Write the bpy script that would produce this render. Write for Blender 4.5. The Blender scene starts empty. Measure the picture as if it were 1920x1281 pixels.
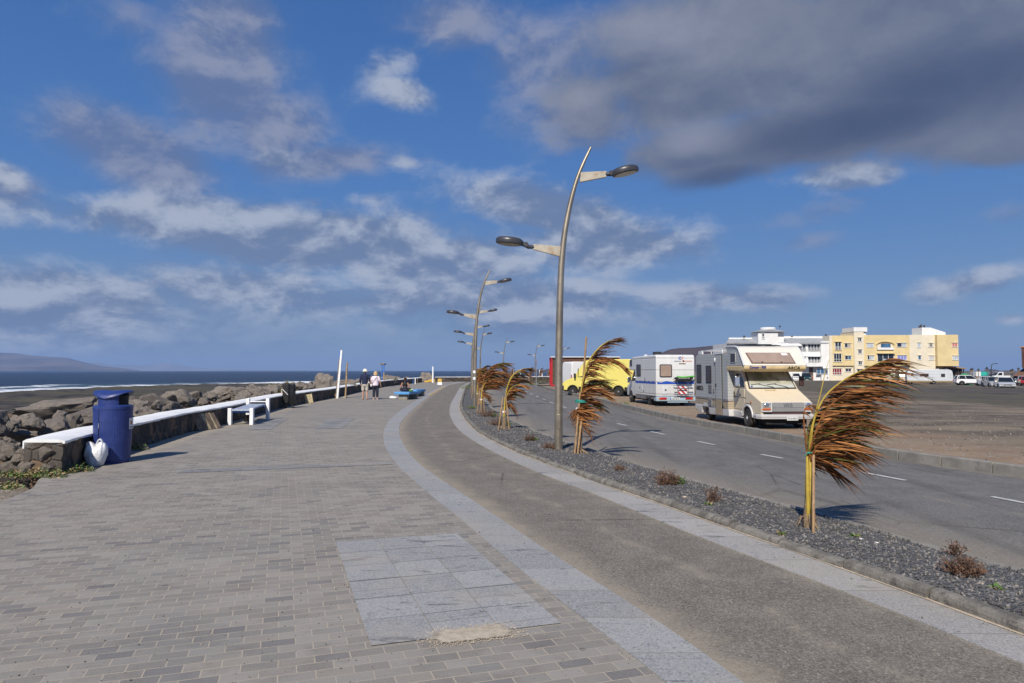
import bpy, bmesh, math, random
import numpy as np
from mathutils import Vector, Matrix, Euler
from mathutils import noise as mnoise
R = math.radians
PI = math.pi
sc = bpy.context.scene
COL = sc.collection

# ------------------------------------------------------------------ camera
CAM_Z, FPX, CX, CY = 1.7, 1280.0, 960.0, 640.5
PITCH = math.atan(54.5 / FPX)
cam_d = bpy.data.cameras.new("camera")
cam = bpy.data.objects.new("camera", cam_d)
COL.objects.link(cam)
cam.location = (0, 0, CAM_Z)
cam.rotation_euler = (PI / 2 + PITCH, 0, 0)
cam_d.sensor_width = 36.0
cam_d.lens = 36.0 * FPX / 1920.0
cam_d.clip_start, cam_d.clip_end = 0.1, 60000
sc.camera = cam

# ------------------------------------------------------------------ light
SUN_AZ, SUN_EL = R(16.0), R(42.0)          # shadows run away from the camera, slightly to the right
sun_d = bpy.data.lights.new("sun", 'SUN')
sun_d.energy, sun_d.angle, sun_d.color = 4.9, R(0.55), (1.0, 0.93, 0.82)
sun = bpy.data.objects.new("sun", sun_d)
COL.objects.link(sun)
sdir = Vector((math.sin(SUN_AZ) * math.cos(SUN_EL), math.cos(SUN_AZ) * math.cos(SUN_EL), -math.sin(SUN_EL)))
sun.rotation_euler = sdir.to_track_quat('-Z', 'Y').to_euler()
sc.view_settings.view_transform = 'Standard'
sc.view_settings.look = 'None'
sc.view_settings.exposure = 0.12
sc.view_settings.gamma = 1.0
sc.cycles.use_denoising = True
sc.cycles.max_bounces = 6
sc.cycles.volume_bounces = 0

def raydir(px, py):
    u, v = (px - CX) / FPX, (CY - py) / FPX
    c, s = math.cos(PITCH), math.sin(PITCH)
    return Vector((u, c - v * s, s + v * c))
def P(px, py, z=0.0):
    "the point of the ground at height z that the photograph shows at pixel px, py"
    d = raydir(px, py)
    t = (z - CAM_Z) / d.z
    return Vector((d.x * t, d.y * t, z))
def PY(px, py, Y):
    "the point at depth Y seen at pixel px, py"
    d = raydir(px, py)
    t = Y / d.y
    return Vector((d.x * t, Y, CAM_Z + d.z * t))

# ------------------------------------------------------------------ node helper
class NT:
    def __init__(s, tree):
        s.t = tree; s.n = tree.nodes; s.l = tree.links
    def new(s, kind, **kw):
        n = s.n.new('ShaderNode' + kind)
        for k, v in kw.items():
            if hasattr(n, k) and k not in n.inputs: setattr(n, k, v)
            else: s.put(n, k, v)
        return n
    def put(s, n, k, v):
        i = n.inputs[k]
        if isinstance(v, bpy.types.NodeSocket): s.l.new(v, i)
        elif isinstance(v, bpy.types.Node): s.l.new(v.outputs[0], i)
        else:
            if isinstance(v, tuple) and len(v) == 3 and i.type == 'RGBA': v = v + (1,)
            i.default_value = v
    def math(s, op, a, b=0.0, c=None, clamp=False):
        n = s.n.new('ShaderNodeMath'); n.operation = op; n.use_clamp = clamp
        for i, v in enumerate((a, b) if c is None else (a, b, c)):
            if isinstance(v, (bpy.types.NodeSocket, bpy.types.Node)): s.l.new(v if isinstance(v, bpy.types.NodeSocket) else v.outputs[0], n.inputs[i])
            else: n.inputs[i].default_value = v
        return n.outputs[0]
    def mix(s, f, a, b, blend='MIX'):
        n = s.n.new('ShaderNodeMix'); n.data_type = 'RGBA'; n.blend_type = blend
        for i, v in ((0, f), (6, a), (7, b)):
            if isinstance(v, bpy.types.NodeSocket): s.l.new(v, n.inputs[i])
            elif isinstance(v, bpy.types.Node): s.l.new(v.outputs[0], n.inputs[i])
            else: n.inputs[i].default_value = v if i == 0 else (tuple(v) + (1,))[:4]
        return n.outputs[2]
    def smooth(s, x, a, b):
        n = s.n.new('ShaderNodeMapRange'); n.interpolation_type = 'SMOOTHSTEP'
        s.put(n, 'Value', x); n.inputs['From Min'].default_value = a; n.inputs['From Max'].default_value = b
        return n.outputs[0]
    def noise(s, vec, scale, detail=4, rough=.55, dist=0.0):
        n = s.n.new('ShaderNodeTexNoise')
        if vec is not None: s.l.new(vec, n.inputs['Vector'])
        n.inputs['Scale'].default_value = scale; n.inputs['Detail'].default_value = detail
        n.inputs['Roughness'].default_value = rough; n.inputs['Distortion'].default_value = dist
        return n.outputs[0]
    def voro(s, vec, scale, feature='F1', out=0, rnd=1.0):
        n = s.n.new('ShaderNodeTexVoronoi'); n.feature = feature
        if vec is not None: s.l.new(vec, n.inputs['Vector'])
        n.inputs['Scale'].default_value = scale; n.inputs['Randomness'].default_value = rnd
        return n.outputs[out]
    def mapping(s, vec, scale=(1, 1, 1), rot=(0, 0, 0), loc=(0, 0, 0)):
        n = s.n.new('ShaderNodeMapping'); s.l.new(vec, n.inputs[0])
        n.inputs['Scale'].default_value = scale; n.inputs['Rotation'].default_value = rot; n.inputs['Location'].default_value = loc
        return n.outputs[0]
    def bump(s, h, strength=.3, dist=.02, normal=None):
        n = s.n.new('ShaderNodeBump'); s.l.new(h, n.inputs['Height'])
        n.inputs['Strength'].default_value = strength; n.inputs['Distance'].default_value = dist
        if normal is not None: s.l.new(normal, n.inputs['Normal'])
        return n.outputs[0]

def newmat(name):
    m = bpy.data.materials.new(name); m.use_nodes = True
    k = NT(m.node_tree); b = m.node_tree.nodes['Principled BSDF']
    return m, k, b

def mat(name, col, rough=.6, metal=0.0, var=.18, vs=3.0, col2=None, c2s=6.0, c2a=.5, c2b=.7, bump=0.0, bs=30.0, spec=.5, coat=0.0, trans=0.0):
    m, k, b = newmat(name)
    tc = k.new('TexCoord').outputs['Object']
    n = k.noise(tc, vs, 5, .6)
    dark = tuple(c * (1 - var) for c in col); lite = tuple(min(1, c * (1 + var * .8)) for c in col)
    c = k.mix(k.smooth(n, .3, .7), dark, lite)
    if col2 is not None:
        n2 = k.noise(k.mapping(tc, loc=(7.3, 1.1, 4.2)), c2s, 6, .65)
        c = k.mix(k.smooth(n2, c2a, c2b), c, col2)
    k.put(b, 'Base Color', c)
    k.put(b, 'Roughness', k.math('ADD', k.math('MULTIPLY', n, .2), rough - .1, clamp=True))
    b.inputs['Metallic'].default_value = metal
    b.inputs['Specular IOR Level'].default_value = spec
    b.inputs['Coat Weight'].default_value = coat
    b.inputs['Coat Roughness'].default_value = .08
    b.inputs['Transmission Weight'].default_value = trans
    if bump:
        k.put(b, 'Normal', k.bump(k.noise(tc, bs, 6, .65), bump, .02))
    return m

# ------------------------------------------------------------------ mesh helper
class MB:
    def __init__(s):
        s.v = []; s.f = []; s.mi = []; s.m = 0; s.uv = None
    def add(s, verts, faces, m=None):
        o = len(s.v); s.v.extend([tuple(p) for p in verts])
        s.f.extend([tuple(i + o for i in f) for f in faces])
        s.mi.extend([s.m if m is None else m] * len(faces))
        return s
    def box(s, c, d, rz=0.0, rot=None, m=None, taper=1.0):
        x, y, z = (q / 2 for q in d)
        M = rot if rot is not None else Matrix.Rotation(rz, 3, 'Z')
        vs = []
        for k in (-1, 1):
            t = 1.0 if k < 0 else taper
            for (i, j) in ((-1, -1), (1, -1), (1, 1), (-1, 1)):
                vs.append(M @ Vector((i * x * t, j * y * t, k * z)) + Vector(c))
        return s.add(vs, [(3, 2, 1, 0), (4, 5, 6, 7), (0, 1, 5, 4), (1, 2, 6, 5), (2, 3, 7, 6), (3, 0, 4, 7)], m)
    def rings(s, rings, caps=True, closed=True, m=None):
        n = len(rings[0]); vs = [p for r in rings for p in r]; fs = []
        for a in range(len(rings) - 1):
            for b in range(n if closed else n - 1):
                c = (b + 1) % n
                fs.append((a * n + b, a * n + c, (a + 1) * n + c, (a + 1) * n + b))
        if caps:
            fs.append(tuple(range(n - 1, -1, -1))); fs.append(tuple((len(rings) - 1) * n + i for i in range(n)))
        return s.add(vs, fs, m)
    def tube(s, pts, rad, n=8, caps=True, m=None, flat=1.0):
        pts = [Vector(p) for p in pts]
        if not hasattr(rad, '__len__'): rad = [rad] * len(pts)
        rs = []; up = None
        for i, p in enumerate(pts):
            t = (pts[min(i + 1, len(pts) - 1)] - pts[max(i - 1, 0)]).normalized()
            if up is None:
                up = Vector((0, 0, 1)) if abs(t.z) < .9 else Vector((1, 0, 0))
            a = (up - t * up.dot(t)).normalized(); up = a; b = t.cross(a)
            rs.append([p + (a * math.cos(2 * PI * k / n) * flat + b * math.sin(2 * PI * k / n)) * rad[i] for k in range(n)])
        return s.rings(rs, caps, True, m)
    def lathe(s, prof, n=24, c=(0, 0, 0), axis='Z', m=None, caps=True):
        c = Vector(c); rs = []
        for r, h in prof:
            ring = []
            for k in range(n):
                a = 2 * PI * k / n; x, y = r * math.cos(a), r * math.sin(a)
                ring.append(c + (Vector((x, y, h)) if axis == 'Z' else Vector((h, x, y)) if axis == 'X' else Vector((x, -h, y))))
            rs.append(ring)
        return s.rings(rs, caps, True, m)
    def prism(s, poly, a, b, plane='YZ', m=None, ta=1.0):
        "polygon extruded from a to b along the remaining axis"
        f = {'YZ': lambda p, q, h: (h, p, q), 'XZ': lambda p, q, h: (p, h, q), 'XY': lambda p, q, h: (p, q, h)}[plane]
        n = len(poly)
        vs = [f(p, q, a) for p, q in poly] + [f(p, q, b) for p, q in poly]
        fs = [tuple(range(n - 1, -1, -1)), tuple(range(n, 2 * n))] + [(i, (i + 1) % n, n + (i + 1) % n, n + i) for i in range(n)]
        return s.add(vs, fs, m)
    def ell(s, c, r, n=12, k=8, rot=None, m=None):
        c = Vector(c); rs = []
        for i in range(k + 1):
            t = PI * (i + .02) / (k + .04)
            ring = []
            for j in range(n):
                a = 2 * PI * j / n
                q = Vector((r[0] * math.sin(t) * math.cos(a), r[1] * math.sin(t) * math.sin(a), -r[2] * math.cos(t)))
                ring.append(c + (rot @ q if rot is not None else q))
            rs.append(ring)
        return s.rings(rs, True, True, m)
    def build(s, name, mats, parent=None, smooth=None, bevel=0.0, loc=None, recalc=True):
        me = bpy.data.meshes.new(name)
        me.from_pydata(s.v, [], s.f)
        if not isinstance(mats, (list, tuple)): mats = [mats]
        for q in mats: me.materials.append(q)
        if len(mats) > 1: me.polygons.foreach_set('material_index', s.mi)
        if s.uv is not None:
            ul = me.uv_layers.new(name='UVMap')
            idx = np.empty(len(me.loops), dtype=np.int32); me.loops.foreach_get('vertex_index', idx)
            ul.data.foreach_set('uv', np.asarray(s.uv, dtype=np.float32)[idx].ravel())
        if recalc:
            bm = bmesh.new(); bm.from_mesh(me); bmesh.ops.recalc_face_normals(bm, faces=bm.faces); bm.to_mesh(me); bm.free()
        if smooth is not None:
            me.polygons.foreach_set('use_smooth', [True] * len(me.polygons))
            if smooth < 180: me.set_sharp_from_angle(angle=R(smooth))
        me.update()
        o = bpy.data.objects.new(name, me); COL.objects.link(o)
        if parent is not None: o.parent = parent
        if loc is not None: o.location = loc
        if bevel:
            b = o.modifiers.new('bevel', 'BEVEL'); b.width = bevel; b.segments = 2; b.limit_method = 'ANGLE'; b.angle_limit = R(35)
        return o

def tag(o, label=None, cat=None, group=None, kind=None):
    if label: o['label'] = label
    if cat: o['category'] = cat
    if group: o['group'] = group
    if kind: o['kind'] = kind
    return o
def thing(name, label, cat, loc=(0, 0, 0), rz=0.0, group=None):
    o = bpy.data.objects.new(name, None); COL.objects.link(o)
    o.empty_display_size = .2
    o.location = loc; o.rotation_euler = (0, 0, rz)
    return tag(o, label, cat, group)
def struct(o, label, cat): return tag(o, label, cat, None, 'structure')
def dup(root, loc, rz=0.0, label=None, group=None, scale=1.0):
    r = root.copy(); COL.objects.link(r)
    r.location = loc; r.rotation_euler = (0, 0, rz); r.scale = (scale,) * 3
    tag(r, label, None, group)
    for ch in list(root.children):
        c = ch.copy(); COL.objects.link(c); c.parent = r
        for g in list(ch.children):
            d = g.copy(); COL.objects.link(d); d.parent = c
    return r
def text(name, body, size, loc, rot, m, parent=None, depth=.002, align='CENTER', shear=0.0, sx=1.0, bold=0.0):
    cu = bpy.data.curves.new(name, 'FONT'); cu.body = body; cu.size = size; cu.extrude = depth
    cu.align_x = align; cu.align_y = 'CENTER'; cu.shear = shear; cu.offset = bold
    cu.materials.append(m)
    tmp = bpy.data.objects.new(name, cu); COL.objects.link(tmp)
    dg = bpy.context.evaluated_depsgraph_get(); me = bpy.data.meshes.new_from_object(tmp.evaluated_get(dg))
    bpy.data.objects.remove(tmp); bpy.data.curves.remove(cu)
    me.name = name; me.materials.clear(); me.materials.append(m)
    o = bpy.data.objects.new(name, me); COL.objects.link(o)
    o.location = loc; o.rotation_euler = rot; o.scale = (sx, 1, 1)
    if parent is not None: o.parent = parent
    return o
# ------------------------------------------------------------------ sky
world = bpy.data.worlds.new("World"); sc.world = world; world.use_nodes = True
wk = NT(world.node_tree)
bg = world.node_tree.nodes['Background']
SKY_STR = 0.1
bg.inputs['Strength'].default_value = SKY_STR
sky = wk.new('TexSky'); sky.sky_type = 'NISHITA'; sky.sun_disc = False
sky.sun_elevation = SUN_EL; sky.sun_rotation = PI + SUN_AZ
sky.air_density, sky.dust_density, sky.ozone_density = 1.0, 0.3, 2.0
gam = wk.new('Gamma', Color=sky.outputs[0], Gamma=1.0)
hs = wk.new('HueSaturation', Saturation=1.1, Value=1.0, Color=gam.outputs[0])
tcw = wk.new('TexCoord').outputs['Generated']
sep = wk.new('SeparateXYZ', Vector=tcw)
dx, dy, dz = sep.outputs
az = wk.math('ARCTAN2', dx, dy)
el = wk.math('ARCSINE', dz)
deep = wk.mix(wk.smooth(el, -.02, .30), tuple(q / SKY_STR for q in (.132, .232, .405)), tuple(q / SKY_STR for q in (.057, .168, .435)))
deep = wk.mix(wk.smooth(el, .22, .60), deep, tuple(q / SKY_STR for q in (.034, .115, .345)))
skycol = wk.mix(.88, hs.outputs[0], deep)           # damp sea air: the glow at the horizon is slate blue, not white
def skyvec(lift, seed):
    e = wk.math('ADD', el, lift)
    cb = wk.new('CombineXYZ', X=az, Y=wk.math('MULTIPLY', wk.math('POWER', wk.math('MAXIMUM', e, .0), .8), 1.55), Z=seed)
    return cb.outputs[0]
q0 = skyvec(.0, 3.0); q1 = skyvec(.022, 3.0)
fine0 = wk.noise(q0, 8.0, 12, .635, .22); fine1 = wk.noise(q1, 8.0, 6, .62, .22)
warp = wk.noise(q0, 3.2, 4, .5, .2)
soft = wk.noise(q0, 4.0, 3, .45, .2)
def blobs(lst):
    acc = None
    for (cx, cy, rx, ry, rot, w) in lst:
        d = raydir(cx, cy).normalized()
        a0, e0 = math.atan2(d.x, d.y), math.asin(d.z)
        k = 1.0 / FPX * math.cos(e0)
        sa, se = rx * k * math.cos(a0) / math.cos(e0), ry * k * math.cos(a0)
        u = wk.math('SUBTRACT', az, a0); v = wk.math('SUBTRACT', el, e0)
        c, s = math.cos(R(rot)), math.sin(R(rot))
        p = wk.math('ADD', wk.math('MULTIPLY', u, c / sa), wk.math('MULTIPLY', v, s / sa))
        q = wk.math('ADD', wk.math('MULTIPLY', u, -s / se), wk.math('MULTIPLY', v, c / se))
        r2 = wk.math('ADD', wk.math('MULTIPLY', p, p), wk.math('MULTIPLY', q, q))
        t = wk.math('MULTIPLY', wk.math('EXPONENT', wk.math('MULTIPLY', r2, -0.9)), w)
        acc = t if acc is None else wk.math('MAXIMUM', acc, t)
    return acc
def layer(base, lst, lit, shade, amp, lo, hi, opac, sharp=5.0, tone=1.6):
    B = blobs(lst)
    D = wk.math('ADD', B, wk.math('MULTIPLY', wk.math('SUBTRACT', fine0, .5), amp))
    D = wk.math('ADD', D, wk.math('MULTIPLY', wk.math('SUBTRACT', warp, .5), amp * .4))
    alpha = wk.math('MULTIPLY', wk.smooth(D, lo, hi), opac)
    g = wk.math('MULTIPLY', wk.math('SUBTRACT', fine0, fine1), sharp)
    g = wk.math('ADD', g, wk.math('MULTIPLY', wk.math('SUBTRACT', soft, .46), tone * 1.5))
    col = wk.mix(wk.smooth(g, -.55, .75), tuple(c / SKY_STR for c in shade), tuple(c / SKY_STR for c in lit))
    return wk.mix(alpha, base, col)
c = skycol
# low, pale bands towards the horizon
c = layer(c, [(250, 610, 620, 75, 0, .85), (900, 610, 420, 55, 0, .7), (1300, 600, 300, 40, 0, .55), (1750, 560, 300, 40, 0, .45)],
          (.24, .31, .44), (.13, .19, .33), 1.35, .18, .85, .75)
# thin lilac-grey veils
c = layer(c, [(430, 110, 130, 170, -12, 1.15), (510, 230, 110, 90, -25, 1.0), (600, 305, 150, 36, 8, 1.0), (250, 285, 160, 80, -18, 1.0),
              (350, 330, 90, 45, 0, .6), (260, 40, 80, 50, 0, .5), (860, 40, 150, 60, 0, .8), (1010, 110, 140, 110, 0, .75), (1090, 215, 170, 70, 0, .7),
              (1530, 400, 160, 30, 10, .45), (1500, 455, 90, 26, 0, .5), (20, 355, 70, 40, 0, .8), (1890, 400, 60, 25, 0, .45)],
          (.25, .28, .39), (.115, .165, .31), 1.15, .16, .85, .88)
# broken white cumulus bank
c = layer(c, [(330, 410, 330, 50, 3, 1.0), (600, 450, 300, 62, 2, 1.1), (820, 490, 200, 60, 0, 1.1), (1030, 400, 190, 50, -14, 1.05), (1130, 460, 200, 58, -4, 1.05), (110, 560, 230, 80, 0, 1.1),
              (430, 540, 260, 56, 0, .85), (640, 570, 250, 44, 0, .8), (870, 560, 240, 50, 0, .95), (1030, 570, 210, 54, 0, .95), (1350, 558, 190, 36, -3, 1.0), (730, 120, 110, 50, 30, .62),
              (760, 175, 90, 34, -14, .85), (1590, 330, 120, 30, -4, .95), (1820, 530, 130, 32, 10, .8), (1895, 598, 36, 16, 0, .9), (10, 335, 45, 36, 0, .9),
              (530, 300, 50, 22, 0, .8), (745, 305, 40, 20, 0, .6), (690, 375, 55, 20, 0, .6), (585, 380, 30, 16, 0, .6), (1190, 575, 60, 22, 0, .6)],
          (.385, .43, .53), (.140, .195, .325), 1.45, .24, .82, .90)
# the large dark cloud
c = layer(c, [(1700, 90, 420, 150, 0, 1.35), (1330, 110, 250, 150, 0, 1.15), (1330, 280, 150, 66, 0, 1.05), (1500, 250, 230, 72, 0, 1.15), (1830, 220, 220, 90, 0, 1.15), (1120, 190, 120, 100, 0, .75), (1880, 285, 90, 34, 0, .85)],
          (.18, .205, .275), (.095, .125, .21), 1.0, .28, .80, .97, 1.6, 1.1)
c = layer(c, [(1310, 258, 110, 44, 0, .8), (1230, 60, 190, 80, 0, .75), (1100, 190, 90, 70, 0, .6)], (.32, .34, .42), (.24, .27, .36), .5, .2, 1.0, .8, 1.0, 1.0)
c = layer(c, [(1600, 235, 300, 60, 4, .95), (1780, 160, 260, 90, 0, .85), (1350, 330, 110, 25, 6, .85)], (.060, .085, .165), (.045, .070, .150), .5, .2, 1.0, .85, 1.0, 1.0)
wk.put(bg, 'Color', c)
# ================================================================== the ground
Z_ROAD, Z_LOT = -0.15, -0.14
def ysamp(a, b, n):
    "samples that crowd towards the near end"
    t = np.linspace(0, 1, n)
    return (a - 3) + 3 * ((b - a + 3) / 3.0) ** t
def xcurve(px, z=0.0, far=None, sm=4):
    "X as a smooth function of Y through the photographed edge"
    pts = sorted([P(x, y, z) for x, y in px], key=lambda p: p.y)
    Y = np.array([p.y for p in pts]); X = np.array([p.x for p in pts])
    s0 = (X[1] - X[0]) / (Y[1] - Y[0])
    if len(pts) > 2: s0 = (X[2] - X[0]) / (Y[2] - Y[0])
    Yn = -7.0
    Y = np.concatenate([[Yn], Y]); X = np.concatenate([[X[0] + s0 * (Yn - Y[1]) * .8], X])
    lg = np.linspace(math.log(1.0), math.log(Y[-1] + 10), 500)
    yy = np.exp(lg) - 9.0
    xx = np.interp(yy, Y, X)
    w = 19; ker = np.hanning(w + 2)[1:-1]; ker /= ker.sum()
    xs = np.convolve(np.pad(xx, w // 2, mode='edge'), ker, 'valid')
    xs[:12] = xx[:12]
    return lambda y: np.interp(y, yy, xs)

G1L = xcurve([(860, 716), (826, 725), (800, 739), (776, 754), (749, 771), (728, 790), (720, 807), (718, 823), (722, 838), (732, 857), (752, 881), (800, 923), (887, 993), (970, 1067), (1053, 1130), (1127, 1183), (1193, 1237), (1255, 1281)])
G1R = xcurve([(872, 716.5), (840, 722), (809, 740), (790, 754), (764, 778), (751, 792), (748, 804), (749, 817), (755, 832), (769, 853), (790, 876), (843, 910), (957, 987), (1060, 1057), (1200, 1143), (1299, 1210), (1395, 1281)])
G2L = xcurve([(876, 718.5), (863, 725), (853, 744), (845, 757), (842, 773), (847, 788), (857, 804), (872, 817), (900, 835), (938, 855), (1000, 884), (1120, 929), (1303, 1006), (1495, 1077), (1674, 1147), (1920, 1247)])
G2R = xcurve([(882, 718), (872, 727), (864, 749), (861, 762), (863, 773), (871, 785), (883, 800), (903, 817), (929, 831), (962, 847), (1000, 862), (1120, 906), (1307, 970), (1412, 1010), (1562, 1060), (1653, 1095), (1770, 1137), (1920, 1193)])
WALLX = xcurve([(90, 905), (119, 887), (170, 868), (287, 832), (355, 810), (410, 799), (527, 765), (572, 756), (627, 746), (677, 734), (722, 725), (792, 717)])

def strip(name, fl, fr, ys, z, mats, nx=2, skirt=0.0, off=0.0):
    "a sheet between two edges; UV = metres across from the left edge, metres along"
    mb = MB(); mb.uv = []
    along = 0.0; prev = None; rows = []
    for y in ys:
        xl, xr = float(fl(y)), float(fr(y))
        mid = Vector(((xl + xr) / 2, y, 0))
        if prev is not None: along += (mid - prev).length
        prev = mid
        for i in range(nx):
            t = i / (nx - 1)
            mb.v.append((xl + (xr - xl) * t, y, z)); mb.uv.append(((xr - xl) * t, along))
    n = len(ys)
    for a in range(n - 1):
        for b in range(nx - 1):
            mb.f.append((a * nx + b, a * nx + b + 1, (a + 1) * nx + b + 1, (a + 1) * nx + b))
    if skirt:
        o = len(mb.v)
        for a in range(n):
            for b in (0, nx - 1):
                x, y, zz = mb.v[a * nx + b]; mb.v.append((x, y, zz - skirt)); mb.uv.append(mb.uv[a * nx + b])
        for a in range(n - 1):
            mb.f.append((a * nx, (a + 1) * nx, o + 2 * (a + 1), o + 2 * a))
            mb.f.append((a * nx + nx - 1, o + 2 * a + 1, o + 2 * (a + 1) + 1, (a + 1) * nx + nx - 1))
    mb.mi = [0] * len(mb.f)
    return mb.build(name, mats, recalc=False)

# --- materials of the ground
def m_paving():
    m, k, b = newmat('brick paving')
    pos = k.new('NewGeometry').outputs['Position']
    v = k.mapping(pos, rot=(0, 0, R(-18.5)))
    wob = k.new('VectorMath', operation='ADD'); k.put(wob, 0, v)
    nz = k.n.new('ShaderNodeTexNoise'); k.l.new(pos, nz.inputs['Vector']); nz.inputs['Scale'].default_value = 2.3
    sc_ = k.new('VectorMath', operation='SCALE'); k.put(sc_, 0, nz.outputs['Color']); sc_.inputs['Scale'].default_value = .016
    k.put(wob, 1, sc_.outputs[0]); v = wob.outputs[0]
    br = k.n.new('ShaderNodeTexBrick'); k.l.new(v, br.inputs['Vector'])
    for kk, vv in (('Scale', 1.0), ('Mortar Size', .0042), ('Mortar Smooth', .25), ('Bias', 0.0), ('Brick Width', .205), ('Row Height', .108)): br.inputs[kk].default_value = vv
    br.offset = .5
    br.inputs['Color1'].default_value = (0, 0, 0, 1); br.inputs['Color2'].default_value = (1, 1, 1, 1); br.inputs['Mortar'].default_value = (.5, .5, .5, 1)
    rnd = br.outputs['Color']
    n1 = k.noise(pos, .55, 5, .6); n2 = k.noise(pos, 3.2, 6, .65); n3 = k.noise(pos, 95, 4, .8); n4 = k.noise(pos, 1.1, 4, .55)
    c = k.mix(k.smooth(rnd, .05, .95), (.220, .203, .180), (.285, .264, .233))
    c = k.mix(k.math('MULTIPLY', k.smooth(n2, .46, .70), .65), c, (.172, .153, .134))
    vr = k.new('TexWhiteNoise', noise_dimensions='1D'); k.put(vr, 'W', k.math('MULTIPLY', rnd, 917.0))
    c = k.mix(k.math('MULTIPLY', k.smooth(vr.outputs[0], .80, .96), .60), c, (.125, .122, .126))
    c = k.mix(k.math('MULTIPLY', k.smooth(vr.outputs[0], .16, .05), .40), c, (.300, .262, .215))
    c = k.mix(k.math('MULTIPLY', k.smooth(n4, .52, .70), .38), c, (.255, .215, .175))
    c = k.mix(k.math('MULTIPLY', k.smooth(n1, .50, .66), .30), c, (.145, .148, .158))
    c = k.mix(k.math('MULTIPLY', k.smooth(n3, .44, .72), .40), c, (.31, .285, .255))
    c = k.mix(k.math('MULTIPLY', k.smooth(n3, .52, .28), .30), c, (.085, .078, .072))
    gum = k.voro(pos, 2.6, 'F1', 0)
    c = k.mix(k.math('MULTIPLY', k.smooth(gum, .075, .05), .55), c, (.070, .066, .064))
    worn = k.noise(k.mapping(pos, rot=(0, 0, R(-18.5)), scale=(.35, 1.3, 1)), 1.0, 7, .7)
    c = k.mix(k.math('MULTIPLY', k.smooth(worn, .52, .66), .35), c, (.118, .108, .104))
    c = k.mix(k.math('MULTIPLY', k.smooth(worn, .46, .34), .35), c, (.31, .285, .25))
    uu = k.new('SeparateXYZ', Vector=k.new('UVMap').outputs[0]).outputs[0]
    fw = k.math('MULTIPLY', k.smooth(k.math('ADD', uu, k.math('MULTIPLY', k.math('SUBTRACT', n2, .5), 1.5)), 1.15, .35), k.math('MULTIPLY', k.smooth(k.new('SeparateXYZ', Vector=pos).outputs[1], 10.5, 14.0), .75))
    c = k.mix(fw, c, (.37, .315, .24))
    sandm = k.math('MULTIPLY', br.outputs['Fac'], k.math('ADD', .45, k.math('MULTIPLY', k.smooth(n2, .35, .65), .5)))
    c = k.mix(sandm, c, (.40, .34, .26))
    k.put(b, 'Base Color', c); b.inputs['Roughness'].default_value = .82; b.inputs['Specular IOR Level'].default_value = .3
    h = k.math('SUBTRACT', k.math('ADD', k.math('MULTIPLY', n3, .35), k.math('MULTIPLY', rnd, .25)), k.math('MULTIPLY', br.outputs['Fac'], .55))
    k.put(b, 'Normal', k.bump(h, .30, .012))
    return m
def m_granite(name='granite band', joint=.62, tint=(1, 1, 1), uvrot=False):
    m, k, b = newmat(name)
    uv = k.new('UVMap').outputs[0]
    pos = k.new('NewGeometry').outputs['Position']
    s = k.new('SeparateXYZ', Vector=uv)
    ph = k.math('FRACT', k.math('DIVIDE', s.outputs[1], joint))
    jt = k.math('ADD', k.math('LESS_THAN', ph, .012), k.math('GREATER_THAN', ph, .988), clamp=True)
    cell = k.new('TexWhiteNoise', noise_dimensions='1D'); k.put(cell, 'W', k.math('FLOOR', k.math('DIVIDE', s.outputs[1], joint)))
    vein = k.noise(k.mapping(pos, rot=(0, 0, R(35)), scale=(1, 3.5, 1)), 1.6, 7, .62, 1.2)
    vein2 = k.noise(pos, 5.5, 8, .7, .6)
    spk = k.noise(pos, 62, 4, .8)
    tt = lambda q: tuple(a * bb for a, bb in zip(q, tint))
    c = k.mix(cell.outputs[0], tt((.265, .262, .255)), tt((.330, .325, .315)))
    c = k.mix(k.math('MULTIPLY', k.smooth(vein2, .50, .74), .55), c, tt((.150, .158, .172)))
    c = k.mix(k.math('MULTIPLY', k.smooth(vein, .60, .66), .75), c, tt((.060, .064, .074)))
    c = k.mix(k.math('MULTIPLY', k.smooth(spk, .50, .66), .60), c, tt((.44, .435, .42)))
    c = k.mix(k.math('MULTIPLY', k.smooth(spk, .49, .34), .62), c, tt((.080, .085, .098)))
    dust = k.noise(pos, .9, 5, .6)
    c = k.mix(k.math('MULTIPLY', k.smooth(dust, .46, .66), .55), c, (.35, .315, .265))
    c = k.mix(k.math('MULTIPLY', jt, .55), c, (.19, .175, .155))
    k.put(b, 'Base Color', c); b.inputs['Roughness'].default_value = .62; b.inputs['Specular IOR Level'].default_value = .35
    k.put(b, 'Normal', k.bump(spk, .12, .006))
    return m
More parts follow.
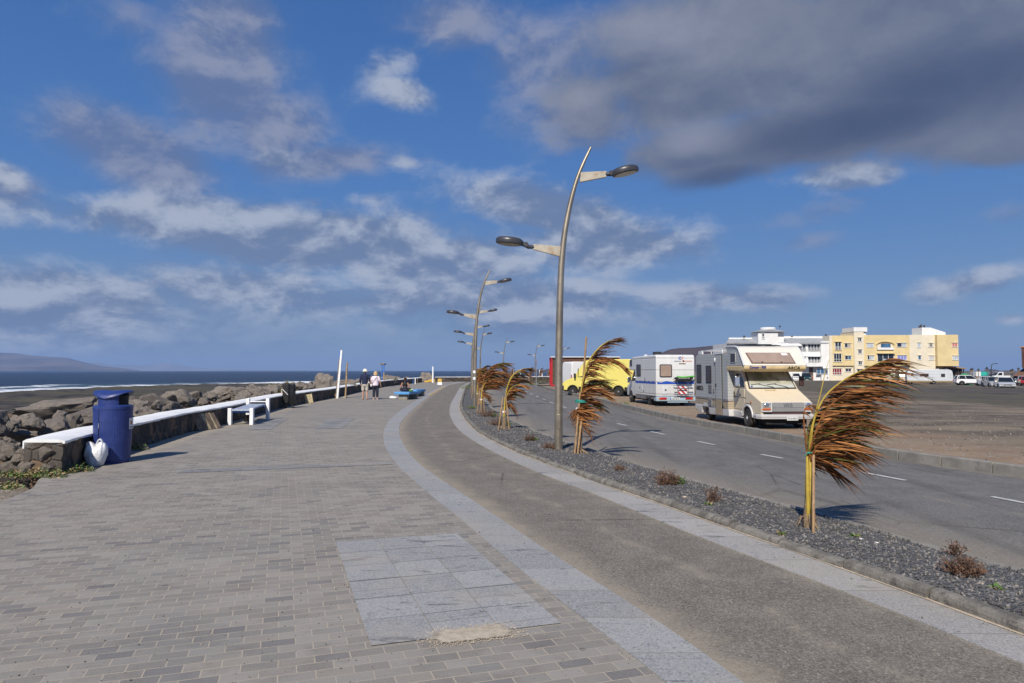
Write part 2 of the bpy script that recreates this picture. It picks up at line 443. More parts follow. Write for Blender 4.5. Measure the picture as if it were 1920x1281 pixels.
def m_tarmac(name, c0, c1, sand, width, sandc=(.30, .255, .195), edge=(.5, .6), wheel=0.0):
    m, k, b = newmat(name)
    uv = k.new('UVMap').outputs[0]; pos = k.new('NewGeometry').outputs['Position']
    s = k.new('SeparateXYZ', Vector=uv); u = s.outputs[0]
    big = k.noise(pos, .35, 6, .6); mid = k.noise(pos, 2.2, 7, .7); fin = k.noise(pos, 34, 6, .8); grit = k.voro(pos, 90)
    c = k.mix(k.smooth(mid, .3, .7), c0, c1)
    agg = k.n.new('ShaderNodeTexVoronoi'); k.l.new(pos, agg.inputs['Vector']); agg.inputs['Scale'].default_value = 105
    ag = k.new('SeparateColor', Color=agg.outputs['Color']).outputs
    c = k.mix(k.math('MULTIPLY', k.smooth(fin, .50, .70), .50), c, tuple(q * 1.75 for q in c1))
    c = k.mix(k.math('MULTIPLY', k.smooth(fin, .50, .30), .55), c, tuple(q * .40 for q in c0))
    c = k.mix(k.math('MULTIPLY', k.smooth(ag[0], .80, .92), .42), c, tuple(q * 2.0 for q in c1))
    c = k.mix(k.math('MULTIPLY', k.smooth(ag[1], .78, .90), .50), c, tuple(q * .35 for q in c0))
    stain = k.noise(pos, 1.3, 6, .7)
    c = k.mix(k.math('MULTIPLY', k.smooth(stain, .60, .70), .40), c, tuple(q * .55 for q in c0))
    crk = k.voro(k.mapping(pos, scale=(.35, .22, 1)), 1.0, 'DISTANCE_TO_EDGE')
    c = k.mix(k.math('MULTIPLY', k.smooth(k.math('ADD', crk, k.math('MULTIPLY', k.math('SUBTRACT', fin, .5), .02)), .010, .002), k.math('MULTIPLY', k.smooth(big, .48, .56), .55)), c, tuple(q * .30 for q in c0))
    # sand swept in along the edges and in a wandering line down the middle
    un = k.math('ADD', u, k.math('MULTIPLY', k.math('SUBTRACT', mid, .5), .9))
    e1 = k.smooth(un, edge[0], -.05)
    e2 = k.smooth(un, width - edge[1], width + .05)
    f = k.math('MULTIPLY', k.math('MAXIMUM', e1, k.math('MULTIPLY', e2, .6)), sand)
    um = k.math('ADD', u, k.math('MULTIPLY', k.math('SUBTRACT', k.noise(pos, .5, 4, .6), .5), 1.0))
    ln = k.smooth(k.math('ABSOLUTE', k.math('SUBTRACT', um, width * .45)), .12, .0)
    f = k.math('MAXIMUM', f, k.math('MULTIPLY', k.math('MULTIPLY', ln, k.smooth(mid, .42, .62)), .55 * sand))
    f = k.math('MAXIMUM', f, k.math('MULTIPLY', k.smooth(big, .55, .75), .30 * sand))
    f = k.math('MULTIPLY', f, k.math('ADD', .55, k.math('MULTIPLY', k.smooth(fin, .35, .6), .45)))
    c = k.mix(f, c, sandc)
    if wheel:
        dark = k.noise(k.mapping(pos, scale=(1.6, .10, 1)), 1.0, 5, .6)
        c = k.mix(k.math('MULTIPLY', k.smooth(dark, .5, .68), wheel), c, tuple(q * .55 for q in c0))
    k.put(b, 'Base Color', c); b.inputs['Roughness'].default_value = .85; b.inputs['Specular IOR Level'].default_value = .3
    h = k.math('ADD', k.math('MULTIPLY', fin, .6), k.math('MULTIPLY', grit, .5))
    k.put(b, 'Normal', k.bump(h, .40, .012))
    return m
M_PAVE, M_GRAN = m_paving(), m_granite()
M_GRAN2 = m_granite('pale granite band', .9, (1.12, 1.08, 1.03))
M_BIKE = m_tarmac('cycle path tarmac', (.140, .124, .104), (.200, .178, .150), 1.0, 2.0, edge=(.35, .5))
M_ROAD = m_tarmac('road tarmac', (.118, .113, .107), (.168, .160, .150), 1.0, 7.0, sandc=(.255, .22, .175), edge=(2.2, .45), wheel=.4)
M_CONC = mat('weathered concrete', (.245, .228, .200), .85, var=.25, vs=4, col2=(.14, .13, .115), c2s=9, c2a=.52, c2b=.72, bump=.35, bs=60, spec=.3)
M_SANDP = mat('sand and cement', (.46, .38, .29), .9, var=.18, vs=9, col2=(.52, .45, .36), c2s=14, bump=.3, bs=70, spec=.2)

ys = ysamp(-6, 104, 190)
promenade = struct(strip('promenade', lambda y: WALLX(y) - .25 if y > 10.9 else np.interp(y, [-7, 7, 8.7, 10.0, 10.9], [-6.0, -6.35, -6.55, -6.95, float(WALLX(10.9)) - .25]), lambda y: G1L(y) + .15, ys, 0.0, M_PAVE, 3), 'grey brick paved seafront promenade beside the white capped wall', 'pavement')
struct(strip('granite_band', G1L, G1R, ys, .010, M_GRAN, 3, .02), 'curving grey granite band between brick paving and cycle path', 'paving band')
struct(strip('cycle_path', G1R, G2L, ys, .003, M_BIKE, 4), 'curving brown tarmac cycle path between two granite bands', 'path')
struct(strip('granite_band', G2L, G2R, ys, .012, M_GRAN2, 3, .02), 'pale granite band beside the gravel bed kerb', 'paving band')

# --- road: two matched edges that bend to the right at the far end
def smoothpts(pts, n, w=7):
    pts = [np.array(p[:2]) for p in pts]
    d = [0]
    for a, b_ in zip(pts, pts[1:]): d.append(d[-1] + float(np.linalg.norm(b_ - a)))
    t = np.linspace(0, 1, n)
    d = np.array(d)
    # sample densely near the camera
    s = d[-1] * ((np.exp(3.0 * t) - 1) / (math.exp(3.0) - 1))
    x = np.interp(s, d, [p[0] for p in pts]); y = np.interp(s, d, [p[1] for p in pts])
    ker = np.hanning(w + 2)[1:-1]; ker /= ker.sum()
    def sm(v):
        q = np.convolve(np.pad(v, w // 2, mode='reflect', reflect_type='odd'), ker, 'valid'); return q
    return np.stack([sm(x), sm(y)], 1)
RL_px = [(1920, 1081), (1795, 1046), (1703, 1020), (1620, 995), (1537, 970), (1478, 954), (1412, 937), (1307, 908), (1178, 870), (1096, 843), (1027, 820), (984, 803), (945, 784), (920, 766), (906, 750), (899, 738)]
RLw = [P(x, y, -.02) for x, y in RL_px]
RLw = [Vector((RLw[0].x + 5.6, -6.0, 0)), Vector((RLw[0].x + 1.9, 1.0, 0))] + RLw + [Vector((-2.6, 70, 0)), Vector((-2.3, 82, 0)), Vector((-1.0, 92, 0)), Vector((1.5, 100, 0)), Vector((6, 107, 0)), Vector((14, 112, 0)), Vector((40, 119, 0))]
RK_px = [(1920, 896), (1790, 877), (1699, 865), (1621, 852), (1515, 836), (1440, 822), (1388, 812), (1327, 802), (1264, 789), (1217, 778), (1171, 766), (1124, 754), (1077, 743), (1030, 732), (1012, 726)]
RKw = [P(x, y, Z_ROAD) for x, y in RK_px]
e = RKw[0] - RKw[2]
RKw = [RKw[0] + e * 3.2 + Vector((3.5, 0, 0)), RKw[0] + e * 1.2 + Vector((.6, 0, 0))] + RKw + [Vector((3.0, 86, 0)), Vector((3.4, 92, 0)), Vector((5.2, 98, 0)), Vector((9, 102, 0)), Vector((16, 105.5, 0)), Vector((40, 112, 0))]
NR = 240
RL = smoothpts(RLw, NR, 9); RK = smoothpts(RKw, NR, 9)
def match(a, b):
    "for every point of a the nearest point of polyline b, kept in order"
    out = []; last = 0.0
    for p in a:
        best = None
        for i in range(len(b) - 1):
            d = b[i + 1] - b[i]; t = np.clip(np.dot(p - b[i], d) / max(1e-9, np.dot(d, d)), 0, 1)
            q = b[i] + d * t; dd = np.linalg.norm(p - q)
            if (best is None or dd < best[0]) and i + t >= last - 1e-6: best = (dd, i + t, q)
        last = best[1]; out.append(best[2])
    return np.array(out)
RLm = match(RK, RL)
mb = MB(); mb.uv = []; al = 0; prev = None; NX = 6
for i in range(NR):
    a, b_ = RLm[i], RK[i]
    if prev is not None: al += float(np.linalg.norm(b_ - prev))
    prev = b_; w_ = float(np.linalg.norm(b_ - a))
    for j in range(NX):
        t = j / (NX - 1); q = a + (b_ - a) * t
        mb.v.append((q[0], q[1], Z_ROAD + .03 * math.sin(PI * t))); mb.uv.append((w_ * t * 7.0 / max(w_, .1), al))
for i in range(NR - 1):
    for j in range(NX - 1):
        mb.f.append((i * NX + j, i * NX + j + 1, (i + 1) * NX + j + 1, (i + 1) * NX + j))
mb.mi = [0] * len(mb.f)
struct(mb.build('road', M_ROAD, recalc=False), 'dark tarmac two lane road bending right along the seafront', 'road')

# centre line dashes
M_PAINT = mat('road paint', (.50, .50, .48), .7, var=.12, vs=12, col2=(.30, .30, .29), c2s=30, c2a=.50, c2b=.68, spec=.3)
mb = MB()
dash = [((1860, 932), (1960, 951)), ((1621, 887), (1699, 901.5)), ((1427, 852.5), (1468, 860)), ((1308, 828), (1340, 834.5)), ((1220, 809.5), (1246, 815)), ((1158, 794.5), (1175, 798.5)), ((1110, 782), (1124, 785.5)),
        ((1079, 773), (1090, 776)), ((1053, 762.5), (1062, 765)), ((1030, 754), (1038, 756.5)), ((1017, 748), (1023, 749.8)), ((1005, 743), (1010, 745)), ((994, 738), (999, 740)), ((985, 734), (989, 735.5)), ((977, 730.5), (980, 731.8)), ((968, 727), (971, 728))]
for a, b_ in dash:
    p, q = P(*a, Z_ROAD + .03), P(*b_, Z_ROAD + .03)
    d = (q - p).normalized(); n = Vector((-d.y, d.x, 0)) * .05
    mb.add([p + n, p - n, q - n, q + n], [(0, 1, 2, 3)])
for i in range(len(mb.v)): mb.v[i] = (mb.v[i][0], mb.v[i][1], Z_ROAD + .037)
struct(mb.build('lane_marking', M_PAINT), 'broken white centre line painted on the road', 'road marking')

# --- the planting bed between cycle path and road
KW = .16
M_GRAV = None
def m_gravelbed():
    m, k, b = newmat('lava gravel bed')
    pos = k.new('NewGeometry').outputs['Position']
    v = k.voro(pos, 38, 'F1', 'Color'); d = k.voro(pos, 38, 'F1', 0)
    n = k.noise(pos, 1.3, 6, .65)
    s = k.new('SeparateColor', Color=v)
    c = k.mix(s.outputs[0], (.045, .046, .050), (.135, .132, .132))
    c = k.mix(k.math('MULTIPLY', k.smooth(s.outputs[1], .86, .96), .7), c, (.30, .27, .23))
    c = k.mix(k.math('MULTIPLY', k.smooth(n, .54, .74), .45), c, (.19, .155, .12))
    k.put(b, 'Base Color', c); b.inputs['Roughness'].default_value = .9
    k.put(b, 'Normal', k.bump(k.math('SUBTRACT', 1.0, d), .9, .03))
    return m
M_GRAV = m_gravelbed()
def roadleft(y): return np.interp(y, RL[:, 1], RL[:, 0])
ysb = ysamp(-5.5, 92, 170)
mb = MB(); NX = 9
rng = random.Random(4)
for y in ysb:
    a, b_ = float(G2R(y)) + KW, float(roadleft(y))
    if b_ < a + .05: b_ = a + .05
    for j in range(NX):
        t = j / (NX - 1); x = a + (b_ - a) * t
        z = .02 + .035 * math.sin(PI * t) + .025 * mnoise.noise(Vector((x * 1.7, y * 1.7, 0)))
        mb.v.append((x, y, z if 0 < j < NX - 1 else .0))
for i in range(len(ysb) - 1):
    for j in range(NX - 1):
        mb.f.append((i * NX + j, i * NX + j + 1, (i + 1) * NX + j + 1, (i + 1) * NX + j))
mb.mi = [0] * len(mb.f)
struct(mb.build('gravel_bed', M_GRAV, recalc=False), 'narrow bed of dark lava gravel between cycle path and road', 'planting bed')

# kerb stones: path side (rounded blocks) and the low concrete lip on the road side
def kerbline(name, pts, prof, step, gap, m, seed, jitter=.006, nsub=1):
    "blocks laid end to end along pts; prof is (across, height)"
    rng = random.Random(seed); mb = MB()
    pts = [Vector((p[0], p[1], 0)) for p in pts]
    d = [0.0]
    for a, b_ in zip(pts, pts[1:]): d.append(d[-1] + (b_ - a).length)
    xs = [p.x for p in pts]; yy = [p.y for p in pts]
    at = lambda s: Vector((float(np.interp(s, d, xs)), float(np.interp(s, d, yy)), 0))
    s = 0.0
    while s < d[-1] - step:
        L = step * (1 + rng.uniform(-.03, .03))
        dz = rng.uniform(-jitter, jitter); do = rng.uniform(-jitter, jitter)
        rs = []
        for i in range(nsub + 1):
            u = s + gap / 2 + (L - gap) * i / nsub
            p = at(u); t = (at(u + .05) - at(u - .05)).normalized() if 0 < u < d[-1] else (pts[1] - pts[0]).normalized()
            n = Vector((t.y, -t.x, 0))
            rs.append([p + n * (a + do) + Vector((0, 0, h + dz)) for a, h in prof])
        mb.rings(rs, True, True)
        s += L
        step *= 1.0
    return mb.build(name, m, bevel=0)
M_KERB1 = mat('old kerb concrete', (.200, .185, .160), .9, var=.35, vs=5, col2=(.11, .10, .09), c2s=11, c2a=.48, c2b=.66, bump=.6, bs=45, spec=.25)
sandf = lambda y: float(G2R(y)) - .028 - .030 * mnoise.noise(Vector((float(y) * 1.3, 2, 0))) - .015 * mnoise.noise(Vector((float(y) * 6, 4, 0)))
struct(strip('sand_drift', sandf, lambda y: float(G2R(y)) + .02, ysamp(2, 60, 300), .0165, M_SANDP, 2), 'thin drift of orange sand along the foot of the gravel bed kerb', 'sand')
yk = ysamp(-5, 96, 260)
kp = [(float(G2R(y)), y) for y in yk]
struct(kerbline('kerb', kp, [(0, -.06), (0.0, .035), (.010, .062), (.04, .078), (.10, .078), (.13, .066), (.145, .035), (.16, -.06)], .80, .026, M_KERB1, 5, .014, 4), 'rounded concrete kerb stones edging the gravel bed beside the path', 'kerb')
rl = [(p[0], p[1]) for p in RL if p[1] < 94]
struct(kerbline('kerb_strip', rl, [(-.02, -.2), (-.02, .012), (.10, .012), (.115, -.01), (.115, -.2)], 1.2, .008, M_CONC, 6, .003, 3), 'low concrete edging strip between gravel bed and road', 'kerb')
M_KERB2 = mat('pale concrete kerb', (.225, .212, .190), .85, var=.2, vs=3, col2=(.17, .16, .145), c2s=6, c2a=.5, c2b=.75, bump=.3, bs=70, spec=.3)
struct(kerbline('kerb', [tuple(p) for p in RK], [(0, -.3), (.012, .03), (.03, .05), (.14, .05), (.155, .035), (.155, -.3)], .99, .034, M_KERB2, 7, .004, 2), 'tall pale concrete kerb between the road and the dirt car park', 'kerb')
mb = MB(); n = len(RK)
for i, p in enumerate(RK):
    t = RK[min(i + 1, n - 1)] - RK[max(i - 1, 0)]; t = t / np.linalg.norm(t); nn = np.array([t[1], -t[0]])
    for a in (.035, .120):
        q = p + nn * a; mb.v.append((q[0], q[1], .034))
nv_ = len(mb.v); mb.v += [(x, y, -.25) for x, y, z in mb.v[0::2]]
for i in range(n - 1): mb.f.append((2 * i, 2 * i + 1, 2 * i + 3, 2 * i + 2)); mb.f.append((nv_ + i, 2 * i, 2 * i + 2, nv_ + i + 1))
mb.mi = [0] * len(mb.f)
struct(mb.build('kerb_mortar', M_SANDP, recalc=False), 'sandy mortar in the joints of the far kerb', 'mortar')

# --- the dirt car park: fans out from the kerb to the horizon
def lotz(x, y):
    t = min(1.0, max(0.0, (x - 13.0) / 34.0)); t = t * t * (3 - 2 * t)
    return Z_LOT - .46 * t
def G(px, py):
    "ground of the car park seen at a pixel"
    z = Z_LOT
    for _ in range(12):
        p = P(px, py, z); z = lotz(p.x, p.y)
    return Vector((p.x, p.y, z))
def m_lot():
    m, k, b = newmat('car park dirt')
    pos = k.new('NewGeometry').outputs['Position']
    at = k.new('Attribute', attribute_name='kerbdist').outputs['Fac']
    sx = k.mapping(pos, rot=(0, 0, R(8)), scale=(.10, .42, 1))
    big = k.noise(sx, 1.0, 7, .62); mid = k.noise(k.mapping(pos, scale=(.6, .9, 1)), 1.0, 10, .74); fin = k.noise(pos, 14, 7, .8); st = k.voro(pos, 14, 'F1', 'Color')
    c = k.mix(k.smooth(mid, .3, .7), (.070, .060, .050), (.185, .152, .118))
    dd = k.math('ADD', at, k.math('MULTIPLY', k.math('SUBTRACT', big, .5), 9.0))
    near = k.smooth(dd, 7.2, 2.6)
    c = k.mix(k.math('MULTIPLY', near, .95), c, k.mix(k.smooth(mid, .3, .7), (.235, .160, .105), (.32, .235, .165)))
    pat = k.math('MULTIPLY', k.smooth(big, .48, .60), k.smooth(at, 90, 25))
    c = k.mix(k.math('MULTIPLY', pat, .70), c, (.27, .215, .155))
    c = k.mix(k.math('MULTIPLY', k.smooth(fin, .55, .75), .42), c, (.30, .26, .21))
    c = k.mix(k.math('MULTIPLY', k.smooth(fin, .48, .28), .45), c, (.035, .032, .030))
    s = k.new('SeparateColor', Color=st)
    c = k.mix(k.math('MULTIPLY', k.smooth(s.outputs[0], .965, .985), .8), c, (.36, .33, .30))
    k.put(b, 'Base Color', c); b.inputs['Roughness'].default_value = .95; b.inputs['Specular IOR Level'].default_value = .2
    k.put(b, 'Normal', k.bump(k.math('ADD', fin, mid), .6, .05))
    return m
mb = MB(); dist = []; NX = 30
for i, p in enumerate(RK):
    t = RK[min(i + 1, n - 1)] - RK[max(i - 1, 0)]; t = t / np.linalg.norm(t); nn = np.array([t[1], -t[0]])
    a = p + nn * .15
    f = i / (n - 1)
    ang = R(-40 + 105 * f ** 1.3)
    far = np.array([math.cos(ang), math.sin(ang)]) * 3500 + np.array([0, 40.0])
    for j in range(NX):
        s_ = (j / (NX - 1)) ** 4.2
        q = a + (far - a) * s_
        d = float(np.linalg.norm(q - a))
        z = lotz(q[0], q[1]) + (.025 * mnoise.noise(Vector((q[0] * .5, q[1] * .5, 3))) if .3 < d < 60 else 0)
        mb.v.append((q[0], q[1], z)); dist.append(d)
for a_, ang in (((40, 120), R(74)), ((14, 117.0), R(85.0)), ((13, 117.5), R(86.0))):   # land goes on behind the far wall, to the right of the sea
    a = np.array(a_, float); far = a + np.array([math.cos(ang), math.sin(ang)]) * 4200
    for j in range(NX):
        q = a + (far - a) * (j / (NX - 1)) ** 4.2
        mb.v.append((q[0], q[1], lotz(q[0], q[1]) - .1)); dist.append(60)
for i in range(n + 2):
    for j in range(NX - 1):
        mb.f.append((i * NX + j, i * NX + j + 1, (i + 1) * NX + j + 1, (i + 1) * NX + j))
mb.mi = [0] * len(mb.f)
lot = mb.build('dirt_ground', m_lot(), recalc=False)
lot.data.attributes.new('kerbdist', 'FLOAT', 'POINT').data.foreach_set('value', np.array(dist, dtype=np.float32))
struct(lot, 'wide car park of dark volcanic dirt with brown earth by the kerb', 'ground')

# --- shore terrain, reef and sea
EDGE = [(-104, 60), (-108, 120), (-110, 147), (-113, 168), (-114, 190), (-112, 218), (-104, 235), (-88, 245), (-67, 258), (-30, 262), (20, 258), (90, 262), (200, 300)]
def edgex(y): return np.interp(y, [p[1] for p in EDGE[:9]], [p[0] for p in EDGE[:9]])
def shoresd(x, y):
    "signed distance to the waterline, positive on land (vectorised)"
    x = np.asarray(x, float); y = np.asarray(y, float)
    best = np.full(x.shape, 1e9)
    pts = [(-104, -400)] + EDGE
    for (x0, y0), (x1, y1) in zip(pts, pts[1:]):
        dx_, dy_ = x1 - x0, y1 - y0
        t = np.clip(((x - x0) * dx_ + (y - y0) * dy_) / (dx_ * dx_ + dy_ * dy_), 0, 1)
        best = np.minimum(best, np.hypot(x - x0 - t * dx_, y - y0 - t * dy_))
    xe = np.interp(y, [p[1] for p in pts[:10]], [p[0] for p in pts[:10]])
    ye = np.interp(x, [p[0] for p in EDGE[8:]], [p[1] for p in EDGE[8:]])
    land = (x > xe) & (y < np.where(x > -67, ye, 258))
    return np.where(land, best, -best)
FW0, FW1 = P(800, 716.4, 0), Vector((60, 134, 0))
def farwall_y(x): return 103.5 + (x + 12.5) * .42
def bankd(x, y):
    "distance behind the sea wall (either arm)"
    return np.maximum(WALLX(np.maximum(y, 10.8)) - .5 - x - np.maximum(0, y - 104) * 0, y - farwall_y(x) - .5)
def bankz(x, y):
    d = bankd(x, y)
    z = np.interp(d, [-1.5, -.3, 0, 1.5, 5, 10, 18, 40, 120], [-.35, -.35, -.12, -.35, -1.05, -1.75, -2.25, -2.55, -2.8])
    s = shoresd(x, y)
    z = np.where(s < 12, np.minimum(z, np.interp(s, [-40, -6, 0, 12], [-6, -3.4, -3.05, -2.6])), z)
    return z
xs = np.unique(np.concatenate([np.linspace(-320, -120, 30), np.linspace(-120, -30, 90), np.linspace(-30, -6, 90), np.linspace(-6, 60, 34)]))
yg = np.unique(np.concatenate([np.linspace(-12, 8, 14), np.linspace(8, 40, 90), np.linspace(40, 120, 110), np.linspace(120, 300, 90)]))
XX, YY = np.meshgrid(xs, yg)
ZZ = bankz(XX, YY)
DD = bankd(XX, YY)
for i in range(XX.shape[0]):
    for j in range(XX.shape[1]):
        if DD[i, j] > .2:
            p = Vector((XX[i, j], YY[i, j], 0))
            amp = min(1.0, DD[i, j] / 4)
            ZZ[i, j] += amp * (.22 * mnoise.fractal(p * .40, .8, 2.0, 6) + .20 * mnoise.noise(p * .13) + .25 * max(0, mnoise.noise(p * .06)))
        elif YY[i, j] < 10.8 and XX[i, j] < -5.9:
            p = Vector((XX[i, j], YY[i, j], 0))
            q = max(0.0, -6.3 - XX[i, j])
            ZZ[i, j] = -.035 - min(q * .10, .35) + .05 * mnoise.fractal(p * 1.2, 1.0, 2.0, 4) * min(1, q * 1.5)
mb = MB(); NXg = len(xs)
mb.v = [(float(a), float(b_), float(c_)) for a, b_, c_ in zip(XX.ravel(), YY.ravel(), ZZ.ravel())]
mb.f = [(i * NXg + j, i * NXg + j + 1, (i + 1) * NXg + j + 1, (i + 1) * NXg + j) for i in range(len(yg) - 1) for j in range(NXg - 1)]
mb.mi = [0] * len(mb.f)
def m_reef():
    m, k, b = newmat('lava reef')
    pos = k.new('NewGeometry').outputs['Position']
    z = k.new('SeparateXYZ', Vector=pos).outputs[2]; x = k.new('SeparateXYZ', Vector=pos).outputs[0]
    big = k.noise(k.mapping(pos, scale=(.05, .05, .05)), 1.0, 8, .7); mid = k.noise(k.mapping(pos, scale=(.22, .30, .5)), 1.0, 10, .78); fin = k.noise(pos, 9, 6, .7)
    c = k.mix(k.smooth(mid, .40, .60), (.010, .009, .008), (.088, .068, .046))
    c = k.mix(k.math('MULTIPLY', k.smooth(big, .42, .58), .85), c, (.085, .072, .030))
    c = k.mix(k.math('MULTIPLY', k.smooth(fin, .55, .75), .5), c, (.12, .098, .075))
    soil = k.mix(k.smooth(fin, .35, .65), (.26, .215, .165), (.44, .38, .31))
    c = k.mix(k.math('MULTIPLY', k.smooth(z, -.42, -.10), k.smooth(mid, .25, .5)), c, soil)
    k.put(b, 'Base Color', c); b.inputs['Roughness'].default_value = .75
    k.put(b, 'Normal', k.bump(k.math('ADD', k.math('MULTIPLY', mid, 2.0), fin), .9, .12))
    return m
struct(mb.build('shore_ground', m_reef(), smooth=180, recalc=False), 'dark brown lava reef and bank below the sea wall', 'ground')

SEA_Z = -3.0
def m_sea():
    m, k, b = newmat('sea water')
    pos = k.new('NewGeometry').outputs['Position']
    sd = k.new('Attribute', attribute_name='shore').outputs['Fac']
    y = k.new('SeparateXYZ', Vector=pos).outputs[1]
    w1 = k.noise(k.mapping(pos, scale=(.05, .13, .1)), 1.0, 7, .62, .3)
    w2 = k.noise(k.mapping(pos, scale=(.35, .8, .5)), 1.0, 6, .65)
    w3 = k.noise(k.mapping(pos, scale=(.006, .02, .1)), 1.0, 5, .6)
    c = k.mix(k.smooth(w3, .35, .65), (.0035, .013, .036), (.008, .024, .058))
    c = k.mix(k.math('MULTIPLY', k.smooth(w1, .45, .7), .6), c, (.002, .008, .022))
    sh = k.smooth(sd, 60, 8)
    c = k.mix(k.math('MULTIPLY', sh, .5), c, (.030, .085, .12))
    # surf: broken bands of foam near the reef edge, and scattered white caps
    band = k.math('ADD', sd, k.math('MULTIPLY', k.math('SUBTRACT', w1, .5), 34.0))
    f1 = k.math('MULTIPLY', k.smooth(band, 11, 4.0), k.smooth(w2, .30, .50))
    f2 = k.math('MULTIPLY', k.math('MULTIPLY', k.smooth(k.math('ABSOLUTE', k.math('SUBTRACT', band, 24.0)), 5.0, .5), k.smooth(w3, .47, .58)), k.smooth(w2, .36, .5))
    caps = k.math('MULTIPLY', k.smooth(w1, .70, .75), k.smooth(k.noise(k.mapping(pos, scale=(.05, .05, .1)), 1.0, 2, .5), .55, .65))
    foam = k.math('MAXIMUM', k.math('MAXIMUM', f1, f2), k.math('MULTIPLY', caps, .8), clamp=True)
    c = k.mix(foam, c, (.80, .83, .86))
    k.put(b, 'Base Color', c)
    k.put(b, 'Roughness', k.math('ADD', .30, k.math('MULTIPLY', foam, .5)))
    b.inputs['Specular IOR Level'].default_value = .10
    k.put(b, 'Normal', k.bump(k.math('ADD', k.math('MULTIPLY', w1, 2.0), w2), 1.0, .8))
    return m
xs2 = np.unique(np.concatenate([-np.geomspace(130, 12500, 60), np.linspace(-130, 60, 110), np.geomspace(60, 12500, 40)]))
ys2 = np.unique(np.concatenate([np.linspace(-300, 100, 14), np.linspace(100, 330, 150), np.geomspace(330, 12200, 70)]))
XX, YY = np.meshgrid(xs2, ys2)
SD = -shoresd(XX, YY)
ZW = np.full(XX.shape, SEA_Z)
for i in range(XX.shape[0]):
    for j in range(XX.shape[1]):
        s_ = SD[i, j]
        if -5 < s_ < 120 and -200 < XX[i, j] < 60:
            p = Vector((XX[i, j] * .03, YY[i, j] * .03, 1.0)); nz = mnoise.noise(p)
            u = s_ + nz * 10
            w_ = max(0, mnoise.noise(Vector((XX[i, j] * .02, YY[i, j] * .02, 7.0))) + .35)
            ZW[i, j] += w_ * (.75 * math.exp(-((u - 9) / 4.0) ** 2) + .8 * math.exp(-((u - 30) / 5.0) ** 2))
mb = MB(); NXg = len(xs2)
mb.v = [(float(a), float(b_), float(c_)) for a, b_, c_ in zip(XX.ravel(), YY.ravel(), ZW.ravel())]
mb.f = [(i * NXg + j, i * NXg + j + 1, (i + 1) * NXg + j + 1, (i + 1) * NXg + j) for i in range(len(ys2) - 1) for j in range(NXg - 1)]
mb.mi = [0] * len(mb.f)
sea = mb.build('sea', m_sea(), smooth=180, recalc=False)
sea.data.attributes.new('shore', 'FLOAT', 'POINT').data.foreach_set('value', SD.ravel().astype(np.float32))
struct(sea, 'dark blue sea with a line of white surf along the reef', 'sea')

# --- hills
def ridge(name, pts, Y, depth, m, label, seed, hump=.12, basez=-3.5):
    "a hill range: the skyline through pts (pixels), falling away in front and behind it"
    rng = random.Random(seed); mb = MB()
    xsn = np.linspace(pts[0][0], pts[-1][0], 90)
    sky_ = np.interp(xsn, [p[0] for p in pts], [p[1] for p in pts])
    rows = []
    prof = [(-1.0, 0.0), (-.75, .16), (-.5, .40), (-.25, .74), (0, 1.0), (.3, .7), (.7, .2), (1.0, 0)]
    for k_, (dy_, hh) in enumerate(prof):
        r_ = []
        for x, s_ in zip(xsn, sky_):
            top = PY(x, s_, Y); h = max(.0, top.z - basez)
            q = Vector((top.x * (1 + dy_ * depth / Y), Y + dy_ * depth, 0))
            nn = mnoise.fractal(Vector((q.x / depth * 3.0, q.y / depth * 2.2, seed)), 1.0, 2.0, 5)
            r_.append((q.x, q.y, basez + h * max(0, hh * (1 + (hump * nn if hh not in (0, 1) else 0)))))
        rows.append(r_)
    mb.rings(rows, caps=False, closed=False)
    return struct(mb.build(name, m, smooth=180), label, 'hill')
def m_hill(name, a, b2, s):
    m, k, b = newmat(name)
    pos = k.new('NewGeometry').outputs['Position']
    n1 = k.noise(k.mapping(pos, scale=(s, s, s * 2.5)), 1.0, 8, .65)
    n2 = k.noise(k.mapping(pos, scale=(s * 3, s * 3, s * 8)), 1.0, 6, .65)
    c = k.mix(k.smooth(n1, .35, .65), a, b2)
    c = k.mix(k.math('MULTIPLY', k.smooth(n2, .5, .7), .4), c, tuple(q * .6 for q in a))
    k.put(b, 'Base Color', c); b.inputs['Roughness'].default_value = .95; b.inputs['Specular IOR Level'].default_value = .1
    k.put(b, 'Normal', k.bump(n2, .6, 8.0))
    return m
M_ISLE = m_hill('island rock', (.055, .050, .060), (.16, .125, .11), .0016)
M_HILL = m_hill('volcanic hill earth', (.060, .040, .036), (.105, .072, .060), .012)
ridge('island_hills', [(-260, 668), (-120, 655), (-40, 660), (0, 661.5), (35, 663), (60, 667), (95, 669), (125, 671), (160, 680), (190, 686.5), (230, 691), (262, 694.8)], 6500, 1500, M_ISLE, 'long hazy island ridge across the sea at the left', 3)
M_ISLE2 = m_hill('far island rock in haze colour', (.15, .15, .17), (.22, .21, .21), .0012)  # paler than the near ridge: distance haze is put into the rock colour
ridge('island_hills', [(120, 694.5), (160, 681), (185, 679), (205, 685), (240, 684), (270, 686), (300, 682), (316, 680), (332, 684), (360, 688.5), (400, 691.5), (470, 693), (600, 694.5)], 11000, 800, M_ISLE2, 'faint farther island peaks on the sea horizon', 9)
ridge('volcano_hill', [(1226, 700), (1240, 662), (1256, 655), (1272, 653), (1300, 652), (1330, 649), (1375, 646), (1420, 652), (1480, 668), (1540, 682), (1600, 692), (1680, 699)], 1500, 420, M_HILL, 'dark brown volcanic hill behind the white motorhome', 5, basez=-.6)
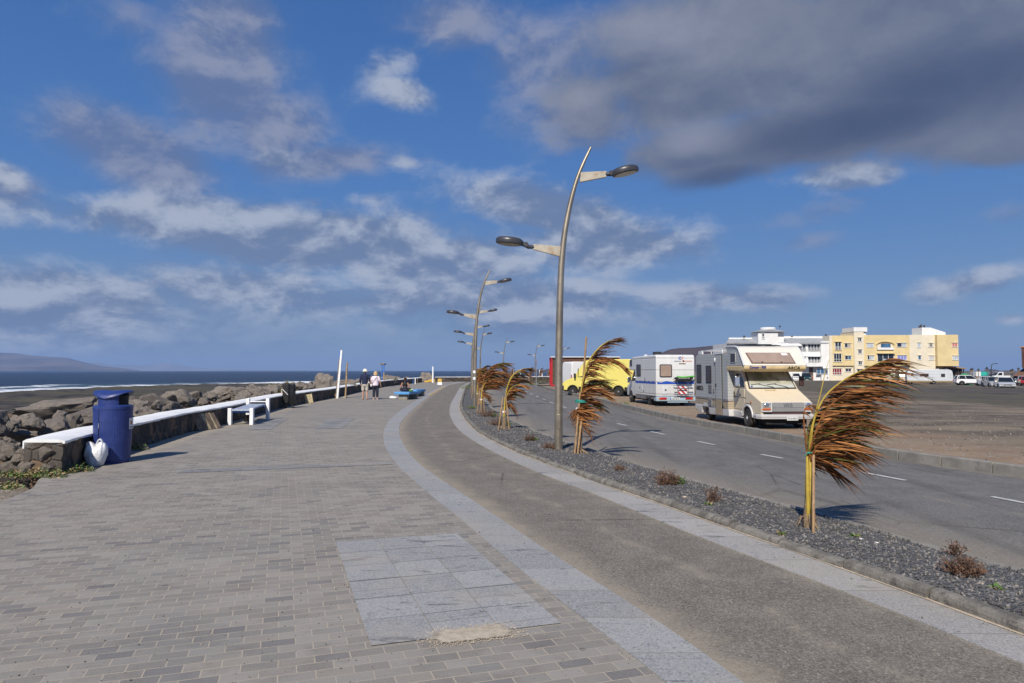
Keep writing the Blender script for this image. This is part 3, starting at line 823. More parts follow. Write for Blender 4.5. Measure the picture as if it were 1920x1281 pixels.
ridge('low_hills', [(1795, 699), (1820, 696.5), (1840, 696), (1856, 692.5), (1866, 693), (1876, 695.5), (1890, 694.5), (1905, 696), (1925, 694), (1960, 697), (2050, 700)], 2600, 500, M_HILL, 'low brown hills on the horizon beyond the parked cars', 6, basez=-.6)
ridge('low_hills', [(996, 699), (1002, 694), (1008, 692), (1014, 695), (1020, 694), (1028, 691.5), (1036, 693), (1060, 692), (1100, 694), (1160, 696), (1240, 699)], 2600, 500, M_HILL, 'low brown headland beyond the end of the road', 8, basez=-3.2)
# ================================================================== sea wall, boulders, weeds
def stonedisp(p, s):
    d, _ = mnoise.voronoi(p * s)
    e = d[1] - d[0]
    return min(1.0, e * 3.2)
def m_rubble(name, dark, lite, warm, s, grout=(.10, .09, .08)):
    m, k, b = newmat(name)
    pos = k.new('NewGeometry').outputs['Position']
    v = k.n.new('ShaderNodeTexVoronoi'); k.l.new(pos, v.inputs['Vector']); v.inputs['Scale'].default_value = s
    e = k.voro(pos, s, 'DISTANCE_TO_EDGE')
    sp = k.new('SeparateColor', Color=v.outputs['Color'])
    fin = k.noise(pos, 16, 7, .7); mid = k.noise(pos, 4, 5, .6)
    c = k.mix(sp.outputs[0], dark, lite)
    c = k.mix(k.math('MULTIPLY', k.smooth(sp.outputs[1], .70, .85), .8), c, warm)
    c = k.mix(k.math('MULTIPLY', k.smooth(fin, .52, .75), .5), c, tuple(min(1, q * 2.0) for q in lite))
    c = k.mix(k.math('MULTIPLY', k.smooth(fin, .46, .28), .6), c, tuple(q * .35 for q in dark))
    c = k.mix(k.smooth(e, .035, .008), c, grout)
    k.put(b, 'Base Color', c); b.inputs['Roughness'].default_value = .88; b.inputs['Specular IOR Level'].default_value = .25
    k.put(b, 'Normal', k.bump(k.math('ADD', k.math('MULTIPLY', fin, .5), k.math('MULTIPLY', k.smooth(e, .0, .1), .6)), .7, .04))
    return m
M_WALLST = m_rubble('dark lava masonry', (.038, .034, .032), (.095, .080, .068), (.20, .13, .08), 4.2, (.055, .050, .046))
M_WHITE = mat('white wall paint', (.80, .80, .79), .6, var=.06, vs=2.0, col2=(.62, .60, .56), c2s=7, c2a=.56, c2b=.75, bump=.15, bs=25, spec=.3)

def seawall(name, fpts, hts, thick, label, fine=True):
    "fpts: base line of the face towards the promenade; the body stands behind it"
    root = thing(name, label, 'sea wall', (fpts[0].x, fpts[0].y, 0))
    off = Vector((fpts[0].x, fpts[0].y, 0))
    d = [0.0]
    for a, b_ in zip(fpts, fpts[1:]): d.append(d[-1] + (b_ - a).length)
    xs_ = [p.x for p in fpts]; yy_ = [p.y for p in fpts]
    at = lambda s: Vector((float(np.interp(s, d, xs_)), float(np.interp(s, d, yy_)), 0))
    L = d[-1]; s = 0.0; st = []
    while s < L:
        st.append(s); s += min(1.6, max(.06, .06 + (s / 12) ** 2 * .12)) if fine else .5
    st.append(L)
    rows = []
    nz_ = 9 if fine else 4
    caprows = []
    for s in st:
        p = at(s); t = (at(min(L, s + .1)) - at(max(0, s - .1))).normalized(); n = Vector((t.y, -t.x, 0))
        if n.dot(Vector((0, 0, 0)) - Vector((p.x, p.y - 40, 0))) < 0 and fine: pass
        h = float(np.interp(s, [0, L], hts))
        ring = []
        for k_ in range(nz_ + 1):
            z = -.3 + (h - .02 + .3) * k_ / nz_
            q = p + Vector((0, 0, z))
            amp = .035 * stonedisp(q, 4.2) + .02 * mnoise.noise(q * 3)
            ring.append(q + n * (amp - .03))
        for k_ in range(5):
            q = p - n * thick * k_ / 4; ring.append(q + Vector((0, 0, h - .02 + .02 * k_ / 4)))
        ring.append(p - n * thick + Vector((0, 0, -.9)))
        rows.append([q - off for q in ring])
        # the painted top hangs a ragged few centimetres over the face
        drip = .035 + .030 * mnoise.noise(Vector((s * 1.9, 3, 0))) + .022 * mnoise.noise(Vector((s * 7.0, 5, 0)))
        un = .012 * mnoise.noise(Vector((s * 1.2, 8, 0)))
        o_ = .022 + .012 * mnoise.noise(Vector((s * 3.0, 1, 0)))
        cr = [p + n * o_ + Vector((0, 0, h - drip)), p + n * (o_ + .006) + Vector((0, 0, h + .005 + un)), p - n * .03 + Vector((0, 0, h + .03 + un)), p - n * thick * .5 + Vector((0, 0, h + .045 + un * 2)),
              p - n * (thick - .03) + Vector((0, 0, h + .05 + un)), p - n * (thick + .02) + Vector((0, 0, h + .02)), p - n * (thick + .02) + Vector((0, 0, h - .10)), p - n * .05 + Vector((0, 0, h - .05))]
        caprows.append([q - off for q in cr])
    # near end face
    mb = MB(); mb.rings(rows, True, True)
    mb.build('body', M_WALLST, root, smooth=50)
    mb = MB(); mb.rings(caprows, True, True)
    mb.build('capping', M_WHITE, root, smooth=45)
    return root
w1 = [Vector((float(WALLX(y)), y, 0)) for y in np.concatenate([np.linspace(11.25, 99, 160)])]
seawall('sea_wall', w1, (.54, .66), .55, 'long dark stone sea wall with white painted top along the promenade')
w2 = [Vector((-11.6, 104.2, 0)) + Vector((1, .42, 0)) * t for t in np.linspace(0, 24, 40)]
seawall('sea_wall', w2, (.70, .72), .5, 'far arm of the white topped wall crossing the end of the road', fine=False)

# the rough stone end of the wall, sunlit: lava stones set in mortar
def boulder_mesh(seed, sub=3, planes=13, rough=.10, flat=.8):
    rng = np.random.RandomState(seed)
    bm = bmesh.new(); bmesh.ops.create_icosphere(bm, subdivisions=sub, radius=1.0)
    N = rng.normal(size=(planes, 3)); N /= np.linalg.norm(N, axis=1)[:, None]
    D = rng.uniform(.55, .95, planes)
    sx = rng.uniform(.8, 1.25); sy = rng.uniform(.75, 1.1)
    for v in bm.verts:
        u = np.array(v.co); u /= np.linalg.norm(u)
        c = N @ u
        r = min(1.12, np.min(np.where(c > .05, D / np.maximum(c, .05), 9)))
        p = Vector(u)
        r *= 1 + rough * mnoise.fractal(p * 2.2 + Vector((seed, 0, 0)), 1.0, 2.0, 4)
        v.co = Vector((u[0] * r * sx, u[1] * r * sy, u[2] * r * flat))
    me = bpy.data.meshes.new('boulder'); bm.to_mesh(me); bm.free()
    me.polygons.foreach_set('use_smooth', [True] * len(me.polygons)); me.set_sharp_from_angle(angle=R(22))
    return me
def m_boulder(name, a, b2, c2):
    m, k, b = newmat(name)
    pos = k.new('TexCoord').outputs['Object']
    oi = k.n.new('ShaderNodeObjectInfo')
    n1 = k.noise(pos, 2.6, 9, .75); n2 = k.noise(pos, 9, 7, .78); w = k.noise(pos, 30, 3, .7)
    tone = k.mix(oi.outputs['Random'], a, b2)
    c = k.mix(k.smooth(n1, .38, .66), tone, c2)
    c = k.mix(k.math('MULTIPLY', k.smooth(n2, .54, .74), .55), c, tuple(min(1, q * 1.9) for q in c2))
    c = k.mix(k.math('MULTIPLY', k.smooth(n2, .47, .30), .7), c, tuple(q * .35 for q in a))
    k.put(b, 'Base Color', c); b.inputs['Roughness'].default_value = .85; b.inputs['Specular IOR Level'].default_value = .3
    k.put(b, 'Normal', k.bump(k.math('ADD', k.math('ADD', n2, k.math('MULTIPLY', n1, 1.6)), k.math('MULTIPLY', w, .4)), 0.7, .08))
    return m
M_BOUL = m_boulder('lava boulder', (.115, .102, .094), (.225, .195, .170), (.255, .215, .175))
M_BOULW = m_boulder('warm lava boulder', (.15, .10, .065), (.20, .14, .09), (.26, .18, .11))
BM_ = [boulder_mesh(100 + i, 4, 15 + i % 6, .15 + .03 * (i % 4), .66 + .05 * (i % 6)) for i in range(14)]
BL_ = [boulder_mesh(300 + i, 3, 14, .16, .8) for i in range(8)]
for me in BM_ + BL_: me.materials.append(M_BOUL)
BW_ = []
for i in range(3):
    me = boulder_mesh(500 + i, 3, 12, .1, .8); me.materials.append(M_BOULW); BW_.append(me)
GRP_B = 'lava boulders heaped behind the sea wall'
LBL_B = 'rough grey brown lava boulder heaped with others behind the sea wall'
nb_ = [0]
def boulder(x, y, z, s, rng, meshes=BM_, label=None, sq=(1, 1, 1), rz=None, group=GRP_B, cat='boulder'):
    o = bpy.data.objects.new('boulder', rng.choice(meshes)); COL.objects.link(o)
    o.location = (x, y, z); o.scale = (s * sq[0], s * sq[1], s * sq[2])
    o.rotation_euler = (rng.uniform(-.35, .35), rng.uniform(-.35, .35), rng.uniform(0, 6.28) if rz is None else rz)
    tag(o, label or LBL_B, cat, group if label is None else None); nb_[0] += 1
    return o
rng = random.Random(21)
def wallback(y): return float(WALLX(max(y, 10.8))) - .62
# standouts seen in the photograph
def bat(px, py, Y, s, label, sq=(1, 1, 1), meshes=BM_, rz=None):
    p = PY(px, py, Y); return boulder(p.x, p.y, p.z, s, rng, meshes, label, sq, rz)
bat(120, 768, 21.0, .95, 'largest flat topped brown slab boulder left of the blue litter bin', (1.5, .9, .62), BM_[:1], .3)
bat(172, 783, 19.0, .62, 'squat grey boulder with flat face directly behind the litter bin', (1.2, 1, .75), BM_[1:2], 1.0)
bat(62, 792, 22.5, .62, 'low dark boulder under the overhang of the brown slab', (1.6, 1, .6), BM_[2:3], 2.0)
bat(30, 800, 17.5, .50, 'pointed grey boulder near the left edge of the shore', (1, 1, 1.1), BM_[3:4], .6)
bat(118, 812, 15.4, .36, 'round dark boulder just behind the white wall top by the bin', (1, 1, .95), BM_[5:6], 0)
bat(85, 818, 15.8, .42, 'tilted long boulder lying behind the near wall end', (1.5, .8, .6), BM_[6:7], .4)
bat(8, 786, 18.5, .26, 'small orange brown stone on the boulders at the left edge', (1, 1, 1), BW_[:1])
bat(608, 719, 46, .72, 'tall brown boulder standing above the wall by the timber posts', (1.25, .9, 1.35), BM_[4:5], .2)
bat(655, 722, 52, .50, 'low boulder above the wall between timber posts and walking couple', (1.3, .9, .9), BM_[7:8], .2)
bat(730, 713, 78, .85, 'rounded boulder rising over the wall beside the blue frame', (1.4, .9, .9), BM_[8:9], .2)
bat(799, 711, 101, 1.15, 'big rounded boulder filling the gap between the two walls', (1.2, .9, 1.15), BM_[9:10], .2)
bat(300, 768, 22, .70, 'broad grey brown boulder above the slatted pallet', (1.5, 1, .75), BM_[10:11], .9)
bat(252, 772, 20.5, .60, 'angular brown boulder right of the litter bin hood', (1, 1, 1), BM_[11:12], 1.2)
bat(345, 752, 27, .62, 'large jagged boulder behind the wall left of the white bench', (1.2, 1, .9), BM_[12:13], .1)
bat(418, 738, 36, .75, 'dark jagged boulder cluster top behind the white bench', (1.3, 1, .8), BM_[13:14], .5)
# the rest of the bank
placed = []
for i in range(2600):
    if len(placed) >= 262: break
    y = 9.2 + (rng.random() ** 2.2) * 88
    near = y < 34
    off = (rng.random() ** 1.15) * (11.5 if near else 7.5)
    if y < 11.3:
        x = -8.95 - off * 1.0
    else: x = wallback(y) - .25 - off
    if x < -.77 * y - 1.0: continue
    s = rng.choice([.20, .24, .28, .33, .40, .50]) * (1.0 if near else 1.2) * (1 + .02 * max(0, y - 30) * .35)
    if any((x - a) ** 2 + (y - b_) ** 2 < ((s + c_) * .60) ** 2 for a, b_, c_ in placed): continue
    placed.append((x, y, s))
    d = off
    top = float(np.interp(d, [0, 1.0, 2.5, 5, 8, 12], [.35, .62, .66, .45, -.10, -1.2])) + (0 if y > 12.5 else -.40)
    boulder(x, y, top - s * .35 + rng.uniform(-.12, .12), s, rng, BM_ if s > .44 else BL_ + BM_)
# smaller rubble between them: past counting, one mass
mb = MB()
src = []
for me in BL_[:5]:
    bmx = bmesh.new(); bmesh.ops.create_icosphere(bmx, subdivisions=1, radius=1.0)
    r2 = random.Random(len(src)); src.append(([Vector(v.co) * r2.uniform(.7, 1.15) for v in bmx.verts], [[v.index for v in f.verts] for f in bmx.faces])); bmx.free()
for i in range(5200):
    y = 8.6 + (rng.random() ** 2.0) * 70
    off = rng.random() ** 1.2 * 16
    x = (-7.2 - (11.3 - y) * -.1 - off * 1.1) if y < 11.3 else wallback(y) - .05 - off
    if y < 11.3 and (x > -8.3 or (x > -8.7 and rng.random() < .6)): continue
    z = float(bankz(np.array(x), np.array(y))) if y > 10.8 else -.08 - .04 * off
    s = rng.choice([.03, .05, .07, .10, .15, .2]) * rng.uniform(.8, 1.3)
    vs, fs = rng.choice(src); M = Euler((rng.uniform(0, 6), rng.uniform(0, 6), rng.uniform(0, 6))).to_matrix()
    mb.add([M @ Vector((v.x * s, v.y * s, v.z * s * .75)) + Vector((x, y, z + s * .4 + (.12 if off < 3 and y > 11.3 else 0))) for v in vs], fs)
o = mb.build('rubble', M_BOUL); tag(o, 'loose small lava rubble between the boulders on the shore bank', 'rubble', kind='stuff')

# stones of the wall's sunlit end
root = thing('wall_end', 'rough sunlit rubble masonry end of the sea wall at its near left', 'wall end', (-7.5, 11.2, 0))
endst = [(-7.60, 11.22, .08, .17), (-7.62, 11.20, .36, .16), (-7.90, 11.18, .10, .20), (-7.88, 11.20, .40, .15), (-8.18, 11.22, .12, .17), (-8.22, 11.24, .42, .17), (-8.45, 11.30, .20, .20), (-8.42, 11.30, .48, .14), (-7.75, 11.18, .24, .10), (-8.04, 11.16, .27, .12), (-8.32, 11.22, .29, .11), (-8.62, 11.4, .08, .18), (-8.66, 11.45, .34, .15)]
for (x, y, z, s) in endst:
    o = bpy.data.objects.new('stone', rng.choice(BL_ + BW_)); COL.objects.link(o); o.parent = root
    o.location = (x + 7.5, y - 11.2, z); o.scale = (s * 1.05, s * .6, s * 1.05); o.rotation_euler = (rng.uniform(-.3, .3), rng.uniform(-.3, .3), rng.uniform(-.3, .3))
mb = MB(); mb.box((-.60, .22, .02), (1.05, .34, .8)); mb.build('mortar', M_WALLST, root)

# --- plants: a clump of leafy stems
M_LEAF = mat('weed leaf', (.075, .115, .030), .6, var=.35, vs=20, col2=(.16, .15, .045), c2s=14, c2a=.5, c2b=.7)
M_LEAF2 = mat('fresh leaf', (.080, .170, .025), .6, var=.3, vs=20)
M_YGREEN = mat('yellow green leaf', (.20, .20, .035), .6, var=.35, vs=12)
M_DRYG = mat('dry straw', (.32, .24, .12), .8, var=.3, vs=12)
M_DRYB = mat('dry brown twig', (.135, .080, .052), .85, var=.35, vs=15)
M_DRYR = mat('reddish dry leaf', (.17, .085, .050), .85, var=.35, vs=15)
def clump(mb, c, rad, h, n, rng, leaf=.04, lw=.5, mats=(0,), stem=0.0, spread=1.0, up=.4):
    "n short stems in a dome, each with a few small leaf faces along it"
    for _ in range(n):
        a = rng.uniform(0, 2 * PI); rr = rad * math.sqrt(rng.random())
        b0 = Vector((c[0] + rr * .45 * math.cos(a), c[1] + rr * .45 * math.sin(a), c[2]))
        hh = h * (1 - .5 * (rr / max(rad, 1e-6)) ** 2) * rng.uniform(.55, 1.1)
        tip = Vector((c[0] + rr * spread * math.cos(a), c[1] + rr * spread * math.sin(a), c[2] + hh))
        m = rng.choice(mats)
        if stem:
            mid = (b0 + tip) / 2 + Vector((rng.uniform(-1, 1), rng.uniform(-1, 1), 0)) * rad * .12
            mb.tube([b0, mid, tip], [stem, stem * .8, stem * .4], 3, False, m)
        for k_ in range(rng.randint(3, 5)):
            t = rng.uniform(.25, 1.0); p = b0.lerp(tip, t)
            d = Vector((rng.uniform(-1, 1), rng.uniform(-1, 1), rng.uniform(-.2, 1) * up + .1)).normalized()
            q = d.cross(Vector((rng.uniform(-1, 1), rng.uniform(-1, 1), rng.uniform(-1, 1)))).normalized()
            L = leaf * rng.uniform(.6, 1.3); w = L * lw * .5
            mb.add([p, p + d * L * .5 + q * w, p + d * L, p + d * L * .5 - q * w], [(0, 1, 2, 3)], rng.choice(mats))
def plant(name, label, cat, loc, parts, group=None, seed=1):
    rng = random.Random(seed)
    root = thing(name, label, cat, loc, 0, group)
    for nm, mats, args in parts:
        mb = MB()
        for a in args: clump(mb, rng=rng, **a)
        mb.build(nm, mats, root, recalc=False)
    return root
def wp(px, py, z=0.0): return P(px, py, z)
k_ = 0
for (px, py, r, h, lab) in [(25, 896, .36, .16, 'sprawling green weed at the left edge below the wall end'), (60, 895, .36, .22, 'green weed growing in front of the rubble wall end'), (92, 896, .34, .20, 'yellowish green weed at the corner of the wall end'),
                            (8, 918, .25, .12, 'low dry green weed at the far left of the paving'), (148, 886, .28, .20, 'green weed beside the white plastic bag at the wall foot'), (256, 846, .26, .24, 'leafy weed at the wall foot right of the litter bin'), (122, 889, .18, .18, 'dark weed in the shade of the wall near its end')]:
    p = wp(px, py, -.02); k_ += 1
    plant('weed', lab, 'weed', p, [('leaves', [M_LEAF, M_LEAF2, M_DRYG], [dict(c=(0, 0, 0), rad=r * .8, h=h * .9, n=62, leaf=.045, mats=(0, 0, 2, 1, 2)), dict(c=(r * .6, -r * .2, 0), rad=r * .5, h=h * .6, n=26, leaf=.045, mats=(0, 2, 1, 2))])], None, 40 + k_)
p = PY(515, 744, 38)
plant('shore_bush', 'bright yellow green bush on the rocks behind the black trolley', 'bush', (p.x, p.y, -.35), [('foliage', [M_YGREEN, M_LEAF, M_DRYB], [dict(c=(0, 0, 0), rad=1.15, h=1.35, n=420, leaf=.13, mats=(0, 0, 0, 1)), dict(c=(.75, 0, .5), rad=.5, h=1.0, n=150, leaf=.12, mats=(0, 0, 2, 1)), dict(c=(-.8, -.2, .0), rad=.7, h=.75, n=160, leaf=.12, mats=(0, 1))]), ('stems', [M_DRYB], [dict(c=(.2, 0, .3), rad=.9, h=1.15, n=30, leaf=.05, mats=(0,), stem=.012)])], None, 77)
p = PY(140, 800, 13.3)
plant('dry_grass', 'straw coloured dry grass tuft behind the wall left of the bin', 'dry grass', (p.x, p.y, .15), [('stalks', [M_DRYG], [dict(c=(0, 0, 0), rad=.35, h=.5, n=26, leaf=.06, lw=.2, mats=(0,), stem=.006), dict(c=(.45, 0, 0), rad=.15, h=.75, n=8, leaf=.05, lw=.2, mats=(0,), stem=.006)])], None, 78)
# ================================================================== street lamps
M_POLE = mat('brushed steel pole', (.36, .305, .235), .42, .75, var=.18, vs=2.5, col2=(.20, .165, .12), c2s=4, c2a=.5, c2b=.8)
M_HEAD = mat('dark lamp housing', (.055, .055, .062), .38, .2, var=.15)
M_ARM = mat('weathered steel arm', (.40, .36, .29), .6, .15, var=.15, vs=5, col2=(.30, .17, .07), c2s=5, c2a=.48, c2b=.72)
M_LENS = mat('lamp glass', (.30, .27, .20), .25, 0, var=.1)
M_BAND = mat('white sticker band', (.75, .76, .76), .5, var=.05)
LAMP_PTS = [(0, 0), (.008, .8), (.012, 1.64), (.03, 2.75), (.065, 3.86), (.13, 4.53), (.25, 5.18), (.41, 5.78), (.565, 6.14), (.71, 6.42)]
LAMP_RAD = [.088, .082, .080, .074, .066, .060, .052, .042, .033, .024]
def make_lamp(label):
    root = thing('street_lamp', label, 'street lamp', (0, 0, 0), 0, 'leaning two armed street lamps along the road')
    mb = MB()
    # resample the leaning stem so that it bends smoothly
    zz = np.linspace(0, 6.42, 40)
    xx = np.interp(zz, [p[1] for p in LAMP_PTS], [p[0] for p in LAMP_PTS]); ker = np.hanning(9)[1:-1]; ker /= ker.sum()
    xx = np.convolve(np.pad(xx, 3, mode='reflect', reflect_type='odd'), ker, 'valid')
    rr = np.interp(zz, [p[1] for p in LAMP_PTS], LAMP_RAD)
    mb.tube([(x, 0, z) for x, z in zip(xx, zz)], list(rr), 20)
    mb.build('pole', M_POLE, root, smooth=50)
    mb = MB(); mb.box((.0, -.083, .62), (.075, .012, .30)); mb.build('access_door', M_POLE, root, bevel=.004)
    mb = MB(); mb.lathe([(.19, 0), (.19, .015), (.15, .022), (.1, .024)], 20); mb.build('base_plate', M_POLE, root, smooth=40)
    def arm(sgn, x0, zt, zb, x1, zt1, zb1, hx, hz, tilt):
        mb = MB()
        mb.prism([(x0, zb), (x1, zb1), (x1, zt1), (x0 + (.02 if sgn > 0 else -.02), zt)] if sgn > 0 else [(x0, zb), (x0, zt), (x1, zt1), (x1, zb1)], -.03, .03, 'XZ')
        a = mb.build('arm', M_ARM, root, bevel=.006)
        mb = MB(); zc = (zt1 + zb1) / 2
        ex = hx - sgn * .25
        mb.tube([(x1 - sgn * .02, 0, zc), (x1 + sgn * .10, 0, zc), ((x1 + ex) / 2 + sgn * .04, 0, (zc + hz) / 2 - .01), (ex + sgn * .03, 0, hz - sgn * math.sin(tilt) * .2)], [.042, .042, .05, .05], 10)
        mb.tube([((x1 + ex) / 2 + sgn * .02, -.06, (zc + hz) / 2 - .01), ((x1 + ex) / 2 + sgn * .02, .06, (zc + hz) / 2 - .01)], .05, 10)
        mb.build('bracket', M_HEAD, root, smooth=45)
        rot = Matrix.Rotation(-tilt, 3, 'Y')
        mb = MB(); prof = [(.245, -.055), (.285, -.045), (.292, .0), (.285, .045), (.245, .075), (.12, .092), (.0, .095)]
        mb.lathe(prof, 28)
        mb.v = [tuple(rot @ Vector((p[0], p[1] * .8, p[2])) + Vector((hx, 0, hz))) for p in mb.v]
        h = mb.build('lamp_head', M_HEAD, root, smooth=45)
        mb = MB(); mb.lathe([(.235, -.062), (.235, -.058)], 28)
        mb.v = [tuple(rot @ Vector((p[0], p[1] * .8, p[2])) + Vector((hx, 0, hz))) for p in mb.v]
        mb.build('lens', M_LENS, h)
    s = .01111
    arm(1, .47, (848 - 317) * s - .02, (848 - 338) * s, (1140 - 1047) * s, (848 - 316.5) * s, (848 - 328) * s, (1176 - 1047) * s, (848 - 314) * s - .03, R(12))
    arm(-1, .10, (848 - 461) * s, (848 - 482) * s, -(1047 - 1000) * s, (848 - 457) * s, (848 - 467) * s, -(1047 - 955) * s, (848 - 452) * s + .0, R(-6))
    return root
lamps = [((1047, 848), 0, 'nearest and tallest looking steel street lamp with two arms and a leaning top', 1.0),
         ((890, 764), 4, 'second street lamp, with white bands on its pole above the windblown palms', 1.0),
         ((886, 741), 3, 'street lamp just behind the white banded one, its heads seen lower down', 1.0),
         ((884, 729), 4, 'farthest of the three street lamps lined up behind the palms', 1.0),
         ((900, 723), -38, 'street lamp standing free above the thick palm clump', 1.0),
         ((943.5, 717), -18, 'street lamp left of the far bend, above the small leaning palm', 1.0),
         ((1003, 714), -20, 'street lamp on the inside of the bend beside the road sign', 1.0),
         ((1053, 712), -25, 'farthest street lamp, rising behind the red trailer', 1.0)]
lamp0 = None
for (px, py), rz, lab, sc_ in lamps:
    p = P(px, py, 0.0)
    if lamp0 is None:
        lamp0 = make_lamp(lab); lamp0.location = (p.x, p.y, .02); lamp0.rotation_euler = (0, 0, R(rz)); r = lamp0
    else: r = dup(lamp0, (p.x, p.y, 0.0), R(rz), lab)
    if py == 764:
        mb = MB(); mb.lathe([(.085, 1.28), (.085, 1.40)], 16); mb.lathe([(.085, 1.58), (.085, 1.70)], 16); mb.build('band', M_BAND, r, smooth=40)

# ================================================================== young palms, burnt brown and bent by the wind
PALM_M = [mat('palm brown', (.205, .078, .024), .75, var=.45, vs=14, spec=.2), mat('palm dark brown', (.080, .032, .012), .75, var=.4, vs=14, spec=.2), mat('palm tan', (.40, .175, .055), .7, var=.3, vs=14, spec=.25),
          mat('palm olive green', (.085, .090, .012), .5, var=.4, vs=10), mat('palm yellow stem', (.42, .30, .045), .5, var=.2, vs=8), mat('palm grey brown', (.16, .115, .08), .7, var=.35, vs=14)]
M_STAKE = mat('wooden stake', (.33, .20, .10), .7, var=.22, vs=9, col2=(.42, .28, .15), c2s=14)
M_TRUNK = mat('palm trunk fibre', (.23, .165, .105), .85, var=.35, vs=12, col2=(.10, .065, .04), c2s=18, bump=.6, bs=50)
M_TIE = mat('teal tie', (.02, .22, .18), .6, var=.1)
M_TAPE = mat('red white tape', (.55, .12, .10), .6, var=.1, col2=(.75, .72, .68), c2s=22, c2a=.45, c2b=.5)
def cat_pts(pts, n):
    pts = [Vector(p) for p in pts]; out = []
    ex = [pts[0] * 2 - pts[1]] + pts + [pts[-1] * 2 - pts[-2]]
    m_ = len(pts) - 1
    for i in range(n):
        u = i / (n - 1) * m_; k = min(int(u), m_ - 1); t = u - k
        a, b, c, d = ex[k:k + 4]
        out.append(.5 * ((2 * b) + (c - a) * t + (2 * a - 5 * b + 4 * c - d) * t * t + (3 * b - a - 3 * c + d) * t ** 3))
    return out
def frond(root, pts, L, n, rng, wind=(1, .05, -.22), mats=(0, 0, 1, 2), t0=.15, rad=.012, stem=4, w=.024, droop=.35, bare=False, name='frond', lscale=1.0):
    mb = MB(); wv = Vector(wind)
    c = cat_pts(pts, 22)
    rr = [rad * (1 - .8 * i / 21) for i in range(22)]
    mb.tube(c, rr, 6, True, stem)
    if not bare:
        ww_ = .74
        n = int(n * 1.3)
        for i in range(n):
            t = t0 + (1 - t0) * (i + rng.random()) / n
            u = t * 21; k = min(int(u), 20); p = c[k].lerp(c[k + 1], u - k)
            T = (c[k + 1] - c[k]).normalized()
            S = T.cross(Vector((0, 0, 1)));  S = S.normalized() if S.length > .05 else Vector((0, 1, 0))
            side = -1 if i % 2 else 1
            D = (T * rng.uniform(.25, .75) + S * side * rng.uniform(.12, .55) + wv * rng.uniform(.5, 1.15) + Vector((0, 0, rng.uniform(-.25, .15)))).normalized()
            l = L * (.50 + .62 * math.sin(PI * min(1, .12 + .80 * t))) * rng.uniform(.50, 1.12)
            if rng.random() < .14: l *= .5
            ww = w * ww_ * rng.uniform(.7, 1.25); m = rng.choice(mats)
            g = Vector((0, 0, -1)) * droop * rng.uniform(.3, 1.3); cu = wv * rng.uniform(.0, .35)
            nrm = D.cross(Vector((rng.uniform(-.5, .5), rng.uniform(-1, 1), rng.uniform(-.2, .9)))).normalized()
            tw = rng.uniform(-1.2, 1.2)
            vs = []; K = 6
            for q in range(K + 1):
                s = q / K
                pos = p + D * l * s + (g + cu) * l * s * s * .6
                wd = ww * (.35 + 1.0 * math.sin(PI * min(.5, s * 1.6))) * (1 - s ** 2.2) * .5 + .0006
                nn = Matrix.Rotation(tw * s, 3, D) @ nrm
                vs += [pos + nn * wd, pos - nn * wd]
            mb.add(vs, [(2 * q, 2 * q + 1, 2 * q + 3, 2 * q + 2) for q in range(K)], m)
    return mb.build(name, PALM_M, root, recalc=False)
def palm_at(px, py, label, z=.03):
    p = P(px, py, z); return thing('young_palm', label, 'palm', p, 0, 'young windblown palms planted in the gravel bed'), p
def loc_px(base, px0, py0):
    s = base.y / FPX
    def f(x, y, d=0.0): return ((x - px0) * s, d, (py0 - y) * s)
    return f
def stakes(root, lst, rad=.017):
    for a, b_ in lst:
        mb = MB(); mb.tube([a, b_], [rad, rad * .95], 8); mb.build('stake', M_STAKE, root, smooth=40)
# --- the nearest palm, right of the picture
rng = random.Random(3)
root, b = palm_at(1521, 992, 'nearest wind bent palm with long brown fronds and one wooden stake, at the right')
f = loc_px(b, 1521, 992)
mb = MB(); mb.tube([f(1516, 994), f(1515.5, 978), f(1516, 955), f(1517, 915)], [.060, .058, .042, .026], 12, True, 0)
for k_ in range(14):
    a = rng.uniform(0, 6.28); q = Vector((math.cos(a), math.sin(a), 0)); h0 = rng.uniform(.0, .16)
    p0 = Vector(f(1516, 994)) + q * .04 + Vector((0, 0, h0))
    mb.tube([p0, p0 + q * .03 + Vector((0, 0, .03)), p0 + q * rng.uniform(.04, .11) + Vector((0, 0, -h0 * .75 + .01))], [.016, .012, .003], 4, True, 0)
mb.build('trunk', M_TRUNK, root, smooth=60)
mb = MB()
mb.tube([f(1514, 972, -.03), f(1513.5, 925, -.03), f(1514.5, 880, -.02), f(1516, 850)], [.022, .021, .018, .012], 8)
mb.tube([f(1518.5, 968, -.05), f(1517.5, 925, -.05), f(1518.5, 880, -.04), f(1520, 850, -.02)], [.019, .018, .016, .012], 8)
mb.tube([f(1514, 930, .02), f(1515, 900, .02), f(1517, 872, .01)], [.013, .013, .010], 8)
mb.build('leaf_stalks', PALM_M[4], root, smooth=60)
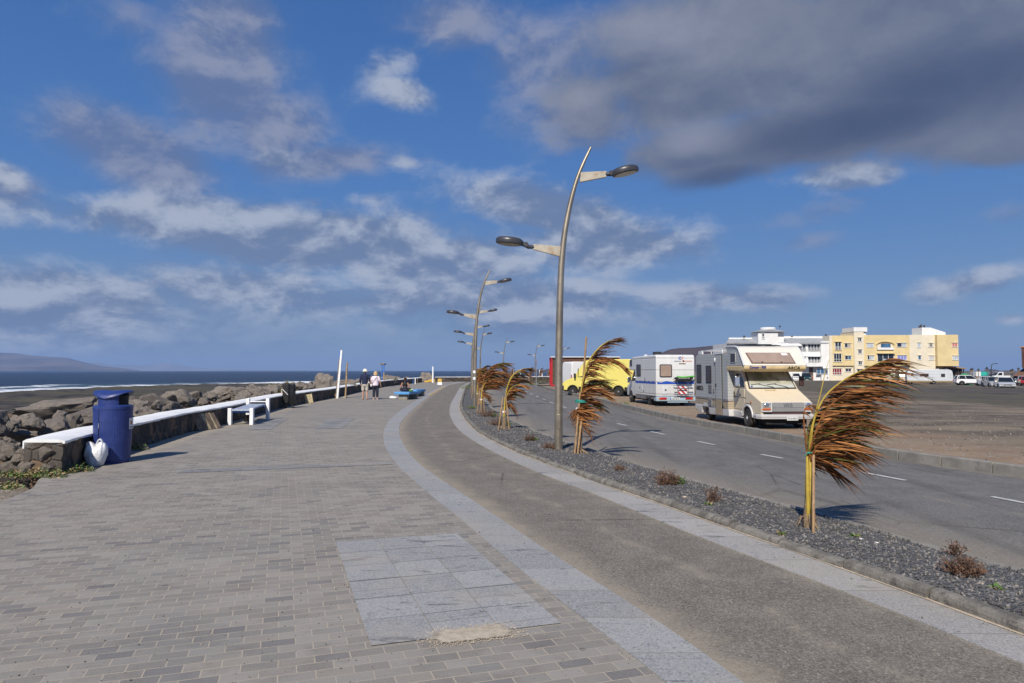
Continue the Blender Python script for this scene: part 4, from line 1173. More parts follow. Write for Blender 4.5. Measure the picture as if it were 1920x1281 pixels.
fr = [
    ([f(1521, 880), f(1527, 812, .03), f(1552, 752, .05), f(1592, 716, .05), f(1634, 694, .04), f(1668, 678, .02)], .64, 120, dict(mats=(0, 0, 2, 1, 3, 1), rad=.013, t0=.28, wind=(1, .1, -.20), droop=.42, w=.019)),
    ([f(1521, 880), f(1526, 825, -.03), f(1546, 775, -.06), f(1582, 742, -.08), f(1622, 728, -.08)], .60, 110, dict(mats=(0, 2, 0, 1, 3, 1), stem=0, t0=.2, wind=(1, -.1, -.24), droop=.3, w=.021)),
    ([f(1520, 885), f(1523, 840, .05), f(1538, 796, .1), f(1566, 766, .14), f(1604, 758, .14)], .54, 110, dict(mats=(3, 3, 0, 3, 1, 2), stem=3, t0=.1, wind=(1, .1, -.22), droop=.3, w=.021)),
    ([f(1519, 885), f(1519, 842, -.05), f(1531, 806, -.08), f(1560, 786, -.1), f(1592, 790, -.1)], .54, 100, dict(mats=(0, 2, 1, 0, 3), stem=0, t0=.1, wind=(1, -.1, -.25), droop=.3, w=.021)),
    ([f(1519, 880), f(1521, 848, .0), f(1535, 826, .06), f(1562, 816, .08), f(1588, 826, .08)], .48, 90, dict(mats=(3, 3, 1, 0, 2), stem=3, t0=.05, wind=(1, 0, -.25), droop=.25, w=.021)),
    ([f(1520, 885), f(1522, 838, .09), f(1534, 800, .16), f(1558, 776, .2), f(1590, 772, .2)], .56, 100, dict(mats=(3, 1, 3, 0), stem=3, t0=.05, wind=(1, .1, -.30), droop=.3, w=.026)),
    ([f(1520, 880), f(1520, 852, -.08), f(1530, 832, -.12), f(1552, 826, -.15), f(1574, 840, -.15)], .48, 80, dict(mats=(0, 1, 0, 2), stem=0, t0=.05, wind=(1, -.1, -.35), droop=.35, w=.022)),
    ([f(1520, 868), f(1527, 852, -.03), f(1542, 846, -.05), f(1560, 856, -.06)], .46, 64, dict(mats=(0, 1, 0, 2), stem=1, t0=.0, wind=(1, -.1, -.42), droop=.5, w=.022)),
    ([f(1520, 880), f(1526, 866, .03), f(1540, 864, .05), f(1556, 876, .06)], .40, 44, dict(mats=(0, 1, 1), stem=1, t0=.0, wind=(1, .1, -.75), droop=.5, w=.018)),
    ([f(1517, 870), f(1513, 820), f(1511, 782), f(1519, 764), f(1533, 764)], .10, 14, dict(mats=(0, 1), stem=0, t0=.2, rad=.011, wind=(.3, 0, -.8), w=.016)),
]
for pts, L, n_, kw in fr: frond(root, pts, L, n_, rng, **kw)
frond(root, [f(1520, 870), f(1528, 800), f(1543, 742), f(1552, 705), f(1561, 677)], .3, 0, rng, bare=True, rad=.010, stem=4, name='spear_leaf')
gp = P(1525, 1006, .02) - b; stakes(root, [((gp.x, gp.y, -.03), f(1522.5, 853, -.07))], .016)
mb = MB(); mb.tube([f(1513, 851, -.04), f(1526, 850, -.05)], .012, 8); mb.tube([f(1513, 851, -.04), f(1507, 856, -.06)], .004, 5); mb.build('tie', M_TIE, root, smooth=60)
# --- second palm, before the yellow van
root, b = palm_at(1086, 851, 'palm with a very tall stake standing before the yellow van')
f = loc_px(b, 1086, 851)
mb = MB(); mb.tube([f(1086, 853), f(1087, 836), f(1088, 815), f(1089, 790)], [.075, .055, .045, .03], 12)
for k_ in range(16):
    a = rng.uniform(0, 6.28); q = Vector((math.cos(a), math.sin(a), 0)); p0 = Vector(f(1086, 852)) + q * .05
    mb.tube([p0 + Vector((0, 0, .1)), p0 + q * .08 + Vector((0, 0, .06)), p0 + q * .14], [.014, .01, .003], 4)
mb.build('trunk', M_TRUNK, root, smooth=60)
mb = MB(); mb.tube([f(1087, 830, -.03), f(1088, 800, -.03), f(1091, 765, -.02), f(1093, 735)], [.026, .024, .020, .014], 8); mb.build('leaf_stalks', PALM_M[4], root, smooth=60)
fr = [
    ([f(1088, 790), f(1092, 730, .05), f(1102, 686, .06), f(1120, 658, .04), f(1138, 643, .02), f(1150, 638)], .42, 100, dict(stem=4, rad=.026, mats=(0, 1, 1, 5), t0=.35, wind=(1, .0, .12), droop=.4, w=.018)),
    ([f(1088, 790), f(1093, 725, -.1), f(1106, 686, -.14), f(1128, 672, -.14), f(1150, 678, -.14), f(1166, 692, -.1)], .38, 110, dict(stem=1, rad=.020, mats=(0, 0, 1, 2), t0=.25, wind=(1, -.1, -.35), droop=.4, w=.024)),
    ([f(1087, 790), f(1090, 745, .1), f(1098, 722, .14), f(1114, 714, .15), f(1130, 722, .15)], .46, 100, dict(stem=3, mats=(3, 3, 1, 0), t0=.1, wind=(1, .1, -.18), droop=.35, w=.024)),
    ([f(1086, 795), f(1087, 752, -.1), f(1094, 730, -.16), f(1110, 728, -.2), f(1126, 738, -.2)], .48, 96, dict(stem=0, mats=(0, 2, 0, 1), t0=.1, wind=(1, -.1, -.28), droop=.4, w=.024)),
    ([f(1087, 800), f(1085, 770, .0), f(1090, 752, .05), f(1104, 752, .1), f(1118, 764, .1)], .46, 90, dict(stem=0, mats=(0, 1, 3, 0), t0=.0, wind=(1, .0, -.25), droop=.4, w=.022)),
    ([f(1087, 805), f(1080, 785, -.08), f(1079, 770, -.12), f(1088, 766, -.14), f(1104, 776, -.16)], .48, 80, dict(stem=0, mats=(0, 2, 0), t0=.0, wind=(1, -.1, -.4), droop=.5, w=.020)),
    ([f(1088, 805), f(1084, 790, .1), f(1082, 775, .14), f(1078, 770, .16), f(1073, 776, .16)], .26, 70, dict(stem=1, mats=(0, 1, 5), t0=.0, wind=(.2, .0, -1), droop=.4, w=.018)),
    ([f(1089, 812), f(1091, 800, -.05), f(1096, 800, -.1), f(1102, 808, -.1)], .34, 16, dict(stem=1, mats=(0, 1, 5), t0=.0, wind=(.5, -.1, -1), droop=.3, w=.016)),
]
for pts, L, n_, kw in fr: frond(root, pts, L, n_, rng, **kw)
stakes(root, [(f(1076, 856, -.12), f(1088, 735, -.08)), (f(1081, 856, -.16), f(1093, 765, -.06)), (f(1088, 800, .08), f(1101, 633, .05))], .021)
for y_, r_ in ((753, .13), (791, .07)):
    mb = MB(); c_ = Vector(f(1091 if y_ == 753 else 1088, y_)); mb.lathe([(r_, -.03), (r_ + .006, 0), (r_, .03)], 14, c_); mb.build('tie', M_TIE, root, smooth=60)
mb = MB(); mb.lathe([(.075, -.03), (.08, 0), (.075, .03)], 14, Vector(f(1087, 768))); mb.build('tape', M_TAPE, root, smooth=60)

# --- the other palms: same kind, each grown separately
def palm(px, py, h, label, seed, lean=.28, thick=1.0, nst=2, dens=1.0, yellow=.4, nfr=7):
    rng = random.Random(seed)
    root, b = palm_at(px, py, label)
    mb = MB(); mb.tube([(0, 0, -.02), (.01, 0, h * .12), (.015, 0, h * .25), (.02, 0, h * .36)], [.075, .06, .05, .035], 10)
    for k_ in range(10):
        a = rng.uniform(0, 6.28); q = Vector((math.cos(a), math.sin(a), 0)); mb.tube([q * .05 + Vector((0, 0, .1)), q * .1 + Vector((0, 0, .06)), q * .16], [.014, .01, .003], 4)
    mb.build('trunk', M_TRUNK, root, smooth=60)
    mb = MB(); mb.tube([(.0, -.04, h * .2), (.02, -.04, h * .34), (.03, -.03, h * .5)], [.026, .024, .016], 8); mb.tube([(.04, .02, h * .2), (.05, .02, h * .34), (.03, .0, h * .48)], [.02, .018, .012], 8)
    mb.build('leaf_stalks', PALM_M[4], root, smooth=60)
    for i in range(nfr):
        u = i / (nfr - 1); top = h * (.98 - .40 * u) * rng.uniform(.95, 1.03); z0 = h * .34
        reach = h * (lean * (1.15 - .5 * u)) * rng.uniform(.7, 1.2); dy = rng.uniform(-.16, .16)
        pts = [(.02, 0, z0), (.03 + reach * .08, dy * .3, z0 + (top - z0) * .45), (.03 + reach * .35, dy * .7, z0 + (top - z0) * .80), (.03 + reach * .8, dy, z0 + (top - z0) * (.98 if i < 2 else .93)), (.03 + reach * 1.2, dy, z0 + (top - z0) * (1.0 if i == 0 else .84))]
        frond(root, pts, h * .22 * thick, int(50 * dens), rng, stem=4 if rng.random() < yellow else 0, rad=.018, mats=(0, 0, 1, 2, 5) if i % 3 else (0, 3, 1, 0), t0=.2, wind=(1, rng.uniform(-.25, .25), rng.uniform(-.3, .05)), droop=.4, w=.028)
    for i in range(3):
        a = rng.uniform(-.4, .5)
        pts = [(.02, 0, h * .36), (.05, a * .2, h * .42), (.12, a * .5, h * .40), (.2, a * .7, h * .34)]
        frond(root, pts, h * .20, int(24 * dens), rng, stem=1, rad=.010, mats=(0, 1, 5, 2), t0=.0, wind=(.7, rng.uniform(-.3, .3), -.6), droop=.5, w=.024)
    for i in range(nst):
        sx = (-.16, .15, .02)[i]; mb = MB(); mb.tube([(sx, -.10, -.02), (sx * .25 + .01, -.05, h * (.56 if i else .50))], .019, 8); mb.build('stake', M_STAKE, root, smooth=40)
    mb = MB(); mb.lathe([(.065, h * .26), (.07, h * .275), (.065, h * .29)], 12); mb.build('tape', M_TAPE, root, smooth=60)
    return root
root = palm(945, 806, 1.85, 'slim palm with yellow stem leaning right over the road, third from the camera', 11, lean=.34, thick=.75, dens=.85, yellow=.9)
palm(902, 776, 2.0, 'bushy brown palm spreading widest of the row behind the slim yellow one', 12, lean=.30, thick=1.5, nst=2, dens=1.5, nfr=9)
palm(894, 759, 1.95, 'brown palm just left of the bushy one with two stakes', 13, lean=.25, thick=1.2, dens=1.2)
palm(889, 748, 1.9, 'shaggy palm in front of the white banded street lamp', 14, lean=.2, thick=1.0)
palm(886, 738, 1.9, 'palm farthest back in the row under the lined up street lamps', 15, lean=.2, thick=1.0)
palm(941, 718.5, 2.1, 'small far palm at the foot of the lamp left of the bend', 16, lean=.15, thick=.8, dens=.7)
palm(957, 719, 2.0, 'small far palm peeping out left of the leaning frond at the bend', 17, lean=.15, thick=.8, dens=.7)
palm(992, 715, 2.2, 'small yellowish palm at the far wall left of the road sign', 18, lean=.2, thick=.8, dens=.7)
palm(1011, 714, 2.2, 'small palm between white posts right of the road sign', 19, lean=.2, thick=.8, dens=.7)
palm(1027, 714, 2.1, 'small palm at the far wall left of the red trailer', 20, lean=.2, thick=.8, dens=.7)

# --- dry shrubs and weeds in the gravel bed and along the lot
def shrub(px, py, r, h, label, seed, kind='dry', z=.03, n=90):
    p = P(px, py, z) if z > -.1 else G(px, py)
    tw = dict(c=(0, 0, 0), rad=r, h=h, n=n, leaf=.035, lw=.35, mats=(0, 0, 1), stem=.0035, spread=1.15)
    parts = [('twigs', [M_DRYB, M_DRYR], [tw])]
    if kind == 'mixed': parts.append(('leaves', [M_LEAF, M_LEAF2], [dict(c=(r * .8, .02, 0), rad=r * .7, h=h * .6, n=60, leaf=.035, mats=(0, 1), stem=.002)]))
    if kind == 'green': parts = [('leaves', [M_LEAF2, M_LEAF, M_DRYG], [dict(c=(0, 0, 0), rad=r, h=h, n=n, leaf=.05, mats=(0, 0, 1, 2), stem=.002)])]
    return plant('shrub' if kind != 'green' else 'weed', label, 'shrub' if kind != 'green' else 'weed', p, parts, None, seed)
shrub(1252, 912, .19, .26, 'dry brown shrub with a green side in the gravel bed left of the nearest palm', 1, 'mixed', n=150)
shrub(1336, 944, .11, .27, 'thin reddish twiggy shrub in the gravel bed nearest the palm', 2, n=42)
shrub(1163, 885, .12, .14, 'low dry brown shrub in the gravel bed right of the tall staked palm', 3, n=60)
shrub(1033, 843, .20, .17, 'dry shrub at the foot of the nearest street lamp', 4, n=90)
shrub(993, 828, .13, .20, 'small dark shrub between nearest lamp and slim palm', 5, 'mixed', n=80)
shrub(933, 799, .30, .32, 'reddish dry shrub left of the slim palm', 6, 'mixed', n=120)
shrub(913, 783, .34, .38, 'brown and green shrub at the foot of the bushy palm', 7, 'mixed', n=130)
shrub(1806, 1083, .15, .18, 'dense reddish brown shrub in the gravel bed at the lower right', 8, n=150)
shrub(1789, 1040, .10, .14, 'sparse red twigs by the road edge at the lower right', 9, n=26)
shrub(1603, 1010, .04, .03, 'tiny green weed in the gravel right of the nearest palm', 10, 'green', n=18)
shrub(1869, 1108, .03, .03, 'tiny bright green sprouts in the gravel at the right edge', 11, 'green', n=12)
shrub(1328, 948, .03, .03, 'tiny green sprout below the thin twiggy shrub', 12, 'green', n=10)
shrub(1467, 1003, .03, .02, 'tiny yellow green sprout at the kerb left of the nearest palm', 13, 'green', n=8)
shrub(885, 767, .25, .16, 'green weeds by the kerb below the white banded lamp', 14, 'green', n=60)
shrub(876, 729, .9, .5, 'bright green bush at the far end of the gravel bed', 15, 'green', n=140)
shrub(1139, 753, .5, .22, 'pale grass tuft on the earth behind the tall staked palm', 16, 'green', z=-.2, n=70)
shrub(1166, 759, .6, .20, 'grass tuft by the far kerb left of the white motorhome', 17, 'green', z=-.2, n=80)
shrub(1000, 722, 1.6, .35, 'low green patch on the corner inside the road bend', 18, 'green', z=-.2, n=160)
shrub(1025, 716.5, 3.0, .5, 'dull green low bushes beyond the bend left of the red trailer', 19, 'green', z=-.2, n=160)

# --- lava gravel: past counting, one mass
def stone_src(n_, seed):
    out = []
    for i in range(n_):
        bmx = bmesh.new(); bmesh.ops.create_icosphere(bmx, subdivisions=1, radius=1.0); r2 = random.Random(seed + i)
        ax = (r2.uniform(.8, 1.3), r2.uniform(.7, 1.0), r2.uniform(.5, .8))
        N = [Vector((r2.gauss(0, 1), r2.gauss(0, 1), r2.gauss(0, 1))).normalized() for _ in range(7)]
        vs = []
        for v in bmx.verts:
            r_ = min([1.0] + [.72 / max(.1, v.co.dot(q)) for q in N]); vs.append(Vector((v.co.x * ax[0], v.co.y * ax[1], v.co.z * ax[2])) * r_)
        out.append((vs, [[v.index for v in f_.verts] for f_ in bmx.faces])); bmx.free()
    return out
SRC = stone_src(8, 900)
M_GS = [mat('gravel dark', (.100, .096, .093), .9, var=.35, vs=3, spec=.25), mat('gravel grey', (.200, .188, .176), .9, var=.3, vs=3, spec=.25), mat('gravel pale', (.26, .23, .19), .9, var=.25, vs=3, spec=.25), mat('gravel blue grey', (.120, .124, .135), .85, var=.3, vs=3, spec=.3)]
mb = MB(); rng = random.Random(8)
for i in range(19000):
    y = 2.9 + (rng.random() ** 1.9) * 26
    a, b_ = float(G2R(y)) + KW, float(roadleft(y)) - .02
    t = rng.random(); x = a + (b_ - a) * t
    if x / max(y, .1) > .80: continue
    s = rng.choice([.005, .007, .009, .011, .015]) * rng.uniform(.8, 1.3) * (1 + .02 * y)
    z = .02 + .035 * math.sin(PI * t) + .025 * mnoise.noise(Vector((x * 1.7, y * 1.7, 0)))
    vs, fs = SRC[i % 8]; M = Euler((rng.uniform(0, 6), rng.uniform(0, 6), rng.uniform(0, 6))).to_matrix()
    mb.add([M @ v * s + Vector((x, y, z + s * .3)) for v in vs], fs, rng.choice((0, 0, 1, 1, 3, 3, 0, 1, 0, 1, 3, 0, 2) if rng.random() < .5 else (0, 1, 3)))
for i in range(2600):                                   # orange sand blown along the foot of the kerb and into its joints
    y = 2.9 + (rng.random() ** 1.7) * 30; x = float(G2R(y)) + abs(rng.gauss(0, .02)) * -1.2
    if x / y > .8: continue
    s = rng.choice([.003, .004, .006]) * rng.uniform(.8, 1.4)
    vs, fs = SRC[i % 8]; mb.add([v * s + Vector((x, y, .012 + s * .3)) for v in vs], fs, 2)
o = mb.build('gravel', M_GS, recalc=False); tag(o, 'dark lava gravel covering the planting bed beside the kerb', 'gravel', kind='stuff')
# a few pale stones that stand out
for (px, py, s, lab) in [(1614, 1011, .022, 'small white stone on the gravel right of the nearest palm'), (1643, 1018, .02, 'tan stone on the gravel right of the white one'), (1838, 1095, .02, 'pale stone on the gravel beside the dense lower right shrub'), (1303, 926, .025, 'pale stone between the two larger shrubs'), (1283, 932, .03, 'flat tan stones by the shrub with the green side'), (1353, 936, .02, 'pale pebble right of the thin twiggy shrub')]:
    p = P(px, py, .05); o = bpy.data.objects.new('stone', BL_[2].copy()); o.data.materials.clear(); o.data.materials.append(M_SANDP if 'white' not in lab else M_WHITE)
    COL.objects.link(o); o.location = p; o.scale = (s * 1.3, s, s * .8); tag(o, lab, 'stone')
# soil scattered on the ground of the car park near the kerb: small stones
mb = MB()
for i in range(5200):
    k_ = rng.random() ** 1.3; idx = int(k_ * (NR * .86)); p = RK[idx]
    t = RK[min(idx + 1, NR - 1)] - RK[max(idx - 1, 0)]; t = t / np.linalg.norm(t); nn = np.array([t[1], -t[0]])
    d = .2 + rng.random() ** 2.0 * 16
    x, y = p + nn * d + t * rng.uniform(-.2, .2)
    if y < 4: continue
    s = rng.choice([.008, .012, .016, .022, .035]) * rng.uniform(.8, 1.3)
    vs, fs = SRC[i % 8]; M = Euler((rng.uniform(0, 6), rng.uniform(0, 6), rng.uniform(0, 6))).to_matrix()
    mb.add([M @ v * s + Vector((x, y, lotz(x, y) + s * .3)) for v in vs], fs, rng.choice((0, 1, 2, 2)))
o = mb.build('loose_stones', M_GS, recalc=False); tag(o, 'small loose stones scattered over the brown earth by the far kerb', 'stones', kind='stuff')

# grit: specks of sand and stone strewn over paving, cycle path and road
mb = MB(); rng = random.Random(31)
for i in range(6500):
    y = 2.7 + (rng.random() ** 2.0) * 16; x = rng.uniform(-.78 * y, .78 * y)
    if x < float(WALLX(max(11, y))) + .1 or x < -6.2: continue
    a_, b_, c_, d_ = float(G1L(y)), float(G1R(y)), float(G2L(y)), float(G2R(y))
    if d_ < x < float(roadleft(y)) + .15: continue
    z = .001 if x < a_ else .0105 if x < b_ else .004 if x < c_ else .0125 if x < d_ else Z_ROAD + .012
    if x > d_ + 1 and x > float(np.interp(y, RK[:, 1], RK[:, 0])) - .3: continue
    s = rng.choice([.0015, .002, .0025, .0035, .005]) * rng.uniform(.7, 1.4) * (1 + y * .04)
    vs, fs = SRC[i % 8]; M = Euler((rng.uniform(0, 6), rng.uniform(0, 6), rng.uniform(0, 6))).to_matrix()
    mb.add([M @ v * s + Vector((x, y, z + s * .3)) for v in vs], fs, rng.choice((0, 0, 0, 1, 2, 2)))
o = mb.build('grit', M_GS, recalc=False); tag(o, 'loose specks of grit and sand strewn over paving and cycle path', 'grit', kind='stuff')
# ================================================================== things on the promenade
M_BLUE = mat('blue bin paint', (.020, .038, .165), .42, var=.12, vs=5, col2=(.035, .055, .19), c2s=10, spec=.45, bump=.05, bs=60)
M_BLACK = mat('black hollow', (.006, .006, .008), .8, var=.1)
M_LBL = mat('white label', (.72, .72, .70), .5, var=.05)
M_ORNG = mat('orange print', (.55, .16, .05), .5, var=.05)
M_DKTXT = mat('dark print', (.02, .02, .025), .5, var=.05)
# --- litter bin
b = P(210, 867, 0)
root = thing('litter_bin', 'tall dark blue litter bin with hooded top beside the wall', 'litter bin', b, R(0))
mb = MB()
N = 96; rs = []
for h, r, rib in [(0, .275, 0), (.05, .282, 0), (.06, .295, 1), (.55, .312, 1), (.98, .325, 1), (.99, .318, 0)]:
    rs.append([Vector(((r + (.0035 if (k_ % 2 and rib) else 0)) * math.cos(2 * PI * k_ / N), (r + (.0035 if (k_ % 2 and rib) else 0)) * math.sin(2 * PI * k_ / N), h)) for k_ in range(N)])
mb.rings(rs, True, True); body = mb.build('bin_body', M_BLUE, root, smooth=20)
mb = MB(); mb.lathe([(.331, .985), (.334, 1.0), (.330, 1.045), (.30, 1.062), (.252, 1.068)], 48, caps=False); mb.build('shoulder_ring', M_BLUE, root, smooth=35)
# neck with the opening cut on the right side
mb = MB(); a0, a1 = R(-40), R(38); n_ = 60
rs = [[], []]
for i in range(n_ + 1):
    a = a1 + (2 * PI - (a1 - a0)) * i / n_
    for q, z in ((0, 1.062), (1, 1.25)): rs[q].append(Vector((.25 * math.cos(a), .25 * math.sin(a), z)))
mb.rings(rs, False, False); mb.build('neck', M_BLUE, root, smooth=40)
mb = MB(); mb.lathe([(.235, 1.06), (.235, 1.245)], 32); mb.build('opening', M_BLACK, root, smooth=40)
# hood: a wide flattened shell drawn out to both sides
mb = MB(); rs = []
for t in np.linspace(0, 1, 9):
    zc = 1.235 + .095 * math.sin(t * PI / 2); sh = math.cos(t * PI / 2)
    ring = []
    for k_ in range(40):
        a = 2 * PI * k_ / 40; ca, sa = math.cos(a), math.sin(a)
        ex = .34 * abs(ca) ** 1.0; dip = .05 * (1 - abs(ca)) * (1 - t)
        ring.append(Vector((.345 * ca * max(.02, sh ** .7), .285 * sa * max(.02, sh ** .7), zc - dip + .075 * abs(ca) ** 2 * (1 - t))))
    rs.append(ring)
mb.rings(rs, True, True); mb.build('hood', M_BLUE, root, smooth=50)
mb = MB(); mb.box((-.075, -.318, .52), (.006, .012, .92)); mb.build('door_seam', M_BLACK, root)
mb = MB(); mb.box((-.070, -.322, .70), (.012, .01, .09)); mb.build('latch', mat('latch metal', (.3, .3, .3), .4, .7), root)
mb = MB(); am = R(-22)
for i in range(7):
    pass
rs = [[Vector((.334 * math.cos(R(-9 + 30 * i / 6)), .334 * math.sin(R(-9 + 30 * i / 6)), z)) for i in range(7)] for z in (.62, .82)]
mb.rings(rs, False, False); lb = mb.build('label', M_LBL, root, smooth=60)
mb = MB()
for z0, z1, a_, b_ in ((.70, .77, -3, 7),): mb.rings([[Vector((.336 * math.cos(R(a_ + (b_ - a_) * i / 3)), .336 * math.sin(R(a_ + (b_ - a_) * i / 3)), z)) for i in range(4)] for z in (z0, z1)], False, False)
mb.build('label_print', M_ORNG, lb)
mb = MB()
for z0 in (.64, .655): mb.rings([[Vector((.336 * math.cos(R(-7 + 24 * i / 3)), .336 * math.sin(R(-7 + 24 * i / 3)), z)) for i in range(4)] for z in (z0, z0 + .008)], False, False)
mb.build('label_print', M_DKTXT, lb)

# --- white plastic bag
M_BAG = mat('white plastic', (.70, .71, .73), .35, var=.06, spec=.4, bump=.8, bs=13)
b = P(182, 873, 0)
root = thing('plastic_bag', 'full white plastic carrier bag with two loop handles against the bin', 'plastic bag', (b.x, b.y - .05, 0))
mb = MB(); rs = []
for t, rx, ry in [(0, .10, .09), (.02, .125, .11), (.10, .155, .135), (.20, .18, .15), (.28, .185, .145), (.34, .175, .115), (.39, .155, .07), (.43, .12, .03)]:
    ring = []
    for k_ in range(72):
        a = 2 * PI * k_ / 72; w = 1 + .045 * math.sin(a * 11 + 9 * t) * min(1, t * 4) + .12 * mnoise.fractal(Vector((math.cos(a) * 2.4, math.sin(a) * 2.4, t * 11)), .8, 2.0, 4)
        dz = -.11 * math.exp(-(math.cos(a) * 2.6 + .3) ** 2) * (t / .43) ** 3
        ring.append(Vector((rx * w * math.cos(a) + .03 * t, ry * w * math.sin(a), t + dz)))
    rs.append(ring)
mb.rings(rs, True, True); mb.build('bag_body', M_BAG, root, smooth=70)
for (cx_, w_, h_) in ((.085, .050, .10), (-.115, .034, .05)):
    mb = MB(); pts = [(cx_ - w_, -.02, .36), (cx_ - w_ * .9, -.02, .36 + h_ * .6), (cx_ - w_ * .3, -.02, .37 + h_), (cx_ + w_ * .4, -.02, .365 + h_), (cx_ + w_, -.02, .35 + h_ * .5), (cx_ + w_ * 1.1, -.02, .34)]
    mb.tube(cat_pts(pts, 16), .026, 6, True, None, .5); mb.build('handle', M_BAG, root, smooth=70)

# --- slatted wooden panel leaning on the wall
M_WOODG = mat('weathered wood', (.20, .145, .10), .8, var=.4, vs=5, col2=(.12, .095, .075), c2s=9, bump=.3, bs=40)
M_WOODL = mat('pale weathered wood', (.48, .39, .23), .8, var=.3, vs=7, bump=.3, bs=40)
a_, c_ = P(366, 809, 0), P(403, 801.5, 0)
mid = (a_ + c_) / 2; dirv = (c_ - a_); L_ = dirv.length
root = thing('wooden_pallet', 'slatted wooden pallet leaning against the dark wall left of the white bench', 'pallet', (mid.x + .20, mid.y - .12, 0), math.atan2(dirv.y, dirv.x) - R(14)); L_ = .95
rng = random.Random(5); x = -L_ / 2; tilt = Matrix.Rotation(R(-27), 3, 'X')
while x < L_ / 2:
    w = rng.choice([.05, .07, .09, .12])
    mb = MB(); mb.box(tilt @ Vector((x + w / 2 - .04, 0, .265)) , (w - .022, .02, .51 + rng.uniform(-.02, .015)), rot=tilt @ Matrix.Rotation(R(rng.uniform(-1, 1) - 7), 3, 'Y'))
    mb.build('slat', rng.choice((M_WOODG, M_WOODL)), root, bevel=.003)
    x += w
mb = MB()
for z in (.09, .42): mb.box(tilt @ Vector((-.05, .035, z)), (L_, .04, .07), rot=tilt)
mb.build('battens', M_WOODG, root, bevel=.003)

# --- white framed blue exercise bench
M_WPAINT = mat('white bench paint', (.78, .78, .78), .5, var=.06, col2=(.5, .48, .44), c2s=9, c2a=.6, c2b=.78)
M_BPAINT = mat('faded blue board', (.34, .38, .46), .6, var=.2, vs=6, col2=(.14, .20, .38), c2s=6)
M_BPAINT2 = mat('bright blue paint', (.035, .15, .48), .5, var=.15, vs=6)
p0, p1, p3 = P(431, 797, 0), P(472, 797, 0), P(502, 787.5, 0)
xd = (p1 - p0).normalized(); W_ = (p1 - p0).length; yd = (p3 - p1); D_ = yd.length
root = thing('exercise_bench', 'white framed outdoor bench with sloping blue board beside the wall', 'bench', p0, math.atan2(xd.y, xd.x))
Ml = Matrix.Rotation(-math.atan2(xd.y, xd.x), 3, 'Z'); q3 = Ml @ (p3 - p0); q1 = Vector((W_, 0, 0)); q2 = q3 - q1
for (q, h) in ((Vector((0, 0, 0)), .525), (q1, .525), (q2, .74), (q3, .74)):
    mb = MB(); mb.box((q.x, q.y, h / 2), (.115, .115, h)); mb.build('leg', M_WPAINT, root, bevel=.01)
mb = MB(); ins = Vector((.06, 0, 0))
A, B, C, D4 = Vector((.058, -.02, .49)), Vector((W_ - .058, -.02, .49)), q3 + Vector((-.058, -.07, .56)), q2 + Vector((.058, -.07, .56))
dn = Vector((0, 0, -.055)); mb.add([A, B, C, D4, A + dn, B + dn, C + dn, D4 + dn], [(0, 1, 2, 3), (7, 6, 5, 4), (0, 4, 5, 1), (1, 5, 6, 2), (2, 6, 7, 3), (3, 7, 4, 0)])
mb.build('board', M_BPAINT, root, bevel=.008)
mb = MB(); mb.box(((q2 + q3) / 2 + Vector((0, 0, .63))), (W_ - .1, .045, .035)); mb.build('rail', M_WPAINT, root, bevel=.005)
for q, w in ((Vector((W_ / 2, .12, .405)), W_ - .11), ((q2 + q3) / 2 + Vector((0, -.16, .475)), W_ - .11)):
    mb = MB(); mb.box(q, (w, .07, .07)); mb.build('crossbar', M_BPAINT2, root, bevel=.005)
p = P(463, 791, 0)
root = thing('bucket', 'small black bucket standing under the white framed bench', 'bucket', p)
mb = MB(); mb.lathe([(.085, 0), (.125, .22), (.13, .225), (.118, .22), (.08, .02)], 20); mb.build('pail', mat('black plastic', (.012, .012, .013), .45, var=.1), root, smooth=40)
mb = MB(); mb.tube(cat_pts([(-.125, 0, .21), (-.09, .0, .29), (0, 0, .32), (.09, 0, .29), (.125, 0, .21)], 12), .005, 5); mb.build('handle', M_HEAD, root)

# --- tall black trolley with bag strap
M_BLKFAB = mat('black fabric', (.006, .006, .008), .7, var=.3, vs=9, bump=.3, bs=50)
M_BLKPL = mat('black plastic', (.008, .008, .009), .4, var=.2, vs=9)
p = P(542, 765, 0)
root = thing('trolley', 'tall black covered trolley with pale strap standing against the wall', 'trolley', p, R(-8))
def rprism(mb, w, h, z0, t, y, x0=0.0, r=.1, tp=.0):
    pts = []
    for cx_, cz_, a0 in ((w / 2 - r, z0 + h - r, 0), (-w / 2 + r, z0 + h - r, 90), (-w / 2 + r, z0 + r, 180), (w / 2 - r, z0 + r, 270)):
        for k_ in range(6): pts.append((x0 + cx_ + r * math.cos(R(a0 + 18 * k_)), cz_ + r * math.sin(R(a0 + 18 * k_))))
    mb.prism(pts, y - t / 2, y + t / 2, 'XZ')
mb = MB(); rprism(mb, .27, .98, .13, .20, .0, .14, .11); mb.build('cover', M_BLKPL, root, bevel=.03, smooth=50)
mb = MB(); rprism(mb, .32, .92, .18, .24, -.06, -.10, .13); mb.build('bag', M_BLKFAB, root, bevel=.05, smooth=50)
mb = MB(); mb.tube(cat_pts([(-.27, -.20, .78), (-.24, -.22, .86), (-.10, -.20, .73), (.03, -.19, .60)], 14), .014, 6); mb.tube(cat_pts([(-.28, -.18, .80), (-.28, -.19, .70), (-.22, -.2, .63)], 8), .012, 6); mb.build('strap', M_LBL, root, smooth=60)
mb = MB(); mb.ell((-.27, -.16, .67), (.035, .03, .04)); mb.build('orange_tab', M_ORNG, root, smooth=60)
